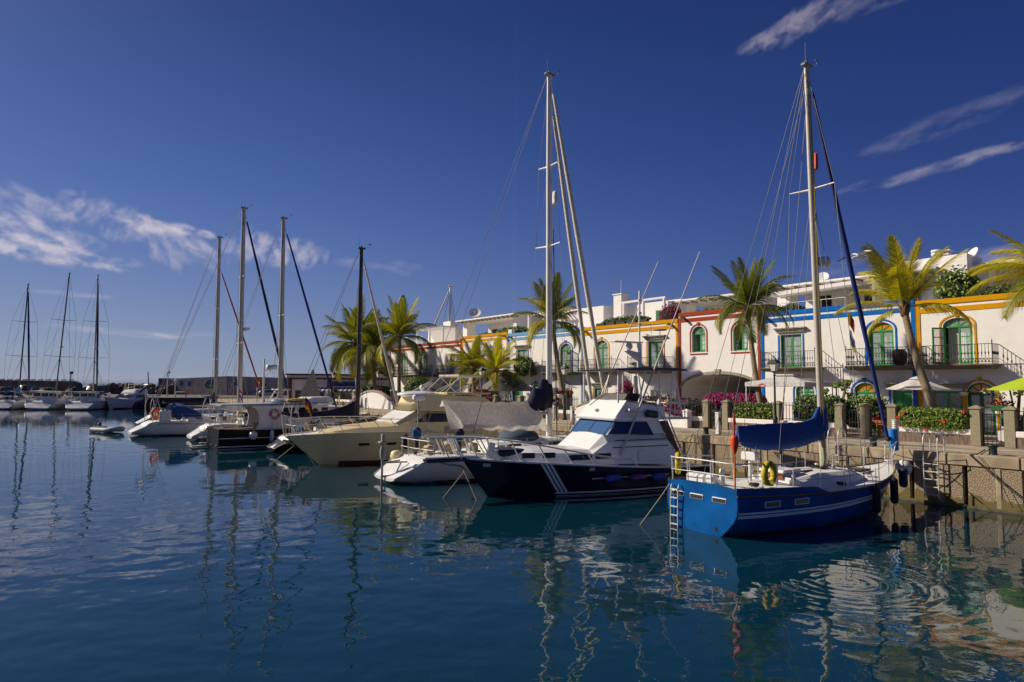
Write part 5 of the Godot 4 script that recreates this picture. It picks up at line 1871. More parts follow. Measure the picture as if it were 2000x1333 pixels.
func sheer_at(fine: Array, x: float) -> Vector3:
	for i in fine.size() - 1:
		if x <= fine[i + 1][0] or i == fine.size() - 2:
			var t := clampf((x - fine[i][0]) / maxf(fine[i + 1][0] - fine[i][0], 0.001), 0.0, 1.0)
			return Vector3(x, lerpf(fine[i][3], fine[i + 1][3], t), lerpf(fine[i][2], fine[i + 1][2], t))
	return Vector3.ZERO

func hull(o: Node3D, st: Array, m: Material, deck: Material, transom := true, camber := 0.06, called := "hull") -> Array:
	var fine := refine(st)
	var g := G.new()
	var rings := []
	for r in fine:
		var s := section(r)
		var ring := PackedVector3Array()
		for p in s:
			ring.append(p)
		for i in range(s.size() - 1, -1, -1):
			ring.append(Vector3(s[i].x, s[i].y, -s[i].z))
		rings.append(ring)
	g.loft(rings, false, false)
	if transom:
		var ring: PackedVector3Array = rings[0]
		var idx := PackedInt32Array()
		var k := ring.size()
		for i in k / 2 - 1:
			idx.append_array([i, i + 1, k - 2 - i, i, k - 2 - i, k - 1 - i])
		g.add(ring, idx, false, false)
	obj(called, g, m, o)
	if deck:
		g = G.new()
		rings = []
		for r in fine:
			var y: float = r[3] - 0.03
			rings.append(PackedVector3Array([Vector3(r[0], y, -r[2] * 0.985), Vector3(r[0], y + camber, 0), Vector3(r[0], y, r[2] * 0.985)]))
		g.loft(rings, false, false)
		obj("deck", g, deck, o)
		g = G.new()
		for sd in [-1, 1]:
			var p := []
			for r in fine:
				p.append(Vector3(r[0], r[3] + 0.01, r[2] * sd))
			g.tube(p, 0.03, 5)
		obj("toe_rail", g, M.greywhite if m != M.bluehull else M.teak, o)
	return fine

func stripe(o: Node3D, fine: Array, x0: float, x1: float, top: Callable, thick: float, m: Material, sides := [-1, 1], out := 0.006, called := "stripe") -> void:
	for sd in sides:
		var g := G.new()
		var rings := []
		for i in 25:
			var x := lerpf(x0, x1, i / 24.0)
			var y: float = top.call(x)
			rings.append(PackedVector3Array([side_at(fine, x, y, sd, out), side_at(fine, x, y - thick * 0.5, sd, out), side_at(fine, x, y - thick, sd, out)]))
		g.loft(rings, false, false)
		obj(called, g, m, o)

func hull_patch(o: Node3D, fine: Array, x: float, y: float, w: float, h: float, sd: float, m: Material, called: String, lean := 0.0) -> void:
	# a port light or plate lying on the skin
	var g := G.new()
	var a := side_at(fine, x - w / 2, y + h / 2, sd, 0.012) + Vector3(lean, 0, 0)
	var b := side_at(fine, x + w / 2, y + h / 2, sd, 0.012) + Vector3(lean, 0, 0)
	var c := side_at(fine, x + w / 2, y - h / 2, sd, 0.012)
	var d := side_at(fine, x - w / 2, y - h / 2, sd, 0.012)
	a.x = x - w / 2 + lean
	b.x = x + w / 2 + lean
	c.x = x + w / 2
	d.x = x - w / 2
	var i := Vector3(0, 0, -0.02 * sd)
	g.loft([PackedVector3Array([a, b, c, d]), PackedVector3Array([a + i, b + i, c + i, d + i])], true, true, false)
	obj(called, g, m, o)

func wire(o: Node3D, called: String, a: Vector3, b: Vector3, r: float, m: Material) -> void:
	var g := G.new()
	g.tube([a, b], r, 4, false)
	obj(called, g, m, o)

func mast(o: Node3D, x: float, y0: float, h: float, r: float, m: Material, sp: Array, rake := -0.02, head := true) -> Node3D:
	# sp: [height, half width, sweep]
	var tilt := Vector3(rake, 0, 0)
	var base := Vector3(x, y0, 0)
	var top := base + Vector3(tilt.x * h, h, 0)
	var g := G.new()
	var rings := []
	for f in [0.0, 0.75, 1.0]:
		var c := base.lerp(top, f)
		var rr: float = r * (1.0 if f < 0.8 else 0.8)
		var ring := PackedVector3Array()
		for j in 12:
			var a := TAU * j / 12
			ring.append(c + Vector3(cos(a) * rr * 1.35, 0, sin(a) * rr))
		rings.append(ring)
	g.loft(rings)
	var mo := obj("mast", g, m, o)
	for s in sp:
		for sd in [-1, 1]:
			g = G.new()
			var c := Vector3(x + tilt.x * (s[0] - y0), s[0], 0)
			g.tube([c, c + Vector3(-s[2], 0.04 * s[1], s[1] * sd)], [r * 0.42, r * 0.26], 6)
			obj("spreader", g, m, mo)
	if head:
		g = G.new()
		g.cham(top + Vector3(0.02, 0.03, 0), Vector3(r * 4.6, 0.1, r * 1.8), 0.02)
		g.tube([top + Vector3(-r * 1.5, 0, 0.06), top + Vector3(-r * 1.5, 0.75, 0.06)], [0.014, 0.006], 5)
		g.tube([top + Vector3(0.05, 0, 0), top + Vector3(0.55, 0.18, 0), top + Vector3(0.62, 0.34, 0)], 0.009, 4)
		g.box(top + Vector3(0.6, 0.36, 0), Vector3(0.2, 0.05, 0.012))
		g.lathe([Vector2(0, 0.07), Vector2(0.05, 0.08), Vector2(0.05, 0.2), Vector2(0, 0.22)], 8, top)
		obj("masthead_gear", g, M.wire if m != M.darkmast else M.darkwire, mo)
	return mo

func rigging(o: Node3D, x: float, y0: float, h: float, sp: Array, beam: float, ydeck: float, bow: Vector3, stern: Vector3, r: float, m: Material, furl: Material = null, frac := 0.985, fr := 0.07, rake := -0.02, backs := 2) -> void:
	var top := Vector3(x + rake * h, y0 + h, 0)
	for sd in [-1.0, 1.0]:
		var from := Vector3(x - 0.15, ydeck, beam * sd)
		var pts := [from]
		for s in sp:
			pts.append(Vector3(x + rake * (s[0] - y0) - s[2], s[0] + 0.04 * s[1], s[1] * sd))
		pts.append(top - Vector3(0, 0.15, 0))
		for i in pts.size() - 1:
			wire(o, "shroud", pts[i], pts[i + 1], r, m)
		if sp.size() > 0:
			var s0: Array = sp[0]
			wire(o, "lower_shroud", Vector3(x - 0.75, ydeck, beam * 0.94 * sd), Vector3(x + rake * (s0[0] - y0), s0[0] - 0.1, 0), r * 0.9, m)
			wire(o, "lower_shroud", Vector3(x + 0.5, ydeck, beam * 0.94 * sd), Vector3(x + rake * (s0[0] - y0), s0[0] - 0.12, 0), r * 0.9, m)
			if sp.size() > 1:
				wire(o, "inner_shroud", pts[1], Vector3(x + rake * (sp[1][0] - y0), sp[1][0] - 0.1, 0), r * 0.8, m)
	var hd := Vector3(x + rake * h * frac + 0.12, y0 + h * frac, 0)
	wire(o, "forestay", hd, bow, r, m)
	if furl:
		var g := G.new()
		var p := []
		var rad := []
		for i in 15:
			var f := i / 14.0
			p.append(hd.lerp(bow, lerpf(0.035, 0.95, f)))
			rad.append(fr * (0.35 + 0.65 * sin(PI * clampf(0.12 + f * 0.72, 0, 1)) + 0.05 * sin(i * 2.3)))
		g.tube(p, rad, 8)
		obj("furled_sail", g, furl, o)
		g = G.new()
		g.lathe([Vector2(0.02, 0), Vector2(0.1, 0.02), Vector2(0.06, 0.08), Vector2(0.1, 0.16), Vector2(0.02, 0.18)], 10, hd.lerp(bow, 0.965))
		obj("furling_drum", g, M.rubber, o)
	for i in backs:
		var sd := (i - (backs - 1) * 0.5) * 2.0
		wire(o, "backstay", top + Vector3(-0.1, 0, 0), stern + Vector3(0, 0, sd * 0.6), r, m)
	wire(o, "halyard", top + Vector3(-0.12, -0.1, 0.05), Vector3(x - 0.2, y0 + 0.3, 0.12), r * 0.8, M.rope)
	wire(o, "halyard", top + Vector3(0.14, -0.1, -0.04), Vector3(x + 0.26, y0 + 0.3, -0.1), r * 0.8, M.rope)

var stanchion_mesh := {}

func lifelines(o: Node3D, fine: Array, x0: float, x1: float, h: float, step: float, sides := [-1, 1], inset := 0.06, y_add := 0.0) -> void:
	var key := "%.2f" % h
	if not stanchion_mesh.has(key):
		var g := G.new()
		g.tube([Vector3.ZERO, Vector3(0, h, 0)], 0.014, 5)
		stanchion_mesh[key] = g.mesh()
	var k := maxi(1, int(round((x1 - x0) / step)))
	for sd in sides:
		var g := G.new()
		var up := []
		var mid := []
		for i in k + 1:
			var p := sheer_at(fine, lerpf(x0, x1, float(i) / k))
			p = Vector3(p.x, p.y + y_add, (p.z - inset) * sd)
			put("stanchion", stanchion_mesh[key], M.steel, o).position = p
			up.append(p + Vector3(0, h - 0.01, 0))
			mid.append(p + Vector3(0, h * 0.52, 0))
		g.tube(up, 0.008, 4)
		g.tube(mid, 0.007, 4)
		obj("lifeline", g, M.wire, o)

func bent_rail(o: Node3D, called: String, pts: Array, legs: Array, r := 0.016, m: Material = null) -> void:
	var g := G.new()
	var p := []
	for i in pts.size() - 1:
		for k in 4:
			var t := k / 4.0
			var a: Vector3 = pts[maxi(i - 1, 0)]
			var d: Vector3 = pts[mini(i + 2, pts.size() - 1)]
			p.append(pts[i].cubic_interpolate(pts[i + 1], a, d, t))
	p.append(pts[pts.size() - 1])
	g.tube(p, r, 6)
	for l in legs:
		g.tube([l[0], l[1]], r * 0.9, 6)
	obj(called, g, m if m else M.steel, o)

func boom_cover(o: Node3D, rows: Array, m: Material, called := "sail_cover") -> void:
	# rows: [x, bottom, top, half width] from the boom's end to the mast
	var g := G.new()
	var rings := []
	var rn := RandomNumberGenerator.new()
	rn.seed = 5
	for i in rows.size() - 1:
		for k in 5:
			var t := k / 5.0
			var v := []
			for j in 4:
				v.append(cr(rows[maxi(i - 1, 0)][j], rows[i][j], rows[i + 1][j], rows[mini(i + 2, rows.size() - 1)][j], t))
			rings.append(v)
	rings.append(rows[rows.size() - 1])
	var rr := []
	for v in rings:
		var b: float = v[1]
		var tp: float = v[2]
		var hw: float = v[3] * rn.randf_range(0.92, 1.06)
		var h := tp - b
		var wv := rn.randf_range(-0.02, 0.02)
		rr.append(PackedVector3Array([Vector3(v[0], b + wv, -hw * 0.55), Vector3(v[0], b + h * 0.3, -hw), Vector3(v[0], b + h * 0.7, -hw * 0.7), Vector3(v[0], tp + wv, -hw * 0.22), Vector3(v[0], tp + wv, hw * 0.22), Vector3(v[0], b + h * 0.7, hw * 0.7), Vector3(v[0], b + h * 0.3, hw), Vector3(v[0], b + wv, hw * 0.55)]))
	g.loft(rr)
	obj(called, g, m, o)

func fender(o: Node3D, label: String, local: Vector3, r: float, l: float, m: Material, turn := 0.0) -> void:
	# hangs from a boat: a thing of its own, placed beside the hull
	var g := G.new()
	var pr := [Vector2(0, -l / 2)]
	for i in 7:
		var a := PI / 2 * i / 6.0
		pr.append(Vector2(r * sin(a), -l / 2 + r * 0.9 * (1 - cos(a))))
	for i in 7:
		var a := PI / 2 * i / 6.0
		pr.append(Vector2(r * cos(a) + 0.0, l / 2 - r * 0.9 * (1 - sin(a))))
	pr.append_array([Vector2(0.03, l / 2 + 0.02), Vector2(0.025, l / 2 + 0.07), Vector2(0, l / 2 + 0.07)])
	var f := thing("fender", label, "fender", Vector3.ZERO, 0, "fenders hanging from the boats")
	f.transform = o.transform * Transform3D(Basis(Vector3.BACK, turn), local)
	g.lathe(pr, 12)
	obj("body", g, m, f)
	g = G.new()
	g.tube([Vector3(0, l / 2 + 0.05, 0), Vector3(0, l / 2 + 0.55, 0)], 0.011, 4)
	obj("lanyard", g, M.rope, f)

func flag(label: String, at: Vector3, w: float, h: float, cols: Array, vertical := false, sway := 0.35, pole := 0.0) -> void:
	# cloth hung from its hoist; cols along the fly or down the hoist
	var f := thing("flag", label, "flag", at)
	if pole > 0:
		var pg := G.new()
		pg.tube([Vector3(0, -pole, 0), Vector3(0, h * 0.55, 0)], 0.014, 5)
		obj("staff", pg, M.wood, f)
	for i in cols.size():
		var g := G.new()
		g.col = cols[i]
		var rings := []
		for k in 7:
			var q := k / 6.0
			var a := []
			for e in [float(i) / cols.size(), float(i + 1) / cols.size()]:
				var fx: float = q if not vertical else e
				var fy: float = e if not vertical else q
				var x := fx * w
				a.append(Vector3(x * 0.75, h * (0.5 - fy) - sway * fx * fx * h - 0.25 * x, 0.06 * sin(fx * 7.0 + fy * 2.0) * fx))
			rings.append(PackedVector3Array(a))
		g.loft(rings, false, false)
		obj("band", g, M.flagcloth, f)

func ring_buoy(o: Node3D, label: String, local: Vector3, r: float, tube_r: float, m: Material, b: Basis, open := 0.0, called := "life_ring") -> void:
	var t := thing(called, label, "life ring")
	t.transform = o.transform * Transform3D(b, local)
	var g := G.new()
	var p := []
	for i in 25:
		var a := open / 2 + (TAU - open) * i / 24.0 - PI / 2
		p.append(Vector3(cos(a) * r, sin(a) * r * (1.0 if open == 0.0 else 1.15), 0))
	g.tube(p, tube_r, 9)
	obj("ring", g, m, t)
	if open == 0.0:
		for i in 4:
			var a := TAU * i / 4 + 0.4
			g = G.new()
			var q := []
			for k in 4:
				var aa := a + 0.09 * k
				q.append(Vector3(cos(aa) * r, sin(aa) * r, 0))
			g.tube(q, tube_r * 1.06, 9)
			obj("band", g, M.plastic, t)
	else:
		g = G.new()
		g.tube([p[12], p[13]], tube_r * 1.05, 9)
		obj("strap", g, M.darkrope, t)

func coil(o: Node3D, at: Vector3, r: float, m: Material, sd := 1) -> void:
	var g := G.new()
	var rn := RandomNumberGenerator.new()
	rn.seed = sd
	var p := []
	for i in 40:
		var a := i * 0.55
		p.append(at + Vector3(cos(a) * r * rn.randf_range(0.5, 1.0), 0.02 + i * 0.002, sin(a) * r * rn.randf_range(0.5, 1.0)))
	g.tube(p, 0.014, 4)
	obj("rope_coil", g, m, o)

func winch(o: Node3D, at: Vector3, s := 1.0) -> void:
	var g := G.new()
	g.lathe([Vector2(0, 0), Vector2(0.085 * s, 0), Vector2(0.085 * s, 0.03), Vector2(0.055 * s, 0.06), Vector2(0.06 * s, 0.14), Vector2(0.075 * s, 0.16), Vector2(0.07 * s, 0.19), Vector2(0, 0.19)], 12, at)
	obj("winch", g, M.steel, o)

func cabin(o: Node3D, rows: Array, m: Material, called := "cabin") -> void:
	# rows: [x, base y, top y, base half width, top half width]
	var g := G.new()
	var rr := []
	for v in rows:
		var w0: float = v[3]
		var w1: float = v[4]
		rr.append(PackedVector3Array([Vector3(v[0], v[1], -w0), Vector3(v[0], lerpf(v[1], v[2], 0.75), -lerpf(w0, w1, 0.7)), Vector3(v[0], v[2], -w1 * 0.82), Vector3(v[0], v[2] + 0.05, 0), Vector3(v[0], v[2], w1 * 0.82), Vector3(v[0], lerpf(v[1], v[2], 0.75), lerpf(w0, w1, 0.7)), Vector3(v[0], v[1], w0)]))
	g.loft(rr, true, true, false)
	obj(called, g, m, o)

func hatch(o: Node3D, at: Vector3, w: float, l: float) -> void:
	var g := G.new()
	g.cham(at, Vector3(l, 0.06, w), 0.02)
	obj("hatch", g, M.tinted, o)

func blue_boat() -> void:
	var o := boat("sailing_boat", "bright blue sailing boat with transom ladder, blue boom cover and yellow life rings", "sailing boat", 5.35, 19.0, 0.84, 0.54, "sailing boats in the harbour")
	var st := [[0.0, 0.05, 1.24, 1.12, 1.22, 0.55, 0.66, -0.06, 0.25, -0.3], [1.5, 0.0, 1.44, 1.06, 1.42, 0.5, 1.12, 0.0, 0.4, -0.45], [3.8, 0.0, 1.6, 1.0, 1.56, 0.5, 1.36, 0.0, 0.5, -0.6], [6.2, 0.0, 1.5, 1.03, 1.40, 0.5, 1.08, 0.0, 0.3, -0.6], [8.2, 0.3, 1.02, 1.17, 0.84, 0.6, 0.5, 0.05, 0.1, -0.4], [9.4, 0.9, 0.5, 1.3, 0.36, 0.72, 0.16, 0.12, 0.03, -0.3], [10.1, 1.35, 0.05, 1.42, 0.04, 0.9, 0.03, 0.25, 0.02, -0.2]]
	var f := hull(o, st, M.bluehull, M.deck, true, 0.08)
	# raised bulwark aft with its curved step down, and the flush after deck behind it
	var g := G.new()
	for sd in [-1, 1]:
		var rr := []
		for i in 19:
			var x := 3.75 * i / 18.0
			var s := sheer_at(f, x)
			var hh := 0.2 * (1.0 - smoothstep(2.95, 3.75, x)) + 0.004
			rr.append(PackedVector3Array([Vector3(x, s.y - 0.02, (s.z + 0.002) * sd), Vector3(x, s.y + hh, (s.z + 0.002) * sd), Vector3(x, s.y + hh, (s.z - 0.05) * sd), Vector3(x, s.y - 0.02, (s.z - 0.05) * sd)]))
		g.loft(rr)
	g.t = Transform3D(Basis(Vector3.UP, -PI / 2), Vector3.ZERO)
	g.prism(PackedVector2Array([Vector2(-1.24, 1.08), Vector2(1.24, 1.08), Vector2(1.24, 1.31), Vector2(0.6, 1.37), Vector2(-0.6, 1.37), Vector2(-1.24, 1.31)]), -0.05, 0.002)
	g.t = Transform3D.IDENTITY
	var bw := obj("bulwark", g, M.bluehull, o)
	g = G.new()
	for sd in [-1, 1]:
		var p := []
		for i in 19:
			var x := 3.75 * i / 18.0
			var s := sheer_at(f, x)
			p.append(Vector3(x, s.y + 0.2 * (1.0 - smoothstep(2.95, 3.75, x)) + 0.012, (s.z - 0.02) * sd))
		g.tube(p, 0.022, 5)
	obj("cap_rail", g, M.teak, o)
	g = G.new()
	g.loft([PackedVector3Array([Vector3(0.04, 1.26, -1.16), Vector3(0.04, 1.33, 0), Vector3(0.04, 1.26, 1.16)]), PackedVector3Array([Vector3(1.5, 1.2, -1.36), Vector3(1.5, 1.27, 0), Vector3(1.5, 1.2, 1.36)]), PackedVector3Array([Vector3(3.1, 1.15, -1.5), Vector3(3.1, 1.22, 0), Vector3(3.1, 1.15, 1.5)]), PackedVector3Array([Vector3(3.5, 1.0, -1.5), Vector3(3.5, 1.06, 0), Vector3(3.5, 1.0, 1.5)])], false, false)
	obj("after_deck", g, M.deck, o)
	# transom face turned the right way: bulwark top follows z; windows, outlets
	bw.name = "bulwark"
	for z in [-0.85, -0.14, 0.66]:
		g = G.new()
		g.cham(Vector3(-0.005, 0.96, z), Vector3(0.05, 0.15, 0.5), 0.02)
		var wn := obj("transom_window", g, M.steel, o)
		g = G.new()
		g.cham(Vector3(-0.024, 0.96, z), Vector3(0.03, 0.11, 0.45), 0.012)
		obj("pane", g, mat("brownglass", 0.05, 0.042, 0.035, 0.15), wn)
	for x in [1.25, 2.42]:
		for sd in [-1, 1]:
			hull_patch(o, f, x, 0.86, 0.6, 0.17, sd, M.steel, "side_window", 0.02)
			hull_patch(o, f, x, 0.86, 0.52, 0.12, sd, mat("oldglass", 0.16, 0.14, 0.12, 0.15), "side_pane", 0.02)
	stripe(o, f, 0.03, 9.3, func(x): return sheer_at(f, x).y - lerpf(0.42, 0.2, x / 9.3), 0.05, M.white)
	stripe(o, f, 0.06, 9.3, func(x): return sheer_at(f, x).y - lerpf(0.5, 0.27, x / 9.3), 0.085, M.white)
	stripe(o, f, 0.3, 8.4, func(_x): return 0.05, 0.14, M.antifoul, [-1, 1], 0.005, "boot_top")
	g = G.new()
	g.tube([Vector3(-0.06, 0.18, 0.55), Vector3(0.03, 0.18, 0.55)], 0.05, 8)
	g.tube([Vector3(-0.05, 0.2, -0.2), Vector3(0.03, 0.2, -0.2)], 0.03, 8)
	obj("outlet", g, M.rubber, o)
	# boarding ladder
	var ld := Node3D.new()
	ld.name = "boarding_ladder"
	o.add_child(ld)
	for z in [-1.02, -0.74]:
		g = G.new()
		g.tube([Vector3(0.04, 1.16, z), Vector3(-0.08, 1.2, z), Vector3(-0.12, 1.1, z), Vector3(-0.14, -0.35, z)], 0.02, 6)
		obj("rail", g, M.steel, ld)
	g = G.new()
	g.box(Vector3(-0.13, 0, -0.88), Vector3(0.05, 0.03, 0.28))
	var rm := g.mesh()
	for i in 6:
		put("rung", rm, M.steel, ld).position = Vector3(0, 1.08 - i * 0.25, 0)
	# deck: low coachroof, companionway, boxes, horseshoe buoys, winches
	cabin(o, [[3.3, 1.0, 1.32, 0.95, 0.85], [4.6, 1.0, 1.42, 0.95, 0.85], [6.6, 1.02, 1.38, 0.8, 0.7], [7.2, 1.06, 1.16, 0.7, 0.6]], M.deck, "coachroof")
	g = G.new()
	g.cham(Vector3(3.6, 1.5, 0.0), Vector3(0.9, 0.1, 0.9), 0.03)
	obj("sliding_hatch", g, M.white, o)
	g = G.new()
	g.cham(Vector3(3.27, 1.36, 0.05), Vector3(0.05, 0.22, 0.62), 0.02)
	obj("companionway_board", g, M.wood, o)
	g = G.new()
	g.cham(Vector3(0.45, 1.42, -0.42), Vector3(0.45, 0.26, 0.7), 0.05)
	g.cham(Vector3(0.35, 1.45, 0.1), Vector3(0.26, 0.24, 0.3), 0.05)
	obj("gas_locker", g, M.plastic, o)
	g = G.new()
	g.cham(Vector3(0.5, 1.5, 0.34), Vector3(0.16, 0.52, 0.12), 0.03)
	obj("outboard_bracket", g, M.plastic, o)
	g = G.new()
	g.cham(Vector3(2.3, 1.98, -0.1), Vector3(0.2, 0.26, 0.55), 0.03)
	g.tube([Vector3(2.3, 2.08, -0.28), Vector3(2.3, 2.3, -0.2), Vector3(2.3, 2.36, -0.05), Vector3(2.3, 2.3, 0.1), Vector3(2.3, 2.08, 0.14)], 0.022, 6)
	g.tube([Vector3(2.3, 1.25, -0.1), Vector3(2.3, 1.9, -0.1)], 0.05, 8)
	obj("steering_pedestal", g, M.plastic, o)
	g = G.new()
	g.lathe([Vector2(0, 1.18), Vector2(0.11, 1.18), Vector2(0.11, 1.75), Vector2(0.13, 1.76), Vector2(0.13, 1.8), Vector2(0, 1.82)], 14, Vector3(2.55, 0, 0.55))
	obj("vent_pipe", g, M.steel, o)
	for z in [-0.75, 0.75]:
		winch(o, Vector3(3.2, 1.3, z))
		winch(o, Vector3(6.0, 1.36, z * 0.4), 0.9)
	hatch(o, Vector3(8.0, 1.27, 0), 0.55, 0.55)
	hatch(o, Vector3(5.6, 1.49, 0), 0.45, 0.45)
	for e in [[1.35, 1.25, 0.75, M.darkrope], [1.75, 1.26, 0.95, M.darkrope], [4.9, 1.08, 1.2, M.darkrope], [2.0, 1.25, -0.6, M.rope], [7.4, 1.18, 0.6, M.rope]]:
		coil(o, Vector3(e[0], e[1], e[2]), 0.16, e[3], int(e[0] * 10))
	g = G.new()
	g.cham(Vector3(4.3, 1.46, 0.35), Vector3(0.9, 0.06, 0.06), 0.02)
	g.cham(Vector3(4.3, 1.46, -0.35), Vector3(0.9, 0.06, 0.06), 0.02)
	obj("grab_rail", g, M.wood, o)
	# rails
	var py := 1.98
	bent_rail(o, "pushpit", [Vector3(2.2, py - 0.1, -1.42), Vector3(0.6, py, -1.3), Vector3(0.05, py, -1.12), Vector3(0.0, py + 0.02, 0), Vector3(0.05, py, 1.1), Vector3(0.6, py, 1.28), Vector3(2.2, py - 0.1, 1.4)],
		[[Vector3(0.08, 1.3, -1.12), Vector3(0.05, py, -1.12)], [Vector3(0.05, 1.33, -0.5), Vector3(0.02, py, -0.5)], [Vector3(0.05, 1.33, 0.35), Vector3(0.02, py, 0.35)], [Vector3(0.08, 1.3, 1.12), Vector3(0.05, py, 1.1)], [Vector3(1.0, 1.25, 1.3), Vector3(1.0, py - 0.03, 1.32)], [Vector3(1.0, 1.25, -1.3), Vector3(1.0, py - 0.03, -1.32)]], 0.02)
	bent_rail(o, "pushpit_mid_rail", [Vector3(2.2, 1.6, -1.42), Vector3(0.6, 1.63, -1.3), Vector3(0.06, 1.63, -1.12), Vector3(0.02, 1.65, 0), Vector3(0.06, 1.63, 1.1), Vector3(0.6, 1.63, 1.28), Vector3(2.2, 1.6, 1.4)], [], 0.012)
	lifelines(o, f, 2.2, 9.2, 0.68, 1.15, [-1, 1], 0.08, 0.06)
	bent_rail(o, "pulpit", [Vector3(9.0, 2.0, -0.55), Vector3(9.9, 2.14, -0.3), Vector3(10.5, 2.18, 0), Vector3(9.9, 2.14, 0.3), Vector3(9.0, 2.0, 0.55)], [[Vector3(9.2, 1.32, -0.48), Vector3(9.2, 2.04, -0.5)], [Vector3(9.2, 1.32, 0.48), Vector3(9.2, 2.04, 0.5)], [Vector3(9.9, 1.42, 0.12), Vector3(10.1, 2.16, 0.2)], [Vector3(9.9, 1.42, -0.12), Vector3(10.1, 2.16, -0.2)]], 0.018)
	g = G.new()
	g.cham(Vector3(10.2, 1.46, 0), Vector3(0.7, 0.06, 0.26), 0.02)
	obj("bow_roller", g, M.steel, o)
	# rig
	var sp := [[10.74, 0.82, 0.02]]
	mast(o, 5.9, 1.4, 13.6, 0.1, M.alu, sp, -0.03)
	rigging(o, 5.9, 1.4, 13.6, sp, 1.45, 1.1, Vector3(10.1, 1.7, 0), Vector3(0.1, 1.6, 0), 0.011, M.wire, M.furlblue, 0.97, 0.085, -0.03)
	wire(o, "topping_lift", Vector3(5.45, 14.9, 0), Vector3(1.8, 2.55, 0), 0.009, M.rope)
	wire(o, "running_backstay", Vector3(5.5, 14.4, 0.03), Vector3(1.6, 1.3, 1.3), 0.01, M.wire)
	wire(o, "running_backstay", Vector3(5.5, 14.4, -0.03), Vector3(1.6, 1.3, -1.3), 0.01, M.wire)
	wire(o, "mast_rope", Vector3(5.52, 14.0, 0.1), Vector3(5.75, 1.8, 0.16), 0.013, mat("yellowrope", 0.5, 0.36, 0.02, 0.9))
	g = G.new()
	g.tube([Vector3(1.55, 2.42, 0), Vector3(5.85, 2.5, 0)], 0.055, 8)
	obj("boom", g, M.alu, o)
	boom_cover(o, [[1.62, 2.38, 2.88, 0.06], [2.4, 2.2, 2.93, 0.17], [3.5, 2.12, 2.93, 0.22], [4.6, 2.2, 2.96, 0.22], [5.3, 2.32, 3.05, 0.2], [5.62, 2.36, 3.35, 0.19], [5.88, 2.36, 3.62, 0.18], [6.05, 2.5, 3.62, 0.12]], M.bluecloth)
	for sd in [-1, 1]:
		wire(o, "main_sheet", Vector3(1.9, 2.4, 0), Vector3(1.7, 1.25, 0.3 * sd), 0.014, M.rope)
	# halyard tails coiled at the mast's foot
	g = G.new()
	g.tube([Vector3(5.72, 2.3, 0.1), Vector3(5.7, 1.75, 0.16), Vector3(5.74, 1.55, 0.12)], 0.05, 6)
	obj("halyard_tail", g, mat("greenrope", 0.3, 0.33, 0.16, 0.9), o)
	g = G.new()
	g.lathe([Vector2(0, -0.16), Vector2(0.26, -0.16), Vector2(0.3, -0.06), Vector2(0.3, 0.06), Vector2(0.26, 0.14), Vector2(0, 0.2)], 14, Vector3(6.05, 8.32, 0.0))
	g.cham(Vector3(5.85, 8.14, 0), Vector3(0.3, 0.05, 0.2))
	obj("radar_dome", g, M.plastic, o)
	g = G.new()
	g.cham(Vector3(5.86, 11.75, 0), Vector3(0.12, 0.62, 0.2), 0.06)
	obj("radar_reflector", g, M.orange, o)
	# things hanging from it
	ring_buoy(o, "yellow horseshoe life ring on the blue boat's starboard rail", Vector3(1.25, 1.68, 1.33), 0.24, 0.09, M.yellowfoam, Basis(Vector3.UP, 0.1), 1.0, "horseshoe_buoy")
	ring_buoy(o, "yellow horseshoe life ring on the blue boat's port stern rail", Vector3(0.5, 1.74, -1.3), 0.24, 0.085, M.yellowfoam, Basis(Vector3.UP, 0.7), 1.0, "horseshoe_buoy")
	var db := thing("marker_pole", "orange danbuoy pole with a red float at the blue boat's stern", "marker buoy")
	db.transform = o.transform * Transform3D(Basis.IDENTITY, Vector3(0.06, 1.3, 1.14))
	g = G.new()
	g.tube([Vector3(0, 0, 0), Vector3(0, 1.45, 0)], 0.024, 6)
	obj("pole", g, mat("orangepole", 0.6, 0.16, 0.02, 0.6), db)
	g = G.new()
	g.lathe([Vector2(0.02, 0.95), Vector2(0.06, 1.03), Vector2(0.11, 1.2), Vector2(0.115, 1.38), Vector2(0.08, 1.45), Vector2(0.02, 1.46)], 12)
	obj("float", g, M.orange, db)
	g = G.new()
	g.tube([Vector3(0, 1.46, 0), Vector3(0, 1.75, 0)], 0.03, 6)
	g.tube([Vector3(0, 1.75, 0), Vector3(0.01, 2.05, 0)], [0.05, 0.02], 7)
	obj("furled_flag", g, mat("flagred", 0.55, 0.02, 0.02, 0.7), db)
	fender(o, "black fender hanging at the blue boat's bow quarter, left of the two long ones", Vector3(6.1, 0.62, 1.62), 0.12, 0.85, M.rubber)
	fender(o, "black fender hanging nearer the blue boat's bow, right of the two long ones", Vector3(7.75, 0.72, 1.3), 0.12, 0.85, M.rubber)
	fender(o, "dark blue teardrop fender at the blue boat's stem", Vector3(9.6, 0.95, 0.66), 0.14, 0.7, mat("navyfender", 0.01, 0.012, 0.05, 0.6))
	fender(o, "white ball fender under the blue boat's pulpit", Vector3(10.45, 1.2, 0.25), 0.27, 0.58, M.plastic)
	var lb := thing("life_buoy_bag", "blue rolled cloth bag lashed to the blue boat's pulpit", "bag")
	lb.transform = o.transform * Transform3D(Basis(Vector3.BACK, 0.12), Vector3(10.25, 1.86, 0.05))
	g = G.new()
	g.lathe([Vector2(0, -0.05), Vector2(0.14, -0.04), Vector2(0.15, 0.4), Vector2(0.16, 0.72), Vector2(0.1, 0.74), Vector2(0, 0.72)], 10)
	obj("cloth", g, mat("brightblue", 0.01, 0.2, 0.6, 0.6), lb)
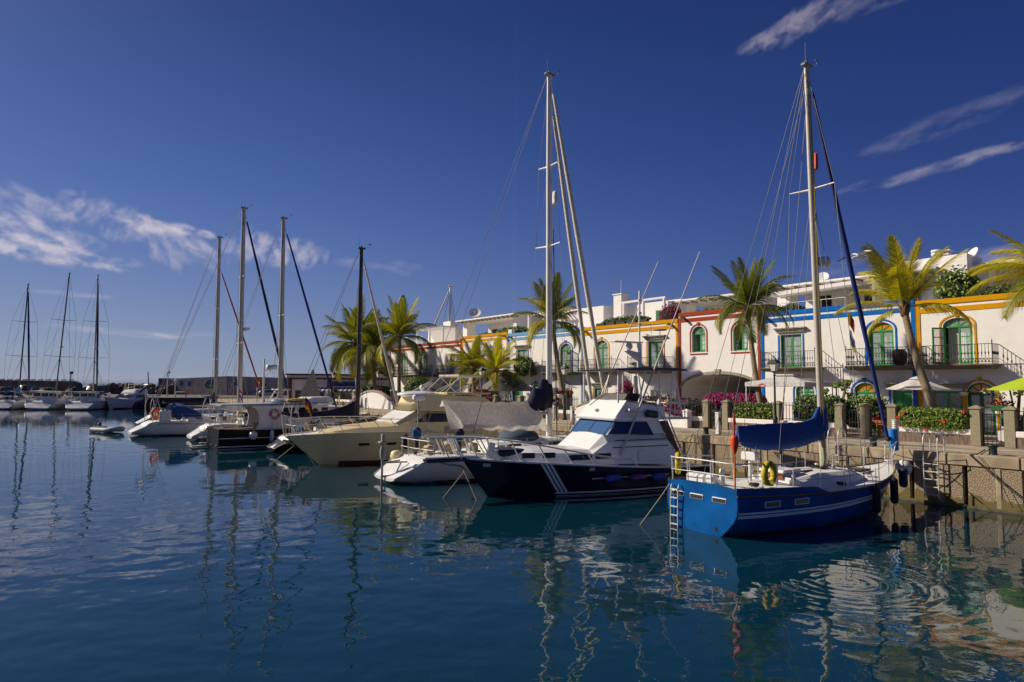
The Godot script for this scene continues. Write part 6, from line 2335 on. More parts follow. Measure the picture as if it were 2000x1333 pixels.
	# courtesy flags under the spreader
	flag("red and yellow pennant under the blue boat's starboard spreader", o.transform * Vector3(6.55, 6.4, 0.6), 0.24, 0.42, [Color(0.6, 0.38, 0.01), Color(0.45, 0.03, 0.02)], true, 0.6)
	flag("white blue and yellow pennant below the red one on the blue boat", o.transform * Vector3(6.6, 5.75, 0.62), 0.2, 0.5, [Color(0.62, 0.6, 0.55), Color(0.05, 0.15, 0.4), Color(0.65, 0.5, 0.01)], false, 0.7)
	rope("mooring line from the blue boat's stern into the water", [o.transform * Vector3(0.1, 1.3, -1.15), o.transform * Vector3(-0.9, -0.1, -1.6)], 0.016, M.rope, 0.02)

func white_sloop() -> void:
	# the tall-masted white yacht with its sugar-scoop stern towards us
	var o := boat("sailing_yacht", "white yacht with the tallest mast, scoop stern and pale canvas over its boom", "sailing boat", -5.25, 27.8, 0.8, 0.6, "sailing boats in the harbour")
	var st := [[0.0, 0.0, 0.95, 0.26, 0.85, 0.2, 0.6, 0.15, 0.2, 0.14], [0.7, 0.0, 1.2, 0.62, 1.14, 0.4, 0.9, 0.1, 0.3, 0.02], [1.5, 0.0, 1.42, 0.98, 1.38, 0.55, 1.1, 0.08, 0.35, -0.15], [4.5, 0.0, 1.8, 1.08, 1.75, 0.6, 1.5, 0.0, 0.5, -0.5], [8.0, 0.0, 1.66, 1.18, 1.56, 0.6, 1.2, 0.0, 0.3, -0.6], [11.5, 0.4, 0.8, 1.36, 0.66, 0.7, 0.4, 0.05, 0.08, -0.4], [13.4, 1.1, 0.06, 1.5, 0.05, 0.8, 0.03, 0.2, 0.02, -0.1]]
	var f := hull(o, st, M.greywhite, M.deck, true)
	var g := G.new()
	g.loft([PackedVector3Array([Vector3(0.02, 0.275, -0.9), Vector3(0.02, 0.275, 0.9)]), PackedVector3Array([Vector3(0.72, 0.68, -1.16), Vector3(0.72, 0.68, 1.16)]), PackedVector3Array([Vector3(1.45, 1.04, -1.36), Vector3(1.45, 1.04, 1.36)])], false, false, false)
	obj("scoop", g, M.white, o)
	hull_patch(o, f, 3.3, 0.72, 0.13, 0.11, 1, M.rubber, "exhaust")
	stripe(o, f, 3.9, 6.0, func(_x): return 0.74, 0.06, mat("navystripe", 0.012, 0.014, 0.04, 0.5), [1, -1], 0.005)
	stripe(o, f, 6.2, 10.0, func(_x): return 0.75, 0.05, mat("navystripe", 0.012, 0.014, 0.04, 0.5), [1, -1], 0.005)
	stripe(o, f, 1.2, 12.2, func(_x): return 0.1, 0.16, M.bluefoul, [1, -1], 0.005, "boot_top")
	cabin(o, [[5.0, 1.1, 1.5, 1.15, 1.0], [7.5, 1.15, 1.6, 1.1, 0.95], [10.0, 1.25, 1.55, 0.8, 0.65], [11.0, 1.3, 1.36, 0.6, 0.5]], M.deck, "coachroof")
	for x in [6.0, 7.2, 8.4]:
		for sd in [-1, 1]:
			g = G.new()
			g.cham(Vector3(x, 1.37, 1.06 * sd), Vector3(0.7, 0.13, 0.06), 0.03)
			obj("cabin_window", g, M.tinted, o)
	# stern gantry clutter: wind vane steering, outboards under blue hoods, rails
	bent_rail(o, "pushpit", [Vector3(3.0, 1.75, -1.62), Vector3(1.6, 1.75, -1.42), Vector3(1.35, 1.75, -0.8), Vector3(1.35, 1.75, 0.8), Vector3(1.6, 1.75, 1.42), Vector3(3.0, 1.75, 1.62)], [[Vector3(1.55, 1.0, -1.4), Vector3(1.55, 1.75, -1.4)], [Vector3(1.4, 1.0, -0.5), Vector3(1.36, 1.75, -0.5)], [Vector3(1.4, 1.0, 0.5), Vector3(1.36, 1.75, 0.5)], [Vector3(1.55, 1.0, 1.4), Vector3(1.55, 1.75, 1.4)], [Vector3(1.5, 1.38, -1.4), Vector3(1.36, 1.38, 0)], [Vector3(1.36, 1.38, 0), Vector3(1.5, 1.38, 1.4)]], 0.018)
	lifelines(o, f, 3.0, 12.4, 0.62, 1.7)
	g = G.new()
	g.tube([Vector3(-0.1, -0.5, 0), Vector3(-0.08, 0.95, 0)], 0.05, 8)
	g.lathe([Vector2(0.05, 0.95), Vector2(0.11, 1.1), Vector2(0.12, 1.35), Vector2(0.08, 1.5), Vector2(0.05, 1.55), Vector2(0.1, 1.6), Vector2(0.06, 1.72), Vector2(0, 1.74)], 10, Vector3(-0.08, 0, 0))
	g.cham(Vector3(-0.08, 1.86, 0), Vector3(0.12, 0.34, 0.16), 0.02)
	g.cham(Vector3(-0.08, 1.68, 0), Vector3(0.34, 0.1, 0.3), 0.03)
	g.tube([Vector3(-0.08, 0.85, 0), Vector3(0.9, 0.86, 0.35)], 0.035, 6)
	g.tube([Vector3(-0.08, 0.85, 0), Vector3(0.9, 0.86, -0.35)], 0.035, 6)
	g.tube([Vector3(-0.09, 0.3, 0), Vector3(0.15, 0.32, 0.2)], 0.04, 6)
	obj("wind_vane_gear", g, M.wire, o)
	for e in [[2.0, -0.9, M.midblue], [3.1, 0.9, M.navy]]:
		g = G.new()
		g.cham(Vector3(e[0], 1.95, e[1]), Vector3(0.4, 0.5, 0.36), 0.12)
		obj("outboard_hood", g, e[2], o)
		g = G.new()
		g.cham(Vector3(e[0], 1.5, e[1]), Vector3(0.16, 0.5, 0.16), 0.05)
		g.cham(Vector3(e[0] - 0.06, 1.12, e[1]), Vector3(0.1, 0.35, 0.22), 0.04)
		obj("outboard_leg", g, M.rubber, o)
	g = G.new()
	g.tube([Vector3(2.3, 1.0, -1.35), Vector3(2.3, 3.4, -1.35)], 0.035, 7)
	obj("aerial_pole", g, M.wire, o)
	g = G.new()
	g.cham(Vector3(2.3, 3.5, -1.35), Vector3(0.54, 0.27, 0.3), 0.06)
	obj("radome", g, M.plastic, o)
	g = G.new()
	for e in [[1.9, 1.2, 0.4], [2.4, 1.2, -0.4], [3.0, 1.2, 0.0], [3.6, 1.25, -0.8], [3.9, 1.25, 0.7]]:
		g.cham(Vector3(e[0], e[1] + 0.12, e[2]), Vector3(0.4, 0.35, 0.45), 0.06)
	obj("cockpit_locker", g, M.beigecanvas, o)
	g = G.new()
	var wp := []
	for i in 21:
		wp.append(Vector3(3.3, 1.75 + 0.4 * sin(TAU * i / 20), 0.4 * cos(TAU * i / 20)))
	g.tube(wp, 0.02, 6)
	for i in 3:
		g.tube([wp[i * 3], wp[i * 3 + 10]], 0.01, 4)
	obj("steering_wheel", g, M.steel, o)
	for e in [1.7, 2.2, 2.7, 3.3, 4.0]:
		coil(o, Vector3(e, 1.14, 0.9), 0.2, M.rope, int(e * 30))
		coil(o, Vector3(e, 1.16, -0.6), 0.2, M.rope, int(e * 31))
	g = G.new()
	g.lathe([Vector2(0, 0), Vector2(0.2, 0.03), Vector2(0.28, 0.18), Vector2(0.24, 0.36), Vector2(0.13, 0.44), Vector2(0, 0.46)], 14, Vector3(1.2, 0.75, -1.25))
	obj("stowed_dinghy", g, M.cream, o)
	var sp := [[7.9 + 3.2, 0.95, 0.1], [15.2, 0.75, 0.08]]
	mast(o, 8.9, 1.5, 18.5, 0.125, M.paintmast, sp, -0.004)
	rigging(o, 8.9, 1.5, 18.5, sp, 1.6, 1.25, Vector3(13.2, 1.65, 0), Vector3(1.4, 1.7, 0), 0.012, M.wire, M.furl, 0.985, 0.12, -0.004)
	g = G.new()
	var pp := []
	var pr := []
	for i in 12:
		pp.append(Vector3(9.0, 18.4, 0.02).lerp(Vector3(12.1, 1.6, 0), lerpf(0.03, 0.96, i / 11.0)))
		pr.append(0.045 + 0.07 * sin(PI * clampf(0.1 + i * 0.07, 0, 1)))
	g.tube(pp, pr, 8)
	obj("furled_staysail", g, M.furl, o)
	g = G.new()
	g.cham(Vector3(9.22, 13.65, 0), Vector3(0.18, 0.7, 0.34), 0.06)
	obj("radar_reflector", g, M.plastic, o)
	g = G.new()
	g.tube([Vector3(3.0, 2.85, 0), Vector3(8.8, 2.75, 0)], 0.07, 8)
	obj("boom", g, M.alu, o)
	# canvas awning hung over the boom
	var rr := []
	for i in 30:
		var q := i / 29.0
		var x := lerpf(2.75, 8.75, q)
		var ridge := 3.42 - 0.12 * sin(q * PI) + 0.03 * sin(i * 1.7) - 1.25 * smoothstep(0.86, 1.0, q)
		var low := 2.15 - 0.22 * q + 0.05 * sin(i * 1.1)
		var w := 0.7 - 0.25 * smoothstep(0.7, 1.0, q) + 0.05 * sin(i * 0.9)
		var ring := PackedVector3Array()
		for j in 11:
			var e := (j - 5) / 5.0
			var fold := 0.05 * sin(i * 1.35 + j * 0.6) * absf(e)
			ring.append(Vector3(x, lerpf(ridge, low if e > 0.0 else ridge - 0.3, pow(absf(e), 0.85)), w * signf(e) * (1.0 if e > 0.0 else 0.35) * pow(absf(e), 0.75) + fold))
		rr.append(ring)
	g = G.new()
	g.loft(rr, false, false)
	obj("boom_awning", g, M.canvas, o)
	g = G.new()
	g.loft([PackedVector3Array([Vector3(2.55, 2.3, 0.5), Vector3(2.55, 2.0, 0.55)]), PackedVector3Array([Vector3(3.9, 2.35, 0.53), Vector3(3.9, 1.9, 0.56)]), PackedVector3Array([Vector3(5.4, 2.1, 0.52), Vector3(5.4, 1.85, 0.54)])], false, false)
	obj("side_cloth", g, M.beigecanvas, o)
	g = G.new()
	g.ball(Vector3(7.0, 1.62, 0), Vector3(1.0, 0.5, 1.0), 16, 8)
	obj("spray_hood", g, mat("hoodgrey", 0.035, 0.06, 0.085, 0.8), o)
	boom_cover(o, [[7.55, 3.0, 3.3, 0.25], [7.9, 2.85, 3.95, 0.36], [8.15, 3.0, 3.95, 0.28], [8.4, 2.85, 4.4, 0.36], [8.7, 3.0, 4.4, 0.27], [8.98, 3.0, 4.45, 0.22]], M.navy, "mast_cover")
	wire(o, "inner_stay", Vector3(9.12, 12.0, 0), Vector3(9.5, 1.6, -0.1), 0.035, M.darkwire)
	wire(o, "awning_line", Vector3(4.6, 3.4, 0.4), Vector3(3.6, 2.0, 1.2), 0.015, M.darkrope)
	rope("mooring lines crossing under the sport boat's bow", [o.transform * Vector3(4.6, 0.9, 1.8), o.transform * Vector3(4.7, -0.1, 3.3)], 0.018, M.rope, 0.02)

func sport_fisher() -> void:
	var o := boat("sport_fishing_boat", "dark navy hulled sport fishing boat with white flybridge and blue windscreen cover", "motor boat", 7.36, 29.25, -0.87, -0.49, "motor boats in the harbour")
	var st := [[0.0, 0.0, 1.72, 0.82, 1.7, 0.45, 1.62, 0.0, 0.6, -0.4], [2.5, 0.0, 1.82, 0.9, 1.76, 0.5, 1.68, 0.0, 0.5, -0.5], [5.0, 0.0, 1.8, 1.06, 1.68, 0.5, 1.52, 0.0, 0.4, -0.6], [7.5, 0.1, 1.5, 1.24, 1.24, 0.6, 0.98, 0.02, 0.2, -0.6], [9.2, 0.45, 0.95, 1.36, 0.62, 0.7, 0.36, 0.1, 0.05, -0.5], [10.45, 1.05, 0.1, 1.44, 0.07, 0.9, 0.05, 0.3, 0.02, -0.3]]
	var f := hull(o, st, M.navyhull, M.deck)
	var g := G.new()
	for sd in [-1, 1]:
		var p := []
		for i in 26:
			var s := sheer_at(f, 10.45 * i / 25.0)
			p.append(Vector3(s.x, s.y + 0.02, (s.z + 0.015) * sd))
		g = G.new()
		g.tube(p, 0.045, 6)
		obj("rub_rail", g, M.white, o)
	# bow pulpit plank with its white edge and anchor
	g = G.new()
	g.cham(Vector3(10.9, 1.42, 0), Vector3(2.0, 0.14, 0.46), 0.05)
	obj("pulpit_plank", g, M.navyhull, o)
	g = G.new()
	g.cham(Vector3(10.95, 1.52, 0), Vector3(2.1, 0.06, 0.52), 0.03)
	obj("pulpit_cap", g, M.white, o)
	g = G.new()
	g.tube([Vector3(11.4, 1.36, 0), Vector3(10.9, 1.22, 0), Vector3(10.6, 1.2, 0)], 0.03, 6)
	g.prism(PackedVector2Array([Vector2(10.95, 1.3), Vector2(10.3, 1.02), Vector2(10.5, 1.2)]), -0.09, 0.09)
	obj("anchor", g, M.wire, o)
	# three slanting stripes on the shoulder and a boot stripe
	for sd in [-1.0, 1.0]:
		for k in 3:
			g = G.new()
			var rr := []
			for i in 11:
				var q := i / 10.0
				var x := lerpf(8.02, 7.2, q) - k * 0.165
				var y := lerpf(1.27 - k * 0.012, 0.13, q)
				rr.append(PackedVector3Array([side_at(f, x, y, sd, 0.007), side_at(f, x - 0.105, y, sd, 0.007)]))
			g.loft(rr, false, false)
			obj("shoulder_stripe", g, M.white, o)
	stripe(o, f, 0.1, 7.3, func(_x): return 0.17, 0.06, M.white)
	stripe(o, f, 0.1, 7.2, func(_x): return 0.04, 0.03, M.white)
	for e in [[9.75, 1.22], [5.95, 1.0]]:
		hull_patch(o, f, e[0], e[1], 0.22, 0.12, -1, M.steel, "hawse_plate")
		hull_patch(o, f, e[0], e[1], 0.22, 0.12, 1, M.steel, "hawse_plate")
	stripe(o, f, 2.3, 5.9, func(_x): return 0.66, 0.04, M.white, [-1], 0.012, "grab_bar")
	# trunk cabin with dark ports
	cabin(o, [[4.9, 1.1, 1.62, 1.42, 1.28], [6.4, 1.15, 1.7, 1.36, 1.2], [8.0, 1.28, 1.72, 1.06, 0.88], [8.75, 1.36, 1.66, 0.72, 0.5], [9.0, 1.4, 1.46, 0.55, 0.4]], M.white, "trunk_cabin")
	for sd in [-1, 1]:
		for e in [[5.2, 0.72], [6.25, 1.05]]:
			g = G.new()
			g.cham(Vector3(e[0], 1.42, 1.375 * sd), Vector3(e[1], 0.2, 0.05), 0.04, Basis(Vector3.UP, 0.035 * sd))
			obj("port_light", g, M.tinted, o)
		for e in [[7.5, 1.2, 0.19], [8.25, 0.97, 0.3]]:
			g = G.new()
			g.cham(Vector3(e[0], 1.53, (e[1] - 0.045) * sd), Vector3(0.5, 0.2, 0.06), 0.03, Basis(Vector3.UP, e[2] * sd))
			obj("forward_window", g, M.tinted, o)
	g = G.new()
	g.cham(Vector3(8.7, 1.62, -0.1), Vector3(1.1, 0.24, 1.1), 0.08)
	obj("sunpad_cover", g, M.navy, o)
	g = G.new()
	g.cham(Vector3(9.5, 1.68, -0.32), Vector3(0.3, 0.65, 0.1), 0.04, Basis(Vector3.BACK, 0.25))
	g.cham(Vector3(9.25, 1.56, -0.28), Vector3(0.35, 0.3, 0.35), 0.04)
	obj("windlass_box", g, M.plastic, o)
	# deckhouse: lower front panel, screen, brow, flybridge
	cabin(o, [[1.55, 1.0, 1.7, 1.4, 1.36], [1.9, 1.0, 2.2, 1.4, 1.32], [4.95, 1.1, 2.2, 1.38, 1.26], [5.75, 1.12, 1.58, 1.38, 1.3]], M.white, "deckhouse")
	g = G.new()
	var dh := [[1.9, 2.2, 1.3], [4.95, 2.2, 1.26], [4.42, 2.74, 1.18], [2.3, 2.74, 1.22]]
	var ra := PackedVector3Array()
	var rb := PackedVector3Array()
	for e in dh:
		ra.append(Vector3(e[0], e[1], e[2]))
		rb.append(Vector3(e[0], e[1], -e[2]))
	g.loft([ra, rb], true, true, false)
	obj("window_band", g, M.white, o)
	g = G.new()
	g.prism(PackedVector2Array([Vector2(4.91, 2.2), Vector2(4.97, 2.2), Vector2(4.46, 2.74), Vector2(4.40, 2.74)]), -1.2, 1.2)
	for i in 3:
		g.tube([Vector3(4.98, 2.2, -1.1 + i * 1.1), Vector3(4.46, 2.75, -1.05 + i * 1.05)], 0.014, 4)
	obj("windscreen_cover", g, M.midblue, o)
	for sd in [-1.0, 1.0]:
		g = G.new()
		var q := PackedVector3Array([Vector3(4.84, 2.24, 1.278), Vector3(2.62, 2.14, 1.292), Vector3(2.94, 2.68, 1.226), Vector3(4.44, 2.7, 1.2)])
		var q2 := PackedVector3Array()
		var q1 := PackedVector3Array()
		for a in q:
			q1.append(Vector3(a.x, a.y, (a.z + 0.012) * sd))
			q2.append(Vector3(a.x, a.y, (a.z - 0.03) * sd))
		g.loft([q1, q2], true, true, false)
		obj("side_window_cover", g, mat("bluecover", 0.006, 0.03, 0.15, 0.75, {"tex": T.cloth, "scale": 1.0}), o)
		g = G.new()
		for y in [1.72, 1.98]:
			g.box(Vector3(3.35, y, 1.37 * sd - 0.035 * (y - 1.7) * sd), Vector3(2.8 - (y - 1.7), 0.03, 0.03))
		obj("side_line", g, M.darkwire, o)
		g = G.new()
		g.cham(Vector3(2.9, 1.36, 1.4 * sd), Vector3(1.2, 0.42, 0.03), 0.015)
		obj("side_door", g, M.white, o)
	g = G.new()
	g.prism(PackedVector2Array([Vector2(1.75, 2.74), Vector2(4.62, 2.74), Vector2(4.66, 2.8), Vector2(4.5, 2.86), Vector2(1.75, 2.82)]), -1.32, 1.32)
	obj("brow", g, M.white, o)
	# flybridge coaming
	g = G.new()
	var fb := [[4.55, 2.84, 1.24], [3.92, 3.48, 1.14], [3.86, 3.53, 1.1], [2.0, 3.32, 1.18], [1.95, 2.8, 1.26]]
	ra = PackedVector3Array()
	rb = PackedVector3Array()
	for e in fb:
		ra.append(Vector3(e[0], e[1], e[2]))
		rb.append(Vector3(e[0], e[1], -e[2]))
	g.loft([ra, rb], true, true, false)
	obj("flybridge", g, M.white, o)
	g = G.new()
	g.tube([Vector3(3.9, 3.5, -1.15), Vector3(2.02, 3.3, -1.2)], 0.02, 5)
	g.loft([PackedVector3Array([Vector3(3.9, 3.54, -1.0), Vector3(3.9, 3.54, 1.0)]), PackedVector3Array([Vector3(3.55, 3.78, -0.8), Vector3(3.55, 3.78, 0.8)]), PackedVector3Array([Vector3(3.0, 3.8, -0.75), Vector3(3.0, 3.8, 0.75)]), PackedVector3Array([Vector3(2.7, 3.42, -0.9), Vector3(2.7, 3.42, 0.9)])], false, false, false)
	obj("helm_cover", g, M.greycloth, o)
	g = G.new()
	g.t = Transform3D(Basis(Vector3.BACK, -1.45), Vector3(3.4, 3.08, -1.28))
	for z in [0.0, 0.1]:
		g.lathe([Vector2(0, -0.05), Vector2(0.025, -0.05), Vector2(0.03, 0.45), Vector2(0.075, 0.55), Vector2(0, 0.55)], 8, Vector3(0, 0, -z))
	obj("horn", g, M.steel, o)
	g = G.new()
	g.cham(Vector3(4.35, 3.1, 0.2), Vector3(0.16, 0.12, 0.16), 0.03)
	obj("searchlight", g, M.steel, o)
	var ds := thing("dinghy_bag", "dark green bag lashed on the sport boat's flybridge side", "bag")
	ds.transform = o.transform * Transform3D(Basis(Vector3.UP, 0.05), Vector3(2.75, 2.98, -1.33))
	g = G.new()
	g.cham(Vector3.ZERO, Vector3(0.72, 0.3, 0.2), 0.1, Basis(Vector3.BACK, 0.1))
	obj("cloth", g, mat("bagcloth", 0.03, 0.045, 0.045, 0.6), ds)
	# hardtop on posts, tower mast, outriggers
	g = G.new()
	g.prism(PackedVector2Array([Vector2(0.8, 4.74), Vector2(4.5, 4.7), Vector2(4.62, 4.74), Vector2(3.2, 4.84), Vector2(1.4, 4.86), Vector2(0.8, 4.8)]), -1.3, 1.3)
	obj("hardtop", g, mat("hardtop", 0.045, 0.042, 0.06, 0.6), o)
	for e in [[4.3, 3.42, 4.3, 4.72, 1.14], [3.3, 3.42, 2.9, 4.72, 1.18], [2.2, 3.3, 2.2, 4.74, 1.2], [1.0, 2.82, 1.35, 4.74, 1.2], [1.7, 2.82, 1.45, 4.74, 1.2]]:
		for sd in [-1, 1]:
			g = G.new()
			g.tube([Vector3(e[0], e[1], e[4] * sd), Vector3(e[2], e[3], 1.16 * sd)], 0.037, 7)
			obj("hardtop_post", g, M.paintmast, o)
	g = G.new()
	for i in 4:
		g.tube([Vector3(lerpf(1.03, 1.3, i / 3.0), 3.1 + i * 0.5, -1.2), Vector3(lerpf(1.68, 1.48, i / 3.0), 3.1 + i * 0.5, -1.2)], 0.022, 6)
	obj("hardtop_ladder_rungs", g, M.paintmast, o)
	g = G.new()
	g.cham(Vector3(3.5, 4.25, -1.25), Vector3(0.16, 0.5, 0.16), 0.05)
	obj("deck_speaker", g, M.plastic, o)
	g = G.new()
	g.cham(Vector3(2.25, 5.35, 0), Vector3(0.24, 1.1, 0.1), 0.03)
	g.prism(PackedVector2Array([Vector2(2.2, 5.08), Vector2(2.3, 5.5), Vector2(3.0, 5.62), Vector2(3.0, 5.56)]), -0.1, 0.1)
	g.cham(Vector3(2.95, 5.93, 0), Vector3(1.5, 0.05, 0.42), 0.02)
	obj("radar_mast", g, M.paintmast, o)
	g = G.new()
	g.ball(Vector3(2.8, 5.76, 0), Vector3(0.15, 0.17, 0.15), 12, 8)
	obj("searchlight_dome", g, M.plastic, o)
	g = G.new()
	g.tube([Vector3(2.25, 5.9, 0), Vector3(2.22, 8.15, 0)], [0.04, 0.045], 7)
	for y in [6.7, 7.2, 7.75]:
		g.cham(Vector3(2.22, y, 0), Vector3(0.16, 0.1, 0.1), 0.02)
	g.tube([Vector3(1.6, 6.75, 0), Vector3(2.9, 6.72, 0)], 0.02, 5)
	obj("light_mast", g, M.paintmast, o)
	g = G.new()
	g.tube([Vector3(1.6, 6.73, 0), Vector3(1.55, 5.6, 0)], 0.012, 4)
	g.lathe([Vector2(0, 0.0), Vector2(0.3, 0.01), Vector2(0.3, 0.05), Vector2(0, 0.09)], 12, Vector3(1.1, 6.5, 0))
	g.tube([Vector3(1.1, 5.0, 0), Vector3(1.1, 6.5, 0)], 0.014, 5)
	obj("satellite_aerial", g, M.wire, o)
	for sd in [-1, 1]:
		g = G.new()
		g.tube([Vector3(4.4, 1.45, 1.42 * sd), Vector3(3.1, 3.9, 1.38 * sd), Vector3(0.0, 9.85, 1.3 * sd)], [0.04, 0.036, 0.016], 7)
		obj("outrigger", g, mat("outrigger", 0.6, 0.48, 0.42, 0.4), o)
		g = G.new()
		g.tube([Vector3(3.1, 3.9, 1.38 * sd), Vector3(1.0, 1.2, 1.5 * sd)], 0.014, 5)
		obj("outrigger_stay", g, M.wire, o)
	# railings
	var top := []
	var legs := []
	for i in 9:
		var x := lerpf(11.9, 4.2, i / 8.0)
		var s := sheer_at(f, minf(x, 10.3))
		var z := maxf(s.z - 0.05, 0.24)
		top.append([x, s.y + lerpf(0.78, 0.3, smoothstep(2, 8, i)), z])
	for sd in [-1.0, 1.0]:
		var p := []
		legs = []
		for i in top.size():
			p.append(Vector3(top[i][0], top[i][1], top[i][2] * sd))
			if i > 0:
				var bx: float = top[i][0] - 0.35
				var s := sheer_at(f, minf(bx, 10.3))
				legs.append([Vector3(bx, s.y + 0.02, maxf(s.z - 0.05, 0.22) * sd), p[i]])
		for k in 4:
			var xx := 11.4 - k * 0.55
			legs.append([Vector3(xx - 0.3, 1.54, 0.22 * sd), Vector3(xx, sheer_at(f, 10.3).y + 0.77, maxf(0.24, sheer_at(f, minf(xx, 10.3)).z - 0.05) * sd)])
		bent_rail(o, "bow_rail", p, legs, 0.032, M.paintmast)
	bent_rail(o, "flybridge_rail", [Vector3(1.95, 3.4, -1.2), Vector3(1.1, 3.5, -1.2), Vector3(0.75, 3.4, -1.1), Vector3(0.7, 3.4, 1.1), Vector3(1.1, 3.5, 1.2), Vector3(1.95, 3.4, 1.2)], [[Vector3(0.8, 2.8, -1.15), Vector3(0.8, 3.42, -1.13)], [Vector3(1.4, 2.82, -1.2), Vector3(1.4, 3.48, -1.2)], [Vector3(0.8, 2.8, 1.15), Vector3(0.8, 3.42, 1.13)]], 0.022, M.paintmast)
	g = G.new()
	g.cham(Vector3(1.3, 2.78, 0), Vector3(1.4, 0.08, 2.5), 0.03)
	obj("overhang", g, M.white, o)
	g = G.new()
	var cvs := PackedVector3Array([Vector3(2.3, 2.7, -1.3), Vector3(1.9, 2.72, -1.3), Vector3(1.2, 1.15, -1.4), Vector3(1.55, 1.2, -1.38)])
	var cv2 := PackedVector3Array()
	for a in cvs:
		cv2.append(a + Vector3(0, 0, 0.03))
	g.loft([cvs, cv2], true, true, false)
	obj("cockpit_curtain", g, mat("browncloth", 0.13, 0.095, 0.055, 0.9), o)
	for i in 5:
		g = G.new()
		var q := i / 4.0
		g.tube([Vector3(lerpf(2.1, 1.4, q) - 0.14, lerpf(2.6, 1.25, q), -1.4), Vector3(lerpf(2.1, 1.4, q) + 0.14, lerpf(2.6, 1.25, q), -1.4)], 0.015, 4)
		obj("cockpit_ladder_rung", g, M.wood, o)
	g = G.new()
	g.tube([Vector3(1.86, 2.75, -1.36), Vector3(1.12, 1.1, -1.46)], 0.03, 6)
	obj("cockpit_post", g, M.paintmast, o)
	fender(o, "blue fender lying along the sport boat's dark side, leftmost of three", Vector3(5.1, 0.64, -1.86), 0.15, 0.7, M.fenderblue, PI / 2)
	fender(o, "purple fender lying along the sport boat's dark side, middle of three", Vector3(4.0, 0.6, -1.92), 0.15, 0.7, mat("purplefender", 0.13, 0.035, 0.12, 0.5), PI / 2)
	fender(o, "blue fender end-on at the sport boat's quarter, rightmost of three", Vector3(2.95, 0.57, -1.95), 0.16, 0.6, M.fenderblue, PI / 2)
	rope("mooring line from the sport boat's stem down to the water, left of two", [o.transform * Vector3(10.4, 1.0, -0.1), o.transform * Vector3(11.0, -0.1, 0.6)], 0.02, M.rope, 0.0)
	rope("mooring line from the sport boat's stem down to the water, right of two", [o.transform * Vector3(10.35, 1.0, 0.1), o.transform * Vector3(10.1, -0.1, -0.6)], 0.02, M.rope, 0.0)

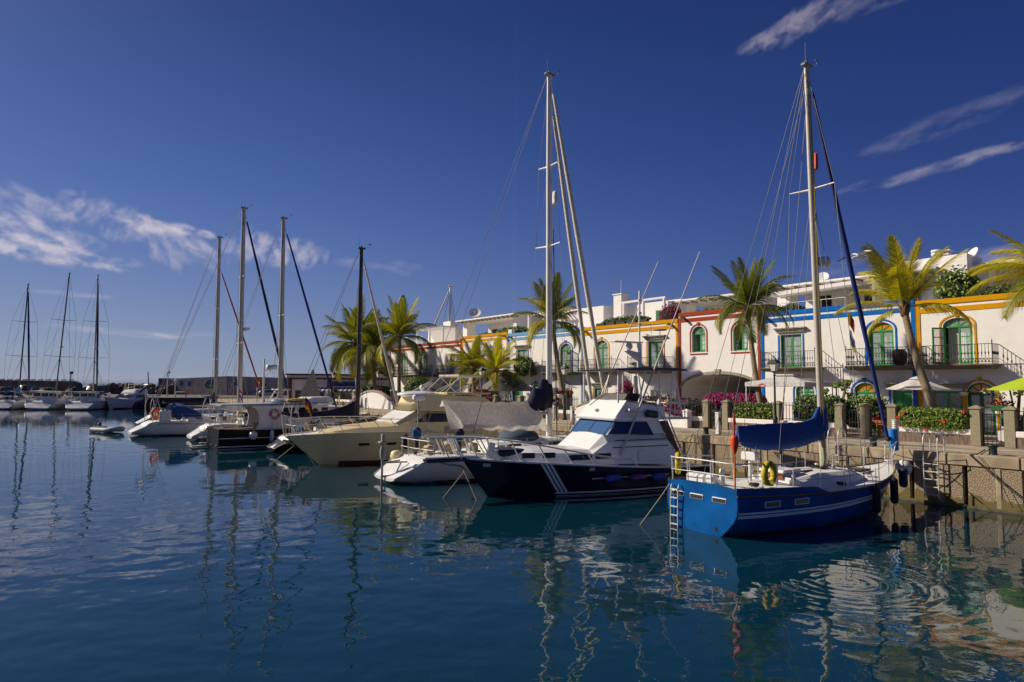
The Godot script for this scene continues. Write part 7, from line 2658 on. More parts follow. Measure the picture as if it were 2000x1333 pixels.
func cream_yacht() -> void:
	var o := boat("motor_yacht", "cream motor yacht with white windscreen cover and rounded flybridge", "motor boat", -1.64, 40.52, -0.8, -0.6, "motor boats in the harbour")
	var st := [[0.0, 0.0, 1.75, 1.3, 1.74, 0.7, 1.6, 0.0, 0.6, -0.4], [3.5, 0.0, 1.88, 1.45, 1.82, 0.75, 1.62, 0.0, 0.5, -0.6], [6.5, 0.0, 1.84, 1.6, 1.68, 0.85, 1.4, 0.0, 0.4, -0.7], [9.0, 0.3, 1.5, 1.62, 1.15, 0.9, 0.76, 0.05, 0.15, -0.6], [10.9, 0.9, 0.85, 1.56, 0.5, 0.95, 0.24, 0.15, 0.04, -0.5], [12.0, 1.75, 0.24, 1.5, 0.14, 1.05, 0.06, 0.4, 0.02, -0.2]]
	var f := hull(o, st, M.cream, M.deck)
	stripe(o, f, 0.1, 11.6, func(x): return sheer_at(f, x).y - 0.34, 0.05, M.greywhite, [-1, 1], 0.02, "rub_rail")
	stripe(o, f, 0.1, 9.9, func(_x): return 0.16, 0.22, M.antifoul, [-1, 1], 0.006, "boot_top")
	for x in [8.4, 7.0]:
		for sd in [-1.0, 1.0]:
			hull_patch(o, f, x, 1.02, 0.52, 0.13, sd, M.tinted, "port_light")
	cabin(o, [[5.2, 1.5, 2.0, 1.5, 1.38], [6.6, 1.55, 2.04, 1.5, 1.34], [8.6, 1.58, 1.93, 1.2, 1.0], [9.8, 1.58, 1.74, 0.9, 0.68], [10.4, 1.56, 1.6, 0.66, 0.45]], M.cream, "foredeck_moulding")
	cabin(o, [[0.6, 1.4, 2.62, 1.62, 1.48], [5.4, 1.5, 2.62, 1.5, 1.32], [6.55, 1.55, 2.05, 1.46, 1.3]], M.cream, "deckhouse")
	var g := G.new()
	g.prism(PackedVector2Array([Vector2(6.5, 2.06), Vector2(6.58, 2.06), Vector2(5.44, 2.67), Vector2(5.36, 2.67)]), -1.22, 1.22)
	obj("windscreen_cover", g, M.white, o)
	for sd in [-1.0, 1.0]:
		g = G.new()
		var a := PackedVector3Array()
		var b := PackedVector3Array()
		for e in [[5.5, 2.08, 1.475], [1.4, 2.05, 1.575], [1.6, 2.5, 1.53], [4.7, 2.54, 1.41]]:
			a.append(Vector3(e[0], e[1], (e[2] - 0.0) * sd))
			b.append(Vector3(e[0], e[1], (e[2] - 0.1) * sd))
		g.loft([a, b], true, true, false)
		obj("side_window", g, M.tinted, o)
	g = G.new()
	var fb := [[5.55, 2.66, 1.3], [5.2, 3.4, 1.16], [4.9, 3.56, 1.1], [1.2, 3.42, 1.24], [0.6, 3.0, 1.36], [0.6, 2.62, 1.42]]
	var ra := PackedVector3Array()
	var rb := PackedVector3Array()
	var rc := PackedVector3Array()
	var rd := PackedVector3Array()
	for e in fb:
		ra.append(Vector3(e[0] - 0.35, e[1], e[2]))
		rb.append(Vector3(e[0], e[1] + 0.02, e[2] * 0.7))
		rc.append(Vector3(e[0], e[1] + 0.02, -e[2] * 0.7))
		rd.append(Vector3(e[0] - 0.35, e[1], -e[2]))
	g.loft([ra, rb, rc, rd], true, true, true)
	obj("flybridge", g, M.cream, o)
	g = G.new()
	g.ball(Vector3(4.6, 3.56, 0), Vector3(1.2, 0.2, 1.1), 18, 8)
	obj("flybridge_cover", g, M.white, o)
	g = G.new()
	g.cham(Vector3(1.9, 3.62, 0), Vector3(3.0, 0.12, 2.5), 0.05)
	obj("flybridge_coaming", g, M.cream, o)
	g = G.new()
	g.ball(Vector3(4.2, 3.95, 0.2), Vector3(0.15, 0.16, 0.15), 10, 7)
	g.lathe([Vector2(0.09, 0), Vector2(0.06, 0.25), Vector2(0, 0.25)], 8, Vector3(4.2, 3.65, 0.2))
	obj("searchlight", g, M.plastic, o)
	# bimini frame folded up over the flybridge
	for z in [-1.15, 1.15]:
		for e in [[3.6, 3.55, 2.45, 4.6], [1.2, 3.55, 2.5, 4.6], [2.6, 3.6, 1.0, 4.6], [1.0, 3.6, 1.1, 4.6], [3.2, 3.5, 1.8, 4.2]]:
			g = G.new()
			g.tube([Vector3(e[0], e[1], z), Vector3(e[2], e[3], z * 0.9)], 0.026, 6)
			obj("bimini_bow", g, M.steel, o)
	g = G.new()
	g.cham(Vector3(1.75, 4.64, 0), Vector3(1.7, 0.14, 2.3), 0.06)
	obj("bimini_roll", g, M.canvas, o)
	# rail
	for sd in [-1.0, 1.0]:
		var p := []
		var legs := []
		for i in 8:
			var x := lerpf(12.0, 5.4, i / 7.0)
			var s := sheer_at(f, x)
			var z := maxf(s.z - 0.1, 0.2)
			p.append(Vector3(x - 0.2, s.y + lerpf(0.82, 0.62, i / 7.0) - (0.25 if i == 7 else 0.0), z * sd))
			legs.append([Vector3(x - 0.75, s.y, maxf(sheer_at(f, x - 0.75).z - 0.1, 0.2) * sd), p[i]])
		bent_rail(o, "bow_rail", p, legs, 0.02)
		var p2 := []
		for a in p.slice(0, 4):
			p2.append(a - Vector3(0.25, 0.36, 0))
		bent_rail(o, "mid_rail", p2, [], 0.014)
	g = G.new()
	g.tube([Vector3(12.1, 1.3, 0), Vector3(11.6, 1.2, 0)], 0.04, 6)
	g.lathe([Vector2(0, -0.12), Vector2(0.15, -0.1), Vector2(0.15, 0.02), Vector2(0, 0.04)], 10, Vector3(11.85, 1.2, -0.05))
	g.prism(PackedVector2Array([Vector2(12.0, 1.22), Vector2(11.5, 1.0), Vector2(11.7, 1.2)]), -0.12, 0.12)
	obj("anchor", g, M.wire, o)
	fender(o, "black fender hanging on the cream yacht's side", Vector3(6.3, 1.1, -1.95), 0.11, 0.75, M.rubber)
	rope("mooring line from the cream yacht's stem, left of two", [o.transform * Vector3(11.4, 1.1, 0), o.transform * Vector3(12.6, -0.1, 0.8)], 0.022, M.rope, 0.0)
	rope("mooring line from the cream yacht's stem, right of two", [o.transform * Vector3(11.2, 1.05, 0), o.transform * Vector3(10.5, -0.1, -0.4)], 0.022, M.rope, 0.0)

func trawler() -> void:
	var o := boat("trawler_yacht", "black hulled trawler yacht with white wheelhouse and a red and white life ring", "motor boat", -18.9, 42.4, 0.8, 0.6, "motor boats in the harbour")
	var st := [[0.0, 0.0, 1.55, 1.28, 1.55, 0.7, 1.4, 0.0, 0.6, -0.4], [3.0, 0.0, 1.75, 1.2, 1.75, 0.7, 1.6, 0.0, 0.6, -0.6], [6.5, 0.0, 1.7, 1.3, 1.66, 0.7, 1.4, 0.0, 0.4, -0.7], [9.5, 0.3, 1.1, 1.6, 0.9, 0.8, 0.55, 0.0, 0.1, -0.5], [11.4, 0.9, 0.1, 1.9, 0.07, 1.0, 0.05, 0.2, 0.02, -0.3]]
	var f := hull(o, st, M.black, M.teak)
	stripe(o, f, 0.02, 10.4, func(_x): return 0.72, 0.05, M.white)
	stripe(o, f, 0.02, 10.2, func(_x): return 0.22, 0.07, M.white, [-1, 1], 0.03)
	stripe(o, f, 0.02, 10.2, func(_x): return 0.06, 0.05, M.greywhite, [-1, 1], 0.006)
	var g := G.new()
	for i in 3:
		g.tube([Vector3(-0.02, 0.25, -1.3 + i * 1.3), Vector3(-0.12, 0.2, -1.3 + i * 1.3)], 0.06, 6)
	obj("stern_fitting", g, M.wire, o)
	# house: side wall with a curved cutaway aft and windows set in it
	g = G.new()
	var a := PackedVector2Array([Vector2(2.9, 1.2), Vector2(7.6, 1.3), Vector2(7.15, 2.2), Vector2(7.0, 2.75), Vector2(2.0, 2.68), Vector2(2.35, 2.4), Vector2(2.5, 2.0), Vector2(2.45, 1.5), Vector2(2.3, 1.2)])
	for sd in [-1.0, 1.0]:
		g.prism(a, 1.2 * sd, 1.28 * sd)
	obj("side_wall", g, M.white, o)
	g = G.new()
	g.box(Vector3(3.5, 1.9, 0), Vector3(0.08, 1.5, 2.4))
	g.box(Vector3(7.1, 1.95, 0), Vector3(0.08, 1.3, 2.4), Basis(Vector3.BACK, 0.25))
	obj("end_wall", g, M.white, o)
	g = G.new()
	g.cham(Vector3(3.47, 1.85, 0.5), Vector3(0.06, 1.3, 0.6), 0.02)
	obj("cabin_door", g, M.wood, o)
	g = G.new()
	g.cham(Vector3(2.8, 1.4, 0.6), Vector3(0.8, 0.4, 0.9), 0.03)
	obj("cockpit_bench", g, M.teak, o)
	g = G.new()
	g.prism(PackedVector2Array([Vector2(0.1, 2.72), Vector2(2.0, 2.74), Vector2(5.4, 2.8), Vector2(7.0, 2.82), Vector2(7.0, 2.9), Vector2(5.2, 2.88), Vector2(0.1, 2.78)]), -1.45, 1.45)
	obj("roof", g, mat("roofblue", 0.3, 0.36, 0.48, 0.5), o)
	g = G.new()
	g.loft([PackedVector3Array([Vector3(5.2, 2.88, -1.2), Vector3(5.2, 2.88, 1.2), Vector3(5.2, 2.9, 1.2), Vector3(5.2, 2.9, -1.2)]), PackedVector3Array([Vector3(5.8, 2.88, -1.25), Vector3(5.8, 2.88, 1.25), Vector3(6.0, 3.22, 1.15), Vector3(6.0, 3.22, -1.15)]), PackedVector3Array([Vector3(7.5, 2.85, -1.2), Vector3(7.5, 2.85, 1.2), Vector3(7.3, 3.25, 1.1), Vector3(7.3, 3.25, -1.1)])], true, true, false)
	obj("wheelhouse_roof", g, M.white, o)
	for sd in [-1.0, 1.0]:
		for e in [[4.3, 0.8], [5.3, 0.62]]:
			g = G.new()
			g.t = Transform3D(Basis(Vector3.RIGHT, 0), Vector3(0, 0, 1.285 * sd))
			g.prism(PackedVector2Array([Vector2(e[0] - e[1] / 2 - 0.08, 2.08), Vector2(e[0] + e[1] / 2 - 0.08, 2.08), Vector2(e[0] + e[1] / 2 + 0.08, 2.55), Vector2(e[0] - e[1] / 2 + 0.1, 2.55)]), -0.01, 0.02)
			obj("house_window", g, M.tinted, o)
		g = G.new()
		g.t = Transform3D(Basis(Vector3.RIGHT, PI / 2), Vector3(6.15, 2.3, 1.29 * sd))
		g.lathe([Vector2(0, -0.02), Vector2(0.2, -0.02), Vector2(0.2, 0.02), Vector2(0, 0.02)], 16)
		obj("round_port", g, M.tinted, o)
		g = G.new()
		g.cham(Vector3(6.8, 2.28, 1.28 * sd), Vector3(0.46, 0.52, 0.04), 0.03)
		obj("house_window", g, M.tinted, o)
	g = G.new()
	g.tube([Vector3(3.05, 2.85, 0), Vector3(3.05, 5.75, 0)], 0.06, 8)
	g.tube([Vector3(3.05, 4.5, 0), Vector3(3.5, 5.0, 0)], 0.03, 6)
	g.tube([Vector3(3.05, 5.0, 0), Vector3(3.5, 5.02, 0)], 0.03, 6)
	obj("radar_post", g, M.paintmast, o)
	g = G.new()
	g.lathe([Vector2(0, 5.04), Vector2(0.34, 5.06), Vector2(0.36, 5.2), Vector2(0.33, 5.36), Vector2(0, 5.4)], 16, Vector3(3.55, 0, 0))
	obj("radar_dome", g, M.plastic, o)
	g = G.new()
	g.lathe([Vector2(0, 0), Vector2(0.42, 0), Vector2(0.5, 0.08), Vector2(0.48, 0.2), Vector2(0.3, 0.26), Vector2(0, 0.27)], 16, Vector3(3.9, 2.86, 0.4))
	obj("liferaft", g, M.plastic, o)
	var kk := thing("kayak", "yellow kayak lying on the trawler's roof", "kayak")
	kk.transform = o.transform * Transform3D(Basis.IDENTITY, Vector3(5.2, 3.0, 0.9))
	g = G.new()
	g.ball(Vector3.ZERO, Vector3(0.95, 0.17, 0.32), 14, 8)
	obj("hull", g, mat("kayakyellow", 0.55, 0.36, 0.015, 0.5), kk)
	g = G.new()
	for i in 3:
		g.tube([Vector3(0.1 + i * 0.02, 1.2, 1.5 - i * 1.5), Vector3(0.1, 1.8, 1.5 - i * 1.5)], 0.02, 5)
	obj("stern_rail_post", g, M.steel, o)
	lifelines(o, f, 0.2, 2.2, 0.6, 0.7)
	lifelines(o, f, 3.5, 10.8, 0.7, 1.2)
	for i in 6:
		coil(o, Vector3(0.5 + 0.27 * i, 1.3, 1.0 - 0.3 * (i % 3)), 0.16, M.rope, 300 + i)
	g = G.new()
	for i in 3:
		g.box(Vector3(-0.3 - 0.0, 1.0 - i * 0.36, -1.1), Vector3(0.42, 0.04, 0.45))
	g.box(Vector3(-0.55, 0.1, -1.0), Vector3(1.0, 0.06, 0.7))
	for z in [-1.32, -0.88]:
		g.tube([Vector3(-0.2, 1.25, z), Vector3(-0.4, 0.1, z)], 0.022, 5)
	obj("boarding_steps", g, M.wire, o)
	ring_buoy(o, "red and white round life ring on the trawler's wheelhouse side", Vector3(3.45, 2.14, 1.36), 0.27, 0.07, M.lifered, Basis.IDENTITY)
	fender(o, "white ball fender hanging on the trawler's black side", Vector3(1.95, 0.86, 1.95), 0.26, 0.54, M.plastic)
	fender(o, "white cylinder fender hanging on the trawler's black side", Vector3(3.1, 0.78, 1.95), 0.13, 0.72, M.plastic)

func sail_yacht(label: String, x: float, fz: float, hx: float, hf: float, ln: float, o2 := {}) -> Node3D:
	# a cruising yacht with a scooped stern; proportions from its length
	var o := boat("sailing_yacht", label, "sailing boat", x, fz, hx, hf, "sailing boats in the harbour")
	o.rotate_object_local(Vector3.RIGHT, o2.get("heel", 0.0))
	var k := ln / 12.0
	var b: float = o2.get("beam", 1.75) * minf(k, 1.1)
	var h: float = o2.get("free", 1.1)
	var st := [[0.0, 0.0, b * 0.55, 0.3, b * 0.5, 0.22, b * 0.35, 0.16, 0.1, 0.12], [0.7 * k, 0.0, b * 0.68, h * 0.62, b * 0.66, h * 0.4, b * 0.5, 0.1, 0.15, 0.0], [1.5 * k, 0.0, b * 0.78, h, b * 0.76, h * 0.5, b * 0.62, 0.05, 0.2, -0.2], [4.5 * k, 0.0, b, h * 0.98, b * 0.97, h * 0.5, b * 0.82, 0.0, 0.3, -0.5], [8.0 * k, 0.0, b * 0.86, h * 1.06, b * 0.8, h * 0.5, b * 0.6, 0.0, 0.2, -0.6], [10.5 * k, 0.4, b * 0.4, h * 1.2, b * 0.33, h * 0.6, b * 0.18, 0.05, 0.04, -0.4], [12.0 * k, 1.0, 0.05, h * 1.32, 0.04, h * 0.7, 0.03, 0.2, 0.02, -0.1]]
	var f := hull(o, st, o2.get("hull", M.white), M.deck)
	var g := G.new()
	g.loft([PackedVector3Array([Vector3(0.02, 0.32, -b * 0.53), Vector3(0.02, 0.32, b * 0.53)]), PackedVector3Array([Vector3(0.72 * k, h * 0.62 + 0.05, -b * 0.65), Vector3(0.72 * k, h * 0.62 + 0.05, b * 0.65)]), PackedVector3Array([Vector3(1.45 * k, h + 0.03, -b * 0.74), Vector3(1.45 * k, h + 0.03, b * 0.74)])], false, false, false)
	obj("scoop", g, o2.get("scoop", M.white), o)
	stripe(o, f, 0.9 * k, 11.0 * k, func(_x): return 0.12, 0.14, o2.get("boot", M.bluefoul), [-1, 1], 0.006, "boot_top")
	if o2.has("line"):
		stripe(o, f, 1.6 * k, 11.6 * k, func(xx): return sheer_at(f, xx).y - 0.14, 0.05, o2.line)
	cabin(o, [[3.6 * k, h - 0.02, h + 0.42, b * 0.66, b * 0.58], [6.0 * k, h, h + 0.48, b * 0.62, b * 0.52], [8.6 * k, h + 0.08, h + 0.34, b * 0.42, b * 0.34], [9.4 * k, h + 0.16, h + 0.2, b * 0.3, b * 0.22]], M.white, "coachroof")
	for q in [4.4, 5.4, 6.4, 7.4]:
		for sd in [-1, 1]:
			g = G.new()
			var w := b * lerpf(0.655, 0.53, (q - 3.6) / 4.6)
			g.cham(Vector3(q * k, h + 0.22, w * sd), Vector3(0.5 * k, 0.14, 0.08), 0.03, Basis(Vector3.UP, 0.06 * sd))
			obj("cabin_window", g, M.tinted, o)
	lifelines(o, f, 1.8 * k, 11.0 * k, 0.6, 1.5)
	bent_rail(o, "pushpit", [Vector3(2.2 * k, h + 0.62, -b * 0.82), Vector3(1.5 * k, h + 0.62, -b * 0.7), Vector3(1.3 * k, h + 0.62, 0), Vector3(1.5 * k, h + 0.62, b * 0.7), Vector3(2.2 * k, h + 0.62, b * 0.82)], [[Vector3(1.5 * k, h, -b * 0.7), Vector3(1.5 * k, h + 0.62, -b * 0.7)], [Vector3(1.5 * k, h, b * 0.7), Vector3(1.5 * k, h + 0.62, b * 0.7)], [Vector3(1.4 * k, h, b * 0.3), Vector3(1.34 * k, h + 0.62, b * 0.3)]], 0.017)
	bent_rail(o, "pulpit", [Vector3(10.9 * k, h * 1.2 + 0.6, -b * 0.3), Vector3(11.8 * k, h * 1.3 + 0.62, -0.15), Vector3(12.1 * k, h * 1.3 + 0.62, 0), Vector3(11.8 * k, h * 1.3 + 0.62, 0.15), Vector3(10.9 * k, h * 1.2 + 0.6, b * 0.3)], [[Vector3(11.0 * k, h * 1.22, -b * 0.25), Vector3(11.0 * k, h * 1.2 + 0.6, -b * 0.28)], [Vector3(11.0 * k, h * 1.22, b * 0.25), Vector3(11.0 * k, h * 1.2 + 0.6, b * 0.28)], [Vector3(11.7 * k, h * 1.3, 0), Vector3(11.9 * k, h * 1.3 + 0.62, 0)]], 0.017)
	if o2.has("dodger"):
		g = G.new()
		var rr := []
		for i in 6:
			var q := i / 5.0
			var ring := PackedVector3Array()
			for j in 9:
				var aa := PI * j / 8
				ring.append(Vector3(lerpf(2.5, 4.5, q) * k, h + 0.35 + (0.2 + 0.85 * sin(PI * clampf(0.62 - q * 0.58, 0, 1))) * pow(sin(aa), 0.5), cos(aa) * b * 0.66))
			rr.append(ring)
		g.loft(rr, false, false)
		obj("spray_hood", g, o2.dodger, o)
	if o2.has("house"):
		cabin(o, [[2.4 * k, h, h + 1.25, b * 0.72, b * 0.62], [4.6 * k, h, h + 1.3, b * 0.7, b * 0.58], [5.6 * k, h, h + 0.6, b * 0.66, b * 0.56]], M.white, "wheelhouse")
		g = G.new()
		g.cham(Vector3(3.4 * k, h + 1.42, 0), Vector3(2.9 * k, 0.1, b * 1.5), 0.04)
		obj("wheelhouse_roof", g, M.canvas, o)
		for z in [-0.4, 0.0, 0.4]:
			g = G.new()
			g.cham(Vector3(2.38 * k, h + 0.92, z * b), Vector3(0.06, 0.5, 0.33 * b), 0.04)
			obj("wheelhouse_window", g, M.tinted, o)
		for sd in [-1, 1]:
			g = G.new()
			g.cham(Vector3(3.5 * k, h + 0.9, 0.675 * b * sd), Vector3(1.8 * k, 0.42, 0.08), 0.04)
			obj("wheelhouse_window", g, M.tinted, o)
	var mx: float = o2.get("mast_x", 6.6 * k)
	var mh: float = o2.get("mast_h", 16.0)
	var sp: Array = o2.get("spreaders", [[mh * 0.42, 0.9, 0.1], [mh * 0.71, 0.7, 0.08]])
	var rake: float = o2.get("rake", -0.012)
	var wr: float = o2.get("wire", 0.013)
	mast(o, mx, h + 0.4, mh - h - 0.4, o2.get("mast_r", 0.11), o2.get("mast", M.alu), sp, rake)
	rigging(o, mx, h + 0.4, mh - h - 0.4, sp, b * 0.84, h, Vector3(o2.get("stay_x", 11.7 * k), h * 1.36, 0), Vector3(1.3 * k, h + 0.5, 0), wr, o2.get("wires", M.wire), o2.get("furl", M.furl), o2.get("frac", 0.97), o2.get("furl_r", 0.09), rake, o2.get("backs", 2))
	var by: float = o2.get("boom_y", h + 1.15)
	g = G.new()
	g.tube([Vector3(mx - 4.6 * k, by, 0), Vector3(mx - 0.1, by + 0.06, 0)], 0.06, 8)
	obj("boom", g, M.alu, o)
	if o2.has("cover"):
		boom_cover(o, o2.get("cover_rows", [[mx - 4.6 * k, by - 0.05, by + 0.25, 0.1], [mx - 3.4 * k, by - 0.12, by + 0.34, 0.2], [mx - 1.6 * k, by - 0.12, by + 0.42, 0.22], [mx - 0.5 * k, by - 0.12, by + 0.66, 0.2], [mx - 0.1, by - 0.05, by + 1.2, 0.16], [mx + 0.12, by + 0.1, by + 1.2, 0.1]]), o2.cover)
	if o2.has("clutter"):
		for z in [-b * 0.6, b * 0.6]:
			bent_rail(o, "stern_arch", [Vector3(1.3 * k, h, z), Vector3(1.1 * k, h + 1.2, z), Vector3(1.3 * k, h + 2.0, z * 0.85)], [[Vector3(2.0 * k, h, z), Vector3(1.5 * k, h + 2.0, z * 0.85)]], 0.03)
		g = G.new()
		g.cham(Vector3(1.4 * k, h + 2.05, 0), Vector3(0.8, 0.05, b * 1.2), 0.02)
		obj("solar_panel", g, M.tinted, o)
		var rn := RandomNumberGenerator.new()
		rn.seed = int(ln * 10) + o2.clutter
		var ms := [M.plastic, M.greycloth, M.beigecanvas, M.rubber, M.midblue, M.canvas, M.wire]
		for i in 16:
			g = G.new()
			g.cham(Vector3(rn.randf_range(1.5, 4.4) * k, h + rn.randf_range(0.15, 0.75), rn.randf_range(-0.75, 0.75) * b), Vector3(rn.randf_range(0.15, 0.5), rn.randf_range(0.2, 0.5), rn.randf_range(0.15, 0.4)), 0.06, Basis(Vector3.UP, rn.randf()))
			obj("deck_gear", g, ms[rn.randi() % 7], o)
		for i in 6:
			coil(o, Vector3(rn.randf_range(1.5, 4.4) * k, h + 0.25, rn.randf_range(-0.7, 0.7) * b), 0.2, M.rope, i + 900)
	if o2.has("radar"):
		g = G.new()
		g.lathe([Vector2(0, -0.1), Vector2(0.28, -0.08), Vector2(0.3, 0.05), Vector2(0.25, 0.14), Vector2(0, 0.16)], 12, Vector3(mx + 0.36, o2.radar, 0))
		g.cham(Vector3(mx + 0.2, o2.radar - 0.12, 0), Vector3(0.35, 0.05, 0.2))
		obj("radar_dome", g, M.plastic, o)
	return o

func far_motor(label: String, x: float, fz: float, hx: float, hf: float) -> void:
	var o := boat("motor_cruiser", label, "motor boat", x, fz, hx, hf, "motor boats in the harbour")
	var st := [[0.0, 0.0, 1.8, 1.1, 1.78, 0.6, 1.6, 0.0, 0.6, -0.4], [4.0, 0.0, 1.9, 1.3, 1.84, 0.7, 1.6, 0.0, 0.5, -0.5], [8.0, 0.2, 1.3, 1.6, 1.0, 0.8, 0.6, 0.0, 0.2, -0.5], [10.5, 1.0, 0.1, 1.9, 0.07, 1.0, 0.05, 0.3, 0.02, -0.3]]
	var f := hull(o, st, M.white, M.deck)
	stripe(o, f, 0.1, 9.6, func(_x): return 0.2, 0.25, M.antifoul, [-1, 1], 0.006, "boot_top")
	cabin(o, [[1.8, 1.1, 2.4, 1.6, 1.45], [5.2, 1.3, 2.4, 1.5, 1.3], [6.6, 1.4, 1.7, 1.4, 1.2], [8.2, 1.55, 1.6, 0.9, 0.7]], M.white, "deckhouse")
	var g := G.new()
	g.prism(PackedVector2Array([Vector2(6.5, 1.75), Vector2(6.55, 1.8), Vector2(5.3, 2.38), Vector2(5.24, 2.36)]), -1.2, 1.2)
	obj("windscreen", g, M.tinted, o)
	for sd in [-1.0, 1.0]:
		g = G.new()
		g.cham(Vector3(3.6, 2.0, 1.5 * sd), Vector3(2.8, 0.4, 0.06), 0.04)
		obj("side_window", g, M.tinted, o)
	cabin(o, [[1.6, 2.4, 3.2, 1.4, 1.25], [4.2, 2.4, 3.1, 1.3, 1.15], [5.0, 2.42, 2.6, 1.2, 1.1]], M.white, "flybridge")
	g = G.new()
	g.cham(Vector3(2.4, 4.0, 0), Vector3(2.0, 0.1, 2.2), 0.04)
	for sd in [-1, 1]:
		for xx in [1.6, 3.2]:
			g.tube([Vector3(xx, 3.1, 1.1 * sd), Vector3(xx, 4.0, 1.0 * sd)], 0.03, 5)
	obj("bimini", g, M.canvas, o)
	for sd in [-1, 1]:
		g = G.new()
		g.tube([Vector3(3.0, 2.6, 1.4 * sd), Vector3(1.0, 7.0, 1.9 * sd)], [0.04, 0.02], 5)
		obj("outrigger", g, M.paintmast, o)
	lifelines(o, f, 5.0, 10.0, 0.7, 1.2)

func boats() -> void:
	blue_boat()
	white_sloop()
	sport_fisher()
	cream_yacht()
	trawler()
	var d := sail_yacht("dark-masted sailing boat with a navy boom cover behind the cream yacht", -14.3, 39.9, 0.8, 0.6, 9.6, {"hull": M.black, "scoop": M.navy, "line": M.white, "mast": M.darkmast, "wires": M.darkwire, "mast_x": 5.45, "mast_h": 13.0, "spreaders": [[7.4, 0.7, 0.05]], "furl": M.furl, "stay_x": 8.7, "frac": 0.95, "cover": M.navy, "free": 1.0,
		"cover_rows": [[0.5, 2.3, 2.42, 0.25], [1.6, 2.02, 2.32, 0.22], [2.3, 1.98, 2.35, 0.2], [3.4, 1.93, 2.45, 0.22], [4.5, 1.93, 2.72, 0.22], [5.1, 1.95, 2.98, 0.18], [5.4, 1.95, 3.08, 0.1]], "boom_y": 2.15, "rake": 0.0, "clutter": 3})
	sail_yacht("white scoop-sterned yacht with its forestay sail in dark blue, left of the trawler", -23.3, 48.5, 0.8, 0.6, 11.6, {"mast_h": 17.3, "mast_x": 6.45, "spreaders": [[9.5, 0.75, 0.05]], "furl": M.furlblue, "frac": 0.955, "furl_r": 0.1, "cover": M.canvas, "mast_r": 0.13, "clutter": 2})
	var gr := sail_yacht("grey-white yacht with a blue spray hood, leftmost of the near row", -29.64, 52.0, 0.8, 0.6, 13.0, {"mast_h": 19.3, "mast_x": 8.1, "hull": M.greywhite, "line": mat("navystripe", 0.012, 0.014, 0.04, 0.5), "dodger": mat("hoodblue", 0.015, 0.06, 0.2, 0.8), "furl": M.furldark, "furl_r": 0.12, "spreaders": [[7.57, 1.05, 0.1], [13.3, 0.8, 0.08]], "radar": 8.8, "mast_r": 0.14, "beam": 1.9, "clutter": 1})
	sail_yacht("yacht with a bright red furled jib behind the grey-white one", -35.7, 63.7, 0.8, 0.6, 12.5, {"mast_h": 19.2, "mast_x": 7.0, "furl": M.furlred, "frac": 0.82, "furl_r": 0.09, "spreaders": [[6.6, 0.9, 0.1], [11.8, 0.7, 0.08]], "hull": M.black, "cover": M.navy, "mast_r": 0.13, "wire": 0.016})
	# stern clutter of the grey-white yacht
	ring_buoy(gr, "orange horseshoe buoy on the grey-white yacht's stern rail", Vector3(1.6, 1.75, 1.0), 0.3, 0.1, M.orange, Basis(Vector3.UP, 0.6), 1.0, "horseshoe_buoy")
	var rf := thing("liferaft_case", "white ribbed liferaft case on the grey-white yacht's stern rail", "liferaft")
	rf.transform = gr.transform * Transform3D(Basis.IDENTITY, Vector3(2.2, 1.55, 1.45))
	var g := G.new()
	g.cham(Vector3.ZERO, Vector3(0.8, 0.95, 0.35), 0.1)
	for i in 3:
		g.cham(Vector3(-0.25 + i * 0.25, 0, 0), Vector3(0.05, 0.98, 0.39), 0.01)
	obj("case", g, M.plastic, rf)
	for e in [[3.2, 1.5, 1.3, M.midblue, "blue jerry can on the grey-white yacht's side deck"], [4.6, 1.5, 0.9, M.terracotta, "terracotta cockpit cushion on the grey-white yacht"]]:
		var j := thing("deck_bag", e[4], "deck bag")
		j.transform = gr.transform * Transform3D(Basis.IDENTITY, Vector3(e[0], e[1], e[2]))
		g = G.new()
		g.cham(Vector3.ZERO, Vector3(0.45, 0.5, 0.4), 0.1)
		obj("body", g, e[3], j)
	var wg := thing("wind_generator", "three-bladed wind generator on a pole at the grey-white yacht's stern", "wind generator")
	wg.transform = gr.transform * Transform3D(Basis.IDENTITY, Vector3(1.2, 0.6, -1.2))
	g = G.new()
	g.tube([Vector3.ZERO, Vector3(0, 3.3, 0)], 0.03, 6)
	obj("pole", g, M.steel, wg)
	g = G.new()
	g.t = Transform3D(Basis(Vector3.UP, 0.6), Vector3(0, 3.35, 0))
	g.tube([Vector3(0, 0, -0.25), Vector3(0, 0, 0.2)], [0.05, 0.1], 8)
	g.prism(PackedVector2Array([Vector2(0, 0.02), Vector2(0.02, 0.16), Vector2(-0.02, 0.16)]), -0.5, -0.25)
	obj("nacelle", g, M.plastic, wg)
	for i in 3:
		g = G.new()
		var b := Basis(Vector3.UP, 0.6) * Basis(Vector3.BACK, TAU * i / 3 + 0.1)
		g.t = Transform3D(b, Vector3(0, 3.35, 0) + Basis(Vector3.UP, 0.6) * Vector3(0, 0, 0.22))
		g.cham(Vector3(0, 0.55, 0), Vector3(0.14, 1.0, 0.03), 0.012, Basis(Vector3.UP, 0.4))
		obj("blade", g, M.darkwire, wg)
	# the triangular sail scrap hung on the blue-furled stay
	var ts := thing("storm_sail", "small triangular beige sail hung on a dark blue stay", "sail", Vector3(-15.9, 2.6, -52.0))
	g = G.new()
	g.loft([PackedVector3Array([Vector3(-0.9, 0, 0), Vector3(-0.3, 1.3, 0.1), Vector3(0.35, 2.7, 0)]), PackedVector3Array([Vector3(0.3, -0.15, 0.12), Vector3(0.5, 1.0, 0.16), Vector3(0.38, 2.7, 0)]), PackedVector3Array([Vector3(1.25, 0.1, 0), Vector3(0.8, 1.3, 0.05), Vector3(0.42, 2.7, 0)])], false, false)
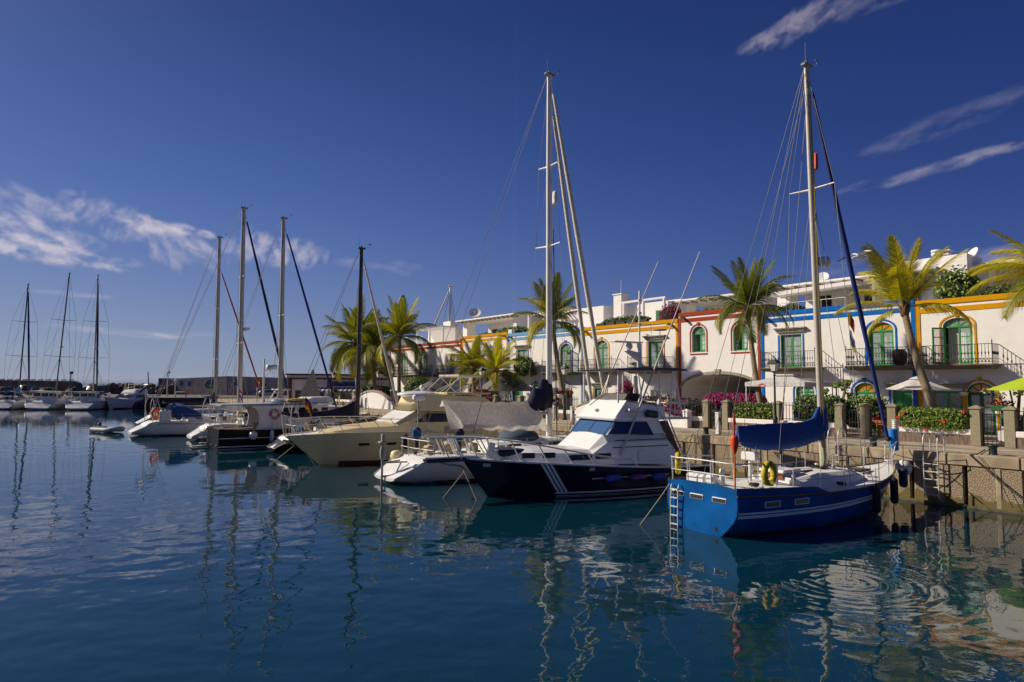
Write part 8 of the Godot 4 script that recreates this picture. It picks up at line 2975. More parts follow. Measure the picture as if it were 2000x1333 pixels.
	obj("cloth", g, M.beigecanvas, ts)
	# white aft arch with gear on a boat behind the trawler
	var ar := boat("sailing_yacht", "white boat behind the trawler with a stainless stern arch", "sailing boat", -20.4, 55.5, 0.8, 0.6, "sailing boats in the harbour")
	var st := [[0.0, 0.0, 1.5, 1.3, 1.45, 0.7, 1.2, 0.0, 0.5, -0.4], [4.0, 0.0, 1.8, 1.3, 1.75, 0.7, 1.5, 0.0, 0.5, -0.5], [8.0, 0.2, 1.3, 1.5, 1.0, 0.8, 0.6, 0.0, 0.2, -0.5], [10.0, 0.8, 0.1, 1.7, 0.07, 1.0, 0.05, 0.3, 0.02, -0.3]]
	hull(ar, st, M.white, M.deck)
	cabin(ar, [[2.6, 1.3, 2.2, 1.4, 1.2], [6.0, 1.35, 2.2, 1.3, 1.1], [7.2, 1.45, 1.6, 1.1, 0.9]], M.white, "deckhouse")
	for z in [-1.2, 1.2]:
		bent_rail(ar, "arch_leg", [Vector3(0.3, 1.3, z), Vector3(0.6, 2.6, z), Vector3(1.1, 3.6, z * 0.9)], [[Vector3(1.6, 1.3, z), Vector3(1.4, 3.6, z * 0.9)]], 0.05, M.paintmast)
	g = G.new()
	g.cham(Vector3(1.2, 3.66, 0), Vector3(0.9, 0.1, 2.4), 0.04)
	g.cham(Vector3(1.3, 2.3, 0), Vector3(0.4, 0.5, 1.4), 0.06)
	obj("arch_top", g, M.paintmast, ar)
	# small craft on the left
	for e in [[-33.4, 55.6, -0.5, "grey inflatable dinghy lying off the grey-white yacht's stern"]]:
		var di := thing("dinghy", e[3], "dinghy", Vector3(e[0], 0.1 if e[2] < 0.7 else 1.5, -e[1]), e[2], "dinghies")
		g = G.new()
		var p := [Vector3(-1.4, 0.1, -0.6), Vector3(0.6, 0.14, -0.65), Vector3(1.3, 0.22, -0.35), Vector3(1.5, 0.28, 0), Vector3(1.3, 0.22, 0.35), Vector3(0.6, 0.14, 0.65), Vector3(-1.4, 0.1, 0.6)]
		g.tube(p, 0.2, 9)
		obj("tube", g, mat("dinghygrey", 0.3, 0.31, 0.34, 0.6), di)
		g = G.new()
		g.box(Vector3(-0.1, 0.05, 0), Vector3(2.2, 0.06, 1.0))
		g.box(Vector3(-1.2, 0.2, 0), Vector3(0.06, 0.4, 1.0))
		g.box(Vector3(0.1, 0.26, 0), Vector3(0.25, 0.04, 1.1))
		obj("floor", g, M.plastic, di)
		g = G.new()
		g.cham(Vector3(-1.35, 0.5, 0), Vector3(0.3, 0.35, 0.25), 0.08)
		g.box(Vector3(-1.35, 0.1, 0), Vector3(0.1, 0.6, 0.1))
		obj("outboard", g, M.rubber, di)
	flag("red, white and blue flag flying over the grey-white yacht", Vector3(-19.18, 3.45, -47.00), 0.4, 0.5, [Color(0.5, 0.03, 0.03), Color(0.6, 0.58, 0.55), Color(0.05, 0.08, 0.35)], false, 0.9, 1.2)
	flag("red and yellow flag over the trawler's roof", Vector3(-17.53, 4.25, -46.00), 0.3, 0.45, [Color(0.55, 0.04, 0.02), Color(0.65, 0.42, 0.01), Color(0.55, 0.04, 0.02)], false, 0.7, 2.2)
	flag("pale blue and yellow pennant below the red and yellow flag", Vector3(-17.61, 3.61, -46.00), 0.2, 0.6, [Color(0.6, 0.6, 0.6), Color(0.1, 0.25, 0.5), Color(0.65, 0.45, 0.01)], false, 0.8)
	flag("black, red and yellow flag at the dark-masted boat's stern", d.transform * Vector3(1.9, 2.95, 0.3), 0.62, 0.7, [Color(0.02, 0.02, 0.02), Color(0.5, 0.02, 0.02), Color(0.65, 0.42, 0.01)], false, 0.9, 1.5)
	# far row, bows to the mole
	sail_yacht("far-left yacht with a bright blue sail cover on a dark mast", -77.8, 101.3, -0.28, 0.96, 13.0, {"mast": M.farmast, "wires": M.farwire, "mast_h": 20.1, "mast_x": 6.9, "rake": -0.02, "wire": 0.016, "mast_r": 0.1, "heel": 0.03, "spreaders": [[8.4, 2.2, 0.2], [14.0, 1.8, 0.15]], "furl": M.furlblue, "furl_r": 0.16, "stay_x": 11.0, "cover": mat("brightcover", 0.01, 0.19, 0.42, 0.8), "beam": 2.3, "backs": 1, "free": 1.4, "dodger": M.greycloth, "clutter": 6})
	sail_yacht("far yacht with a pale roof and a mast leaning right, second from the left", -72.0, 101.3, -0.28, 0.96, 14.0, {"mast_h": 22.2, "mast_x": 7.2, "rake": 0.03, "mast": mat("brownmast", 0.13, 0.1, 0.08, 0.5), "wires": M.farwire, "wire": 0.016, "mast_r": 0.1, "heel": 0.042, "spreaders": [[8.4, 2.2, 0.2], [14.4, 1.8, 0.15]], "furl": null, "radar": 10.0, "beam": 2.4, "backs": 1, "free": 1.35, "house": 1, "clutter": 5})
	sail_yacht("far yacht with a pale mast and dark furled jib, third from the left", -66.0, 101.6, -0.28, 0.96, 14.0, {"mast_h": 21.8, "mast_x": 7.2, "rake": 0.0, "mast": M.alu, "wires": M.farwire, "wire": 0.016, "mast_r": 0.1, "heel": -0.008, "spreaders": [[8.2, 2.2, 0.2], [14.2, 1.8, 0.15]], "furl": M.furldark, "furl_r": 0.16, "stay_x": 9.2, "radar": 9.8, "beam": 2.4, "backs": 1, "free": 1.35, "house": 1, "clutter": 5})
	far_motor("far white motor cruiser with outriggers right of the three tall masts", -63.6, 116.0, -0.05, -1.0)
	far_motor("far white motor boat cut by the left edge of the view", -84.0, 108.0, 0.2, -1.0)

# ---------------------------------------------------------------- far side: mole, car park, low restaurant

func make_car(label: String, paint: Material, van := false) -> Node3D:
	var o := thing("parked_car", label, "car", Vector3.ZERO, 0, "cars parked on the mole")
	var hw := 0.85
	var roof: float = 1.85 if van else 1.46
	var g := G.new()
	var low := [[-2.1, 0.3, 0.75, 0.72], [-1.9, 0.24, 0.92, 0.8], [-0.6, 0.22, 0.95, 0.85], [1.0, 0.22, 0.92, 0.85], [1.8, 0.24, 0.8, 0.8], [2.1, 0.32, 0.62, 0.7]]
	var rr := []
	for r in low:
		var w: float = r[3]
		rr.append(PackedVector3Array([Vector3(r[0], r[1], -w * 0.92), Vector3(r[0], lerpf(r[1], r[2], 0.5), -w), Vector3(r[0], r[2], -w * 0.9), Vector3(r[0], r[2] + 0.03, 0), Vector3(r[0], r[2], w * 0.9), Vector3(r[0], lerpf(r[1], r[2], 0.5), w), Vector3(r[0], r[1], w * 0.92)]))
	g.loft(rr)
	obj("body", g, paint, o)
	g = G.new()
	rr = []
	var cab := [[-2.0 if van else -1.85, 0.9], [-1.75 if van else -1.3, roof - 0.06], [-0.2, roof], [0.45, roof - 0.05], [1.15, 0.9]]
	for r in cab:
		var w := lerpf(0.78, 0.6, clampf((r[1] - 0.9) / (roof - 0.9), 0, 1))
		rr.append(PackedVector3Array([Vector3(r[0], 0.86, -0.78), Vector3(r[0], r[1], -w), Vector3(r[0], r[1] + 0.02, 0), Vector3(r[0], r[1], w), Vector3(r[0], 0.86, 0.78)]))
	g.loft(rr)
	obj("windows", g, M.carglass, o)
	g = G.new()
	g.cham(Vector3(-0.55, roof + 0.005, 0), Vector3(1.5 if not van else 2.3, 0.05, 1.2), 0.02)
	for x in [-1.35, -0.35, 0.55]:
		for sd in [-1, 1]:
			g.tube([Vector3(x - 0.1, 0.9, 0.78 * sd), Vector3(x, roof, 0.6 * sd)], 0.035, 4)
	obj("roof", g, paint, o)
	for x in [-1.3, 1.3]:
		for sd in [-1, 1]:
			g = G.new()
			g.t = Transform3D(Basis(Vector3.RIGHT, PI / 2), Vector3(x, 0.31, 0.76 * sd))
			g.lathe([Vector2(0, -0.1), Vector2(0.28, -0.1), Vector2(0.31, -0.06), Vector2(0.31, 0.06), Vector2(0.28, 0.1), Vector2(0, 0.1)], 14)
			obj("wheel", g, M.tyre, o)
	for sd in [-1, 1]:
		g = G.new()
		g.cham(Vector3(2.03, 0.6, 0.52 * sd), Vector3(0.1, 0.14, 0.3), 0.03)
		obj("headlight", g, M.plastic, o)
		g = G.new()
		g.cham(Vector3(-2.05, 0.72, 0.58 * sd), Vector3(0.08, 0.2, 0.2), 0.03)
		obj("tail_light", g, mat("taillight", 0.4, 0.02, 0.02, 0.3), o)
	return o

func far_side() -> void:
	# retaining walls of the mole
	var wl := thing("sea_wall", "low dark sea wall with a pale crest running to the left edge", "wall")
	wall_run([Vector3(-190, 4.9, -146), Vector3(-140, 4.85, -148), Vector3(-97, 4.62, -148)], 0.5, M.rock, wl, "wall_panel")
	var g := G.new()
	for i in 26:
		g.cham(Vector3(-97.5 - i * 1.7, 4.86, -147.6), Vector3(0.9, 0.3, 0.5), 0.05)
	obj("crest_blocks", g, M.plastic, wl)
	var rk := thing("boulder_bank", "bank of dark boulders between the two sea walls", "boulders")
	for i in 46:
		var rg := G.new()
		rock_ring(rg, Vector3(-99 + i * 0.52, 2.2 + 1.35 * rng.randf() + (0.3 if i % 9 == 0 else 0.0), -149 + rng.randf() * 2.0), rng.randf_range(0.9, 1.6), 300 + i)
		obj("boulder", rg, M.rock, rk)
	var tw := thing("sea_wall", "tall panelled concrete wall with painted emblems behind the car park", "wall")
	var pts := []
	for i in 9:
		pts.append(Vector3(lerpf(-79.0, -62.0, i / 8.0), lerpf(5.15, 5.95, i / 8.0), lerpf(-150.0, -146.0, i / 8.0)))
	for i in range(1, 9):
		pts.append(Vector3(lerpf(-62.0, -44.0, i / 8.0), lerpf(5.95, 5.55, i / 8.0), lerpf(-146.0, -148.0, i / 8.0)))
	for i in pts.size() - 1:
		var a: Vector3 = pts[i]
		var b: Vector3 = pts[i + 1]
		wall_run([a.lerp(b, 0.012), a.lerp(b, 0.988)], 0.4, M.mole, tw, "wall_panel")
	g = G.new()
	g.box(Vector3(-61.5, 3.6, -149.2), Vector3(35, 3.6, 0.3))
	obj("backing", g, M.rock, tw)
	# emblems painted on it: plain discs, a blue saltire flag, panels
	var em := [[-66.0, 4.1, 0.0, 1], [-60.0, 4.15, 0.5, 2], [-54.8, 3.9, 0.0, 3], [-76.5, 3.9, 0, 4], [-73.0, 4.3, 0, 4], [-71.0, 4.2, 0, 4], [-50.4, 4.4, 0, 4], [-47.0, 3.7, 0, 5]]
	for e in em:
		var z := -145.2 - absf(e[0] + 62.0) * 0.2
		if e[0] > -62.0:
			z = -145.3 - (e[0] + 62.0) * 0.1
		g = G.new()
		match e[3]:
			1:
				g.col = Color(0.03, 0.12, 0.16)
				g.ball(Vector3(e[0], e[1], z), Vector3(1.35, 0.95, 0.04), 18, 8)
				g.col = Color(0.1, 0.25, 0.12)
				g.ball(Vector3(e[0], e[1] - 0.2, z + 0.03), Vector3(0.8, 0.35, 0.04), 12, 6)
			2:
				var b := Basis(Vector3.BACK, -0.45)
				g.col = Color(0.4, 0.4, 0.42)
				g.box(Vector3(e[0], e[1], z), Vector3(2.3, 1.3, 0.04), b)
				g.col = Color(0.03, 0.07, 0.25)
				g.box(Vector3(e[0], e[1], z + 0.03), Vector3(2.3, 0.34, 0.03), b)
				g.box(Vector3(e[0] - 0.3, e[1] + 0.15, z + 0.035), Vector3(0.34, 1.3, 0.03), b)
			3:
				for k in 3:
					g.col = [Color(0.05, 0.15, 0.06), Color(0.05, 0.12, 0.2), Color(0.25, 0.22, 0.1)][k]
					g.box(Vector3(e[0], e[1] + 0.35 - 0.35 * k, z), Vector3(1.7, 0.33, 0.04))
			4:
				g.col = Color(0.05, 0.1, 0.28)
				g.box(Vector3(e[0], e[1], z), Vector3(0.8, 1.1, 0.04))
			5:
				g.col = Color(0.06, 0.08, 0.12)
				g.ball(Vector3(e[0], e[1], z), Vector3(0.8, 0.8, 0.04), 14, 6)
		obj("painted_emblem", g, M.paint, tw)
	# low restaurant with red edging and striped awning
	var rs := thing("restaurant", "long low white restaurant with dark red edging and blue striped awning", "building", Vector3(-28.2, 1.8, -84.2), 0.0)
	g = G.new()
	g.box(Vector3(7.5, 1.6, -4.0), Vector3(15.0, 3.2, 7.4))
	obj("wall", g, M.wall, rs)
	g = G.new()
	g.box(Vector3(7.5, 3.34, -3.9), Vector3(15.4, 0.3, 8.0))
	obj("parapet", g, M.wall, rs)
	for y in [3.1, 3.62]:
		g = G.new()
		g.cham(Vector3(7.5, y, -3.9), Vector3(15.7, 0.2, 8.4), 0.03)
		obj("red_band", g, M.brownred, rs)
	for x in [0.15, 5.1, 10.2, 14.9]:
		g = G.new()
		g.cham(Vector3(x, 1.5, -0.16), Vector3(0.4, 3.0, 0.4), 0.03)
		obj("red_pier", g, M.brownred, rs)
	for x in [2.6, 7.6, 12.6]:
		g = G.new()
		g.cham(Vector3(x, 0.95, -0.28), Vector3(3.6, 1.3, 0.1), 0.03)
		obj("window", g, M.carglass, rs)
	g = G.new()
	g.cham(Vector3(7.2, 2.45, -0.2), Vector3(3.6, 0.6, 0.12), 0.03)
	obj("blue_sign_panel", g, M.darkblue, rs)
	for i in 44:
		g = G.new()
		g.col = Color(0.06, 0.1, 0.3) if i % 2 == 0 else Color(0.6, 0.6, 0.62)
		var x := 2.0 + i * 0.28
		g.loft([PackedVector3Array([Vector3(x, 2.05, -0.1), Vector3(x + 0.28, 2.05, -0.1)]), PackedVector3Array([Vector3(x, 1.62, 1.4), Vector3(x + 0.28, 1.62, 1.4)]), PackedVector3Array([Vector3(x, 1.42, 1.42), Vector3(x + 0.28, 1.42, 1.42)])], false, false, false)
		obj("awning_stripe", g, M.paint, rs)
	g = G.new()
	g.cham(Vector3(10.4, 4.2, -5), Vector3(2.6, 1.0, 1.2), 0.04)
	obj("roof_plant", g, M.lintel, rs)
	# cars
	var spec := [[-46.5, 128.0, 0.1, Color(0.35, 0.36, 0.38), false, "silver estate car parked before the tall wall"], [-47.8, 131.0, 0.1, Color(0.4, 0.38, 0.37), true, "pale van behind the silver car before the tall wall"], [-77.0, 124.0, 1.5, Color(0.02, 0.08, 0.3), true, "bright blue van parked left of the tall wall"], [-81.5, 125.0, 1.5, Color(0.02, 0.03, 0.12), false, "dark blue car next to the bright blue van"],
		[-86.5, 125.0, 1.5, Color(0.5, 0.5, 0.5), false, "white car behind the pale-masted far yacht"], [-91.0, 126.0, 1.5, Color(0.45, 0.44, 0.43), true, "white van between the second and third far masts"], [-95.4, 126.0, 1.5, Color(0.02, 0.025, 0.05), false, "black car left of the car park lamp"], [-99.8, 126.0, 1.5, Color(0.35, 0.36, 0.4), false, "grey car behind the second far yacht"],
		[-104.0, 126.0, 1.5, Color(0.02, 0.02, 0.04), true, "black van behind the second far yacht's bow"], [-108.6, 126.0, 1.5, Color(0.4, 0.4, 0.4), false, "pale car right of the blue sail cover"], [-114.0, 126.0, 1.5, Color(0.12, 0.03, 0.03), false, "dark red car behind the far-left yacht"], [-119.0, 126.0, 1.5, Color(0.4, 0.4, 0.42), false, "silver car at the far left edge"]]
	for e in spec:
		var m := StandardMaterial3D.new()
		m.albedo_color = (e[3] as Color).linear_to_srgb()
		m.roughness = 0.3
		m.clearcoat_enabled = true
		m.clearcoat = 0.6
		var c := make_car(e[5], m, e[4])
		c.position = Vector3(e[0], 1.8, -e[1])
		c.rotation.y = e[2]
	# posts and lamps on the mole
	for e in [[-79.4, 120.0, 4.3, "short car park lamp between the second and third far masts"], [-64.0, 124.0, 4.6, "slim camera post on the mole left of the red furled jib"], [-59.5, 118.0, 3.0, "white marker post on the mole edge"]]:
		var p := thing("lamp_post", e[3], "post", Vector3(e[0], 1.8, -e[1]), 0, "posts on the mole")
		g = G.new()
		g.tube([Vector3.ZERO, Vector3(0, e[2], 0)], 0.09, 8)
		obj("pole", g, M.darkwire if e[2] < 4.5 and e[2] > 4 else M.plastic, p)
		g = G.new()
		g.cham(Vector3(0.1, e[2] - 0.1, 0), Vector3(0.5, 0.5, 0.5), 0.12)
		obj("head", g, M.darkwire if e[2] < 4.5 and e[2] > 4 else M.plastic, p)
	# barrier, bins and stored gear along the mole's edge
	for i in 14:
		var x := -70.0 + i * 1.35
		var p := thing("mole_post", "stubby pale post on the mole's edge, %s in the row" % ["first", "second", "third", "fourth", "fifth", "sixth", "seventh", "eighth", "ninth", "tenth", "eleventh", "twelfth", "thirteenth", "fourteenth"][i], "post", Vector3(x, 1.8, -136.0), 0, "stubby posts on the mole")
		g = G.new()
		g.cham(Vector3(0, 0.35, 0), Vector3(0.16, 0.7, 0.16), 0.03)
		obj("post", g, M.lintel, p)
	var sg := thing("barrier", "small orange and white barrier on the mole", "barrier", Vector3(-59.0, 1.8, -119))
	g = G.new()
	g.cham(Vector3(0, 0.9, 0), Vector3(2.0, 0.2, 0.1), 0.03)
	g.cham(Vector3(-0.9, 0.5, 0), Vector3(0.14, 1.0, 0.14), 0.03)
	obj("bar", g, M.plastic, sg)
	g = G.new()
	g.cham(Vector3(0.95, 0.7, 0), Vector3(0.18, 1.4, 0.14), 0.03)
	obj("post", g, M.orange, sg)
	# bollard boulders below the mole on the left
	var rb := thing("boulder_bank", "dark boulders at the foot of the mole behind the far boats", "boulders")
	for i in 40:
		var rg := G.new()
		rock_ring(rg, Vector3(-122 + i * 1.6, 0.4 + rng.randf() * 0.5, -109.0 - rng.randf() * 1.2 - maxf(0.0, (i - 22) * 0.14)), rng.randf_range(0.7, 1.3), 500 + i)
		obj("boulder", rg, M.rock, rb)
	# a lone mast beyond the houses
	var lm := thing("distant_mast", "pale mast with a furled sail rising beyond the far red house", "mast", Vector3(-9.6, 1.8, -99.0))
	g = G.new()
	g.tube([Vector3(0, 0, 0), Vector3(0.3, 17.2, 0)], [0.2, 0.16], 9)
	g.cham(Vector3(0.4, 17.3, 0), Vector3(0.9, 0.2, 0.3), 0.05)
	obj("pole", g, M.paintmast, lm)
	g = G.new()
	g.tube([Vector3(0.1, 16.6, 0), Vector3(-5.0, 4.0, 0)], [0.08, 0.2], 7)
	obj("furled_sail", g, M.furl, lm)
	for x in [-2.5, 2.6, 1.4]:
		wire(lm, "shroud", Vector3(0.3, 17.0, 0), Vector3(x, 2.0, 0), 0.025, M.darkwire)

# ---------------------------------------------------------------- people and the gull

func person(label: String, at: Vector3, turn: float, j: Dictionary, shirt: Color, legs: Color, hair: Color, cell := 0.028) -> Node3D:
	# one continuous body from tapered capsules joined by a smooth minimum; j: joints in the figure's own axes (faces +z)
	var o := thing("person", label, "person", at, turn)
	var skin := Color(0.42, 0.24, 0.16)
	var bones := []
	var add := func(a: Vector3, b: Vector3, ra: float, rb: float, c: Color): bones.append([a, b, ra, rb, c])
	var hip: Vector3 = j.hip
	var chest: Vector3 = j.chest
	var neck: Vector3 = j.neck
	var head: Vector3 = j.head
	add.call(hip, chest, 0.15, 0.165, shirt)
	add.call(hip + Vector3(-0.08, -0.02, 0), hip + Vector3(0.08, -0.02, 0), 0.13, 0.13, legs)
	add.call(chest + Vector3(-0.13, 0.08, 0), chest + Vector3(0.13, 0.08, 0), 0.09, 0.09, shirt)
	add.call(chest, neck, 0.12, 0.055, shirt)
	add.call(neck, head, 0.052, 0.06, skin)
	add.call(head + Vector3(0, -0.02, 0.01), head + Vector3(0, 0.05, -0.01), 0.085, 0.098, skin)
	add.call(head + Vector3(0, 0.0, 0.09), head + Vector3(0, -0.02, 0.1), 0.014, 0.018, skin)
	for s in ["l", "r"]:
		var sx := -1.0 if s == "l" else 1.0
		var sh: Vector3 = chest + Vector3(0.19 * sx, 0.1, 0)
		add.call(sh, j["elbow_" + s], 0.06, 0.046, shirt)
		add.call(j["elbow_" + s], j["hand_" + s], 0.043, 0.03, skin)
		var d: Vector3 = (j["hand_" + s] - j["elbow_" + s]).normalized()
		add.call(j["hand_" + s], j["hand_" + s] + d * 0.1, 0.036, 0.028, skin)
		add.call(j["hand_" + s], j["hand_" + s] + d * 0.06 + Vector3(-0.045 * sx, 0, 0.03), 0.018, 0.012, skin)
		add.call(hip + Vector3(0.09 * sx, -0.04, 0), j["knee_" + s], 0.095, 0.062, legs)
		add.call(j["knee_" + s], j["foot_" + s], 0.06, 0.04, legs)
		add.call(j["foot_" + s], j["foot_" + s] + Vector3(0, -0.02, 0.15), 0.045, 0.035, Color(0.05, 0.04, 0.04))
	var lo := Vector3.ONE * 99
	var hi := Vector3.ONE * -99
	for b in bones:
		for e in [b[0], b[1]]:
			lo = lo.min(e - Vector3.ONE * 0.2)
			hi = hi.max(e + Vector3.ONE * 0.2)
	var nx := int((hi.x - lo.x) / cell) + 2
	var ny := int((hi.y - lo.y) / cell) + 2
	var nz := int((hi.z - lo.z) / cell) + 2
	var field := PackedFloat32Array()
	field.resize(nx * ny * nz)
	field.fill(1.0)
	for b in bones:
		var a: Vector3 = b[0]
		var ab: Vector3 = b[1] - b[0]
		var l2 := maxf(ab.length_squared(), 1e-6)
		var rm: float = maxf(b[2], b[3]) + 0.09
		var c0: Vector3 = (a.min(b[1]) - Vector3.ONE * rm - lo) / cell
		var c1: Vector3 = (a.max(b[1]) + Vector3.ONE * rm - lo) / cell
		for ix in range(maxi(0, int(c0.x)), mini(nx, int(c1.x) + 2)):
			for iy in range(maxi(0, int(c0.y)), mini(ny, int(c1.y) + 2)):
				for iz in range(maxi(0, int(c0.z)), mini(nz, int(c1.z) + 2)):
					var p := lo + Vector3(ix, iy, iz) * cell
					var t := clampf((p - a).dot(ab) / l2, 0.0, 1.0)
					var d: float = (p - a - ab * t).length() - lerpf(b[2], b[3], t)
					var at2 := (ix * ny + iy) * nz + iz
					var f := field[at2]
					var k := 0.035
					var h := clampf(0.5 + 0.5 * (f - d) / k, 0.0, 1.0)
					field[at2] = lerpf(f, d, h) - k * h * (1.0 - h)
	var ids := {}
	var pts := PackedVector3Array()
	var cols := PackedColorArray()
	for ix in nx - 1:
		for iy in ny - 1:
			for iz in nz - 1:
				var sum := Vector3.ZERO
				var cnt := 0
				var v := PackedFloat32Array()
				var base := (ix * ny + iy) * nz + iz
				var f0 := field[base]
				if f0 > 0.2:
					continue
				for q in 8:
					v.append(field[base + (q & 1) * ny * nz + ((q >> 1) & 1) * nz + ((q >> 2) & 1)])
				for q in 8:
					for ax in 3:
						var q2 := q | (1 << ax)
						if q2 != q and (v[q] < 0) != (v[q2] < 0):
							var t := v[q] / (v[q] - v[q2])
							var p := Vector3(q & 1, (q >> 1) & 1, (q >> 2) & 1)
							p[ax] += t
							sum += p
							cnt += 1
				if cnt > 0:
					ids[base] = pts.size()
					var pos := lo + (Vector3(ix, iy, iz) + sum / cnt) * cell
					pts.append(pos)
					var best := 9.0
					var col := skin
					for b in bones:
						var ab: Vector3 = b[1] - b[0]
						var t := clampf((pos - b[0]).dot(ab) / maxf(ab.length_squared(), 1e-6), 0.0, 1.0)
						var d: float = (pos - b[0] - ab * t).length() - lerpf(b[2], b[3], t)
						if d < best:
							best = d
							col = b[4]
					cols.append(col)
	var st := SurfaceTool.new()
	st.begin(Mesh.PRIMITIVE_TRIANGLES)
	st.set_smooth_group(0)
	for i in pts.size():
		st.set_color(cols[i])
		st.add_vertex(pts[i])
	var dx := [ny * nz, nz, 1]
	for ix in range(1, nx - 1):
		for iy in range(1, ny - 1):
			for iz in range(1, nz - 1):
				var base := (ix * ny + iy) * nz + iz
				var s0 := field[base] < 0
				for ax in 3:
					if s0 == (field[base + dx[ax]] < 0):
						continue
					var u: int = dx[(ax + 1) % 3]
					var w: int = dx[(ax + 2) % 3]
					var q := [ids.get(base, -1), ids.get(base - u, -1), ids.get(base - u - w, -1), ids.get(base - w, -1)]
					if q.has(-1):
						continue
					if not s0:
						q.reverse()
					for e in [0, 2, 1, 0, 3, 2]:
						st.add_index(q[e])
	st.generate_normals()
	put("body", st.commit(), M.person, o)
	var g := G.new()
	g.ball(head + Vector3(0, 0.055, -0.025), Vector3(0.108, 0.1, 0.115), 12, 8)
	var hm := StandardMaterial3D.new()
	hm.albedo_color = hair.linear_to_srgb()
	hm.roughness = 0.8
	obj("hair", g, hm, o)
	for sx in [-1, 1]:
		g = G.new()
		g.ball(head + Vector3(0.032 * sx, 0.025, 0.083), Vector3(0.011, 0.008, 0.008), 6, 4)
		obj("eye", g, M.rubber, o)
	g = G.new()
	g.ball(head + Vector3(0, -0.05, 0.075), Vector3(0.025, 0.006, 0.008), 8, 4)
	obj("mouth", g, mat("lips", 0.3, 0.1, 0.08, 0.6), o)
	return o

func standing(step := 0.0) -> Dictionary:
	return {"hip": Vector3(0, 0.93, 0), "chest": Vector3(0, 1.27, 0.02), "neck": Vector3(0, 1.47, 0.01), "head": Vector3(0, 1.6, 0.03),
		"elbow_l": Vector3(-0.27, 1.1, -0.02 + step * 0.4), "hand_l": Vector3(-0.28, 0.86, 0.1 + step * 0.6), "elbow_r": Vector3(0.27, 1.1, -0.02 - step * 0.4), "hand_r": Vector3(0.28, 0.86, 0.1 - step * 0.3),
		"knee_l": Vector3(-0.1, 0.5, 0.03 - step), "foot_l": Vector3(-0.1, 0.08, -step * 1.9), "knee_r": Vector3(0.1, 0.5, 0.03 + step), "foot_r": Vector3(0.1, 0.08, step * 1.3)}

func seated() -> Dictionary:
	return {"hip": Vector3(0, 0.5, 0), "chest": Vector3(0, 0.85, 0.03), "neck": Vector3(0, 1.06, 0.03), "head": Vector3(0, 1.2, 0.05),
		"elbow_l": Vector3(-0.28, 0.68, 0.08), "hand_l": Vector3(-0.2, 0.62, 0.33), "elbow_r": Vector3(0.28, 0.68, 0.08), "hand_r": Vector3(0.2, 0.62, 0.33),
		"knee_l": Vector3(-0.11, 0.5, 0.42), "foot_l": Vector3(-0.11, 0.08, 0.44), "knee_r": Vector3(0.11, 0.5, 0.42), "foot_r": Vector3(0.11, 0.08, 0.44)}

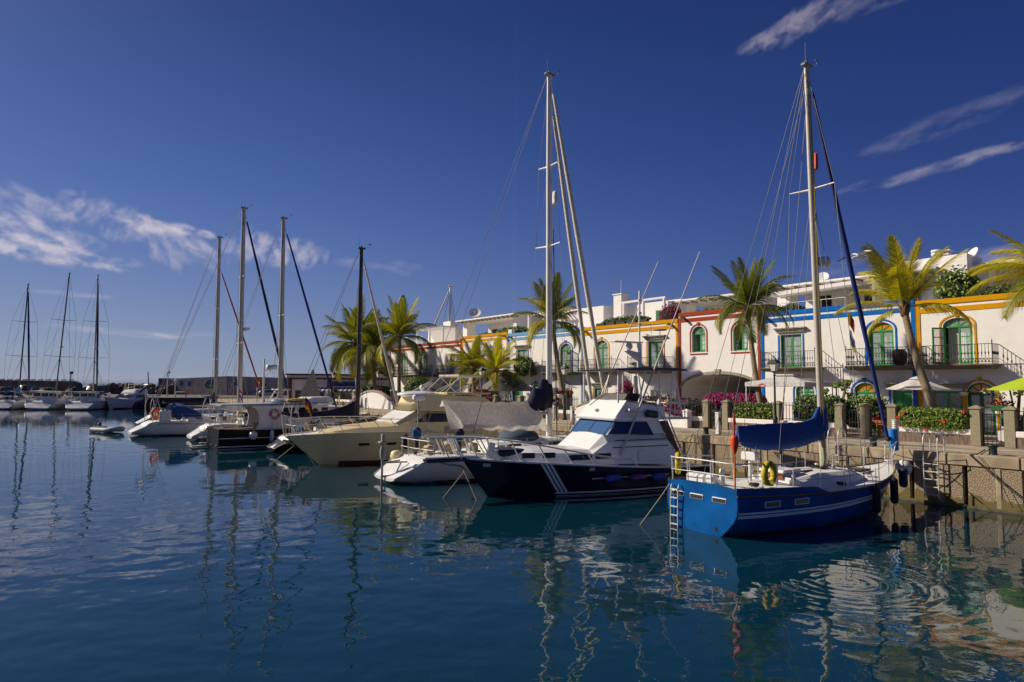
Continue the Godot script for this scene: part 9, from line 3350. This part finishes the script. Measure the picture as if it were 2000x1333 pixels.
func people_and_small() -> void:
	var yaw := atan2(-0.79151, 0.61116)
	var w := person("person in a pale blue shirt with a dark backpack walking away", qp(-61.6, 1.8, 30.2), yaw + 2.6, standing(0.13), Color(0.42, 0.5, 0.6), Color(0.03, 0.04, 0.08), Color(0.25, 0.2, 0.16))
	var bp := thing("backpack", "dark backpack on the person in the pale blue shirt", "backpack")
	bp.transform = w.transform * Transform3D(Basis.IDENTITY, Vector3(0.05, 1.22, -0.22))
	var g := G.new()
	g.cham(Vector3.ZERO, Vector3(0.32, 0.46, 0.18), 0.07)
	obj("bag", g, mat("bagnavy", 0.02, 0.025, 0.06, 0.8), bp)
	person("person in a blue top walking beside the one with the backpack", qp(-60.2, 1.8, 30.2), yaw + 2.5, standing(-0.1), Color(0.03, 0.06, 0.3), Color(0.03, 0.03, 0.05), Color(0.45, 0.42, 0.38))
	person("person in a lilac top seated on a low wall beside the paired garden posts", qp(-64.6, 1.95, 29.4), yaw + 0.2, seated(), Color(0.4, 0.34, 0.5), Color(0.3, 0.3, 0.33), Color(0.3, 0.12, 0.05))
	var ws := thing("bench", "low grey bench under the person in the lilac top", "bench")
	ws.transform = qt(-64.6, 1.8, 29.45)
	g = G.new()
	g.cham(Vector3(0, 0.25, 0), Vector3(1.2, 0.5, 0.45), 0.03)
	obj("seat", g, M.lintel, ws)
	person("person in white trousers standing by the farthest street lamp", qp(-73.2, 1.8, 30.0), yaw + 1.2, standing(0.05), Color(0.35, 0.3, 0.28), Color(0.6, 0.58, 0.55), Color(0.2, 0.1, 0.05))
	var cj := standing(0.03)
	cj.elbow_r = Vector3(0.24, 1.13, 0.16)
	cj.hand_r = Vector3(0.1, 1.3, 0.36)
	cj.elbow_l = Vector3(-0.24, 1.13, 0.16)
	cj.hand_l = Vector3(-0.08, 1.3, 0.36)
	var cp := person("person in a dark vest lifting a small camera by the white footbridge", qp(-33.5, 1.8, 29.6), yaw + 1.3, cj, Color(0.035, 0.035, 0.05), Color(0.5, 0.48, 0.45), Color(0.2, 0.14, 0.1))
	var cm := thing("hand_camera", "small dark camera held up by the person in the dark vest", "camera")
	cm.transform = cp.transform * Transform3D(Basis.IDENTITY, Vector3(0.01, 1.33, 0.45))
	g = G.new()
	g.cham(Vector3.ZERO, Vector3(0.13, 0.08, 0.06), 0.015)
	g.tube([Vector3(0, 0, 0.03), Vector3(0, 0, 0.09)], 0.03, 10)
	obj("body", g, M.rubber, cm)
	# three at a terrace table behind the sport boat
	for e in [[-28.95, 1.9, Color(0.55, 0.53, 0.5), "person in white seated nearest the sport boat's ladder, left of three"], [-27.3, 2.2, Color(0.6, 0.58, 0.56), "person in white with dark hair, middle of three behind the sport boat"], [-26.6, 0.9, Color(0.42, 0.24, 0.16), "bare-shouldered person, right of three behind the sport boat"]]:
		person(e[3], qp(e[0], 2.3, 32.7), yaw + e[1], seated(), e[2], Color(0.1, 0.1, 0.14), Color(0.03, 0.02, 0.015))
	var tb := thing("terrace_bench", "low terrace bench carrying the three people behind the sport boat", "bench")
	tb.transform = qt(-27.8, 1.8, 32.8)
	g = G.new()
	g.cham(Vector3(0, 0.42, 0), Vector3(3.6, 0.86, 0.5), 0.04)
	obj("seat", g, M.lintel, tb)
	# a gull gliding over the roofs
	var gu := thing("gull", "white gull with dark wing tips gliding above the blue house", "bird", Vector3(13.73, 9.2, -26.0), 0.3)
	gu.scale = Vector3.ONE * 1.5
	var gb := G.new()
	gb.col = Color(0.88, 0.88, 0.86)
	gb.tube([Vector3(-0.3, -0.04, 0), Vector3(-0.2, -0.01, 0), Vector3(-0.05, 0.01, 0), Vector3(0.1, 0.02, 0), Vector3(0.18, 0.04, 0), Vector3(0.24, 0.045, 0), Vector3(0.27, 0.035, 0)], [0.015, 0.045, 0.075, 0.07, 0.045, 0.042, 0.02], 9)
	gb.col = Color(0.6, 0.35, 0.03)
	gb.tube([Vector3(0.265, 0.035, 0), Vector3(0.33, 0.02, 0)], [0.016, 0.005], 6)
	for s in [-1.0, 1.0]:
		var rr := []
		var sp := [[0.0, 0.05, 0.1, 0.11], [0.2, 0.13, 0.12, 0.1], [0.42, 0.08, 0.03, 0.07], [0.62, -0.02, -0.14, 0.02]]
		for k in sp.size():
			var e: Array = sp[k]
			gb.col = Color(0.88, 0.88, 0.86)
			rr.append(PackedVector3Array([Vector3(e[2], 0.03 + e[1], e[0] * s), Vector3(e[2] - e[3] * 0.8, 0.05 + e[1], e[0] * s), Vector3(e[2] - e[3] * 2.0, 0.02 + e[1], e[0] * s), Vector3(e[2] - e[3] * 0.8, 0.02 + e[1], e[0] * s)]))
		gb.loft(rr.slice(0, 3))
		gb.col = Color(0.03, 0.03, 0.035)
		gb.loft(rr.slice(2, 4))
	gb.col = Color(0.88, 0.88, 0.86)
	gb.loft([PackedVector3Array([Vector3(-0.26, -0.03, -0.03), Vector3(-0.26, -0.03, 0.03), Vector3(-0.26, -0.045, 0)]), PackedVector3Array([Vector3(-0.42, -0.05, -0.08), Vector3(-0.42, -0.05, 0.08), Vector3(-0.42, -0.055, 0)])], true, true, false)
	obj("body", gb, M.paint, gu)
	# a round white light standard low in the water garden edge: deck chairs by the gates
	var ch := thing("garden_chair", "dark wicker garden chair behind the right gateway bars", "chair")
	ch.transform = qt(-8.9, 1.8, 32.6, 0.4)
	g = G.new()
	g.cham(Vector3(0, 0.42, 0), Vector3(0.55, 0.08, 0.55), 0.03)
	obj("seat", g, M.greycloth, ch)
	g = G.new()
	g.cham(Vector3(0, 0.75, -0.25), Vector3(0.55, 0.6, 0.08), 0.04)
	obj("backrest", g, M.greycloth, ch)
	for x in [-0.24, 0.24]:
		for z in [-0.24, 0.24]:
			g = G.new()
			g.tube([Vector3(x, 0, z), Vector3(x, 0.4, z)], 0.025, 5)
			obj("leg", g, M.iron, ch)
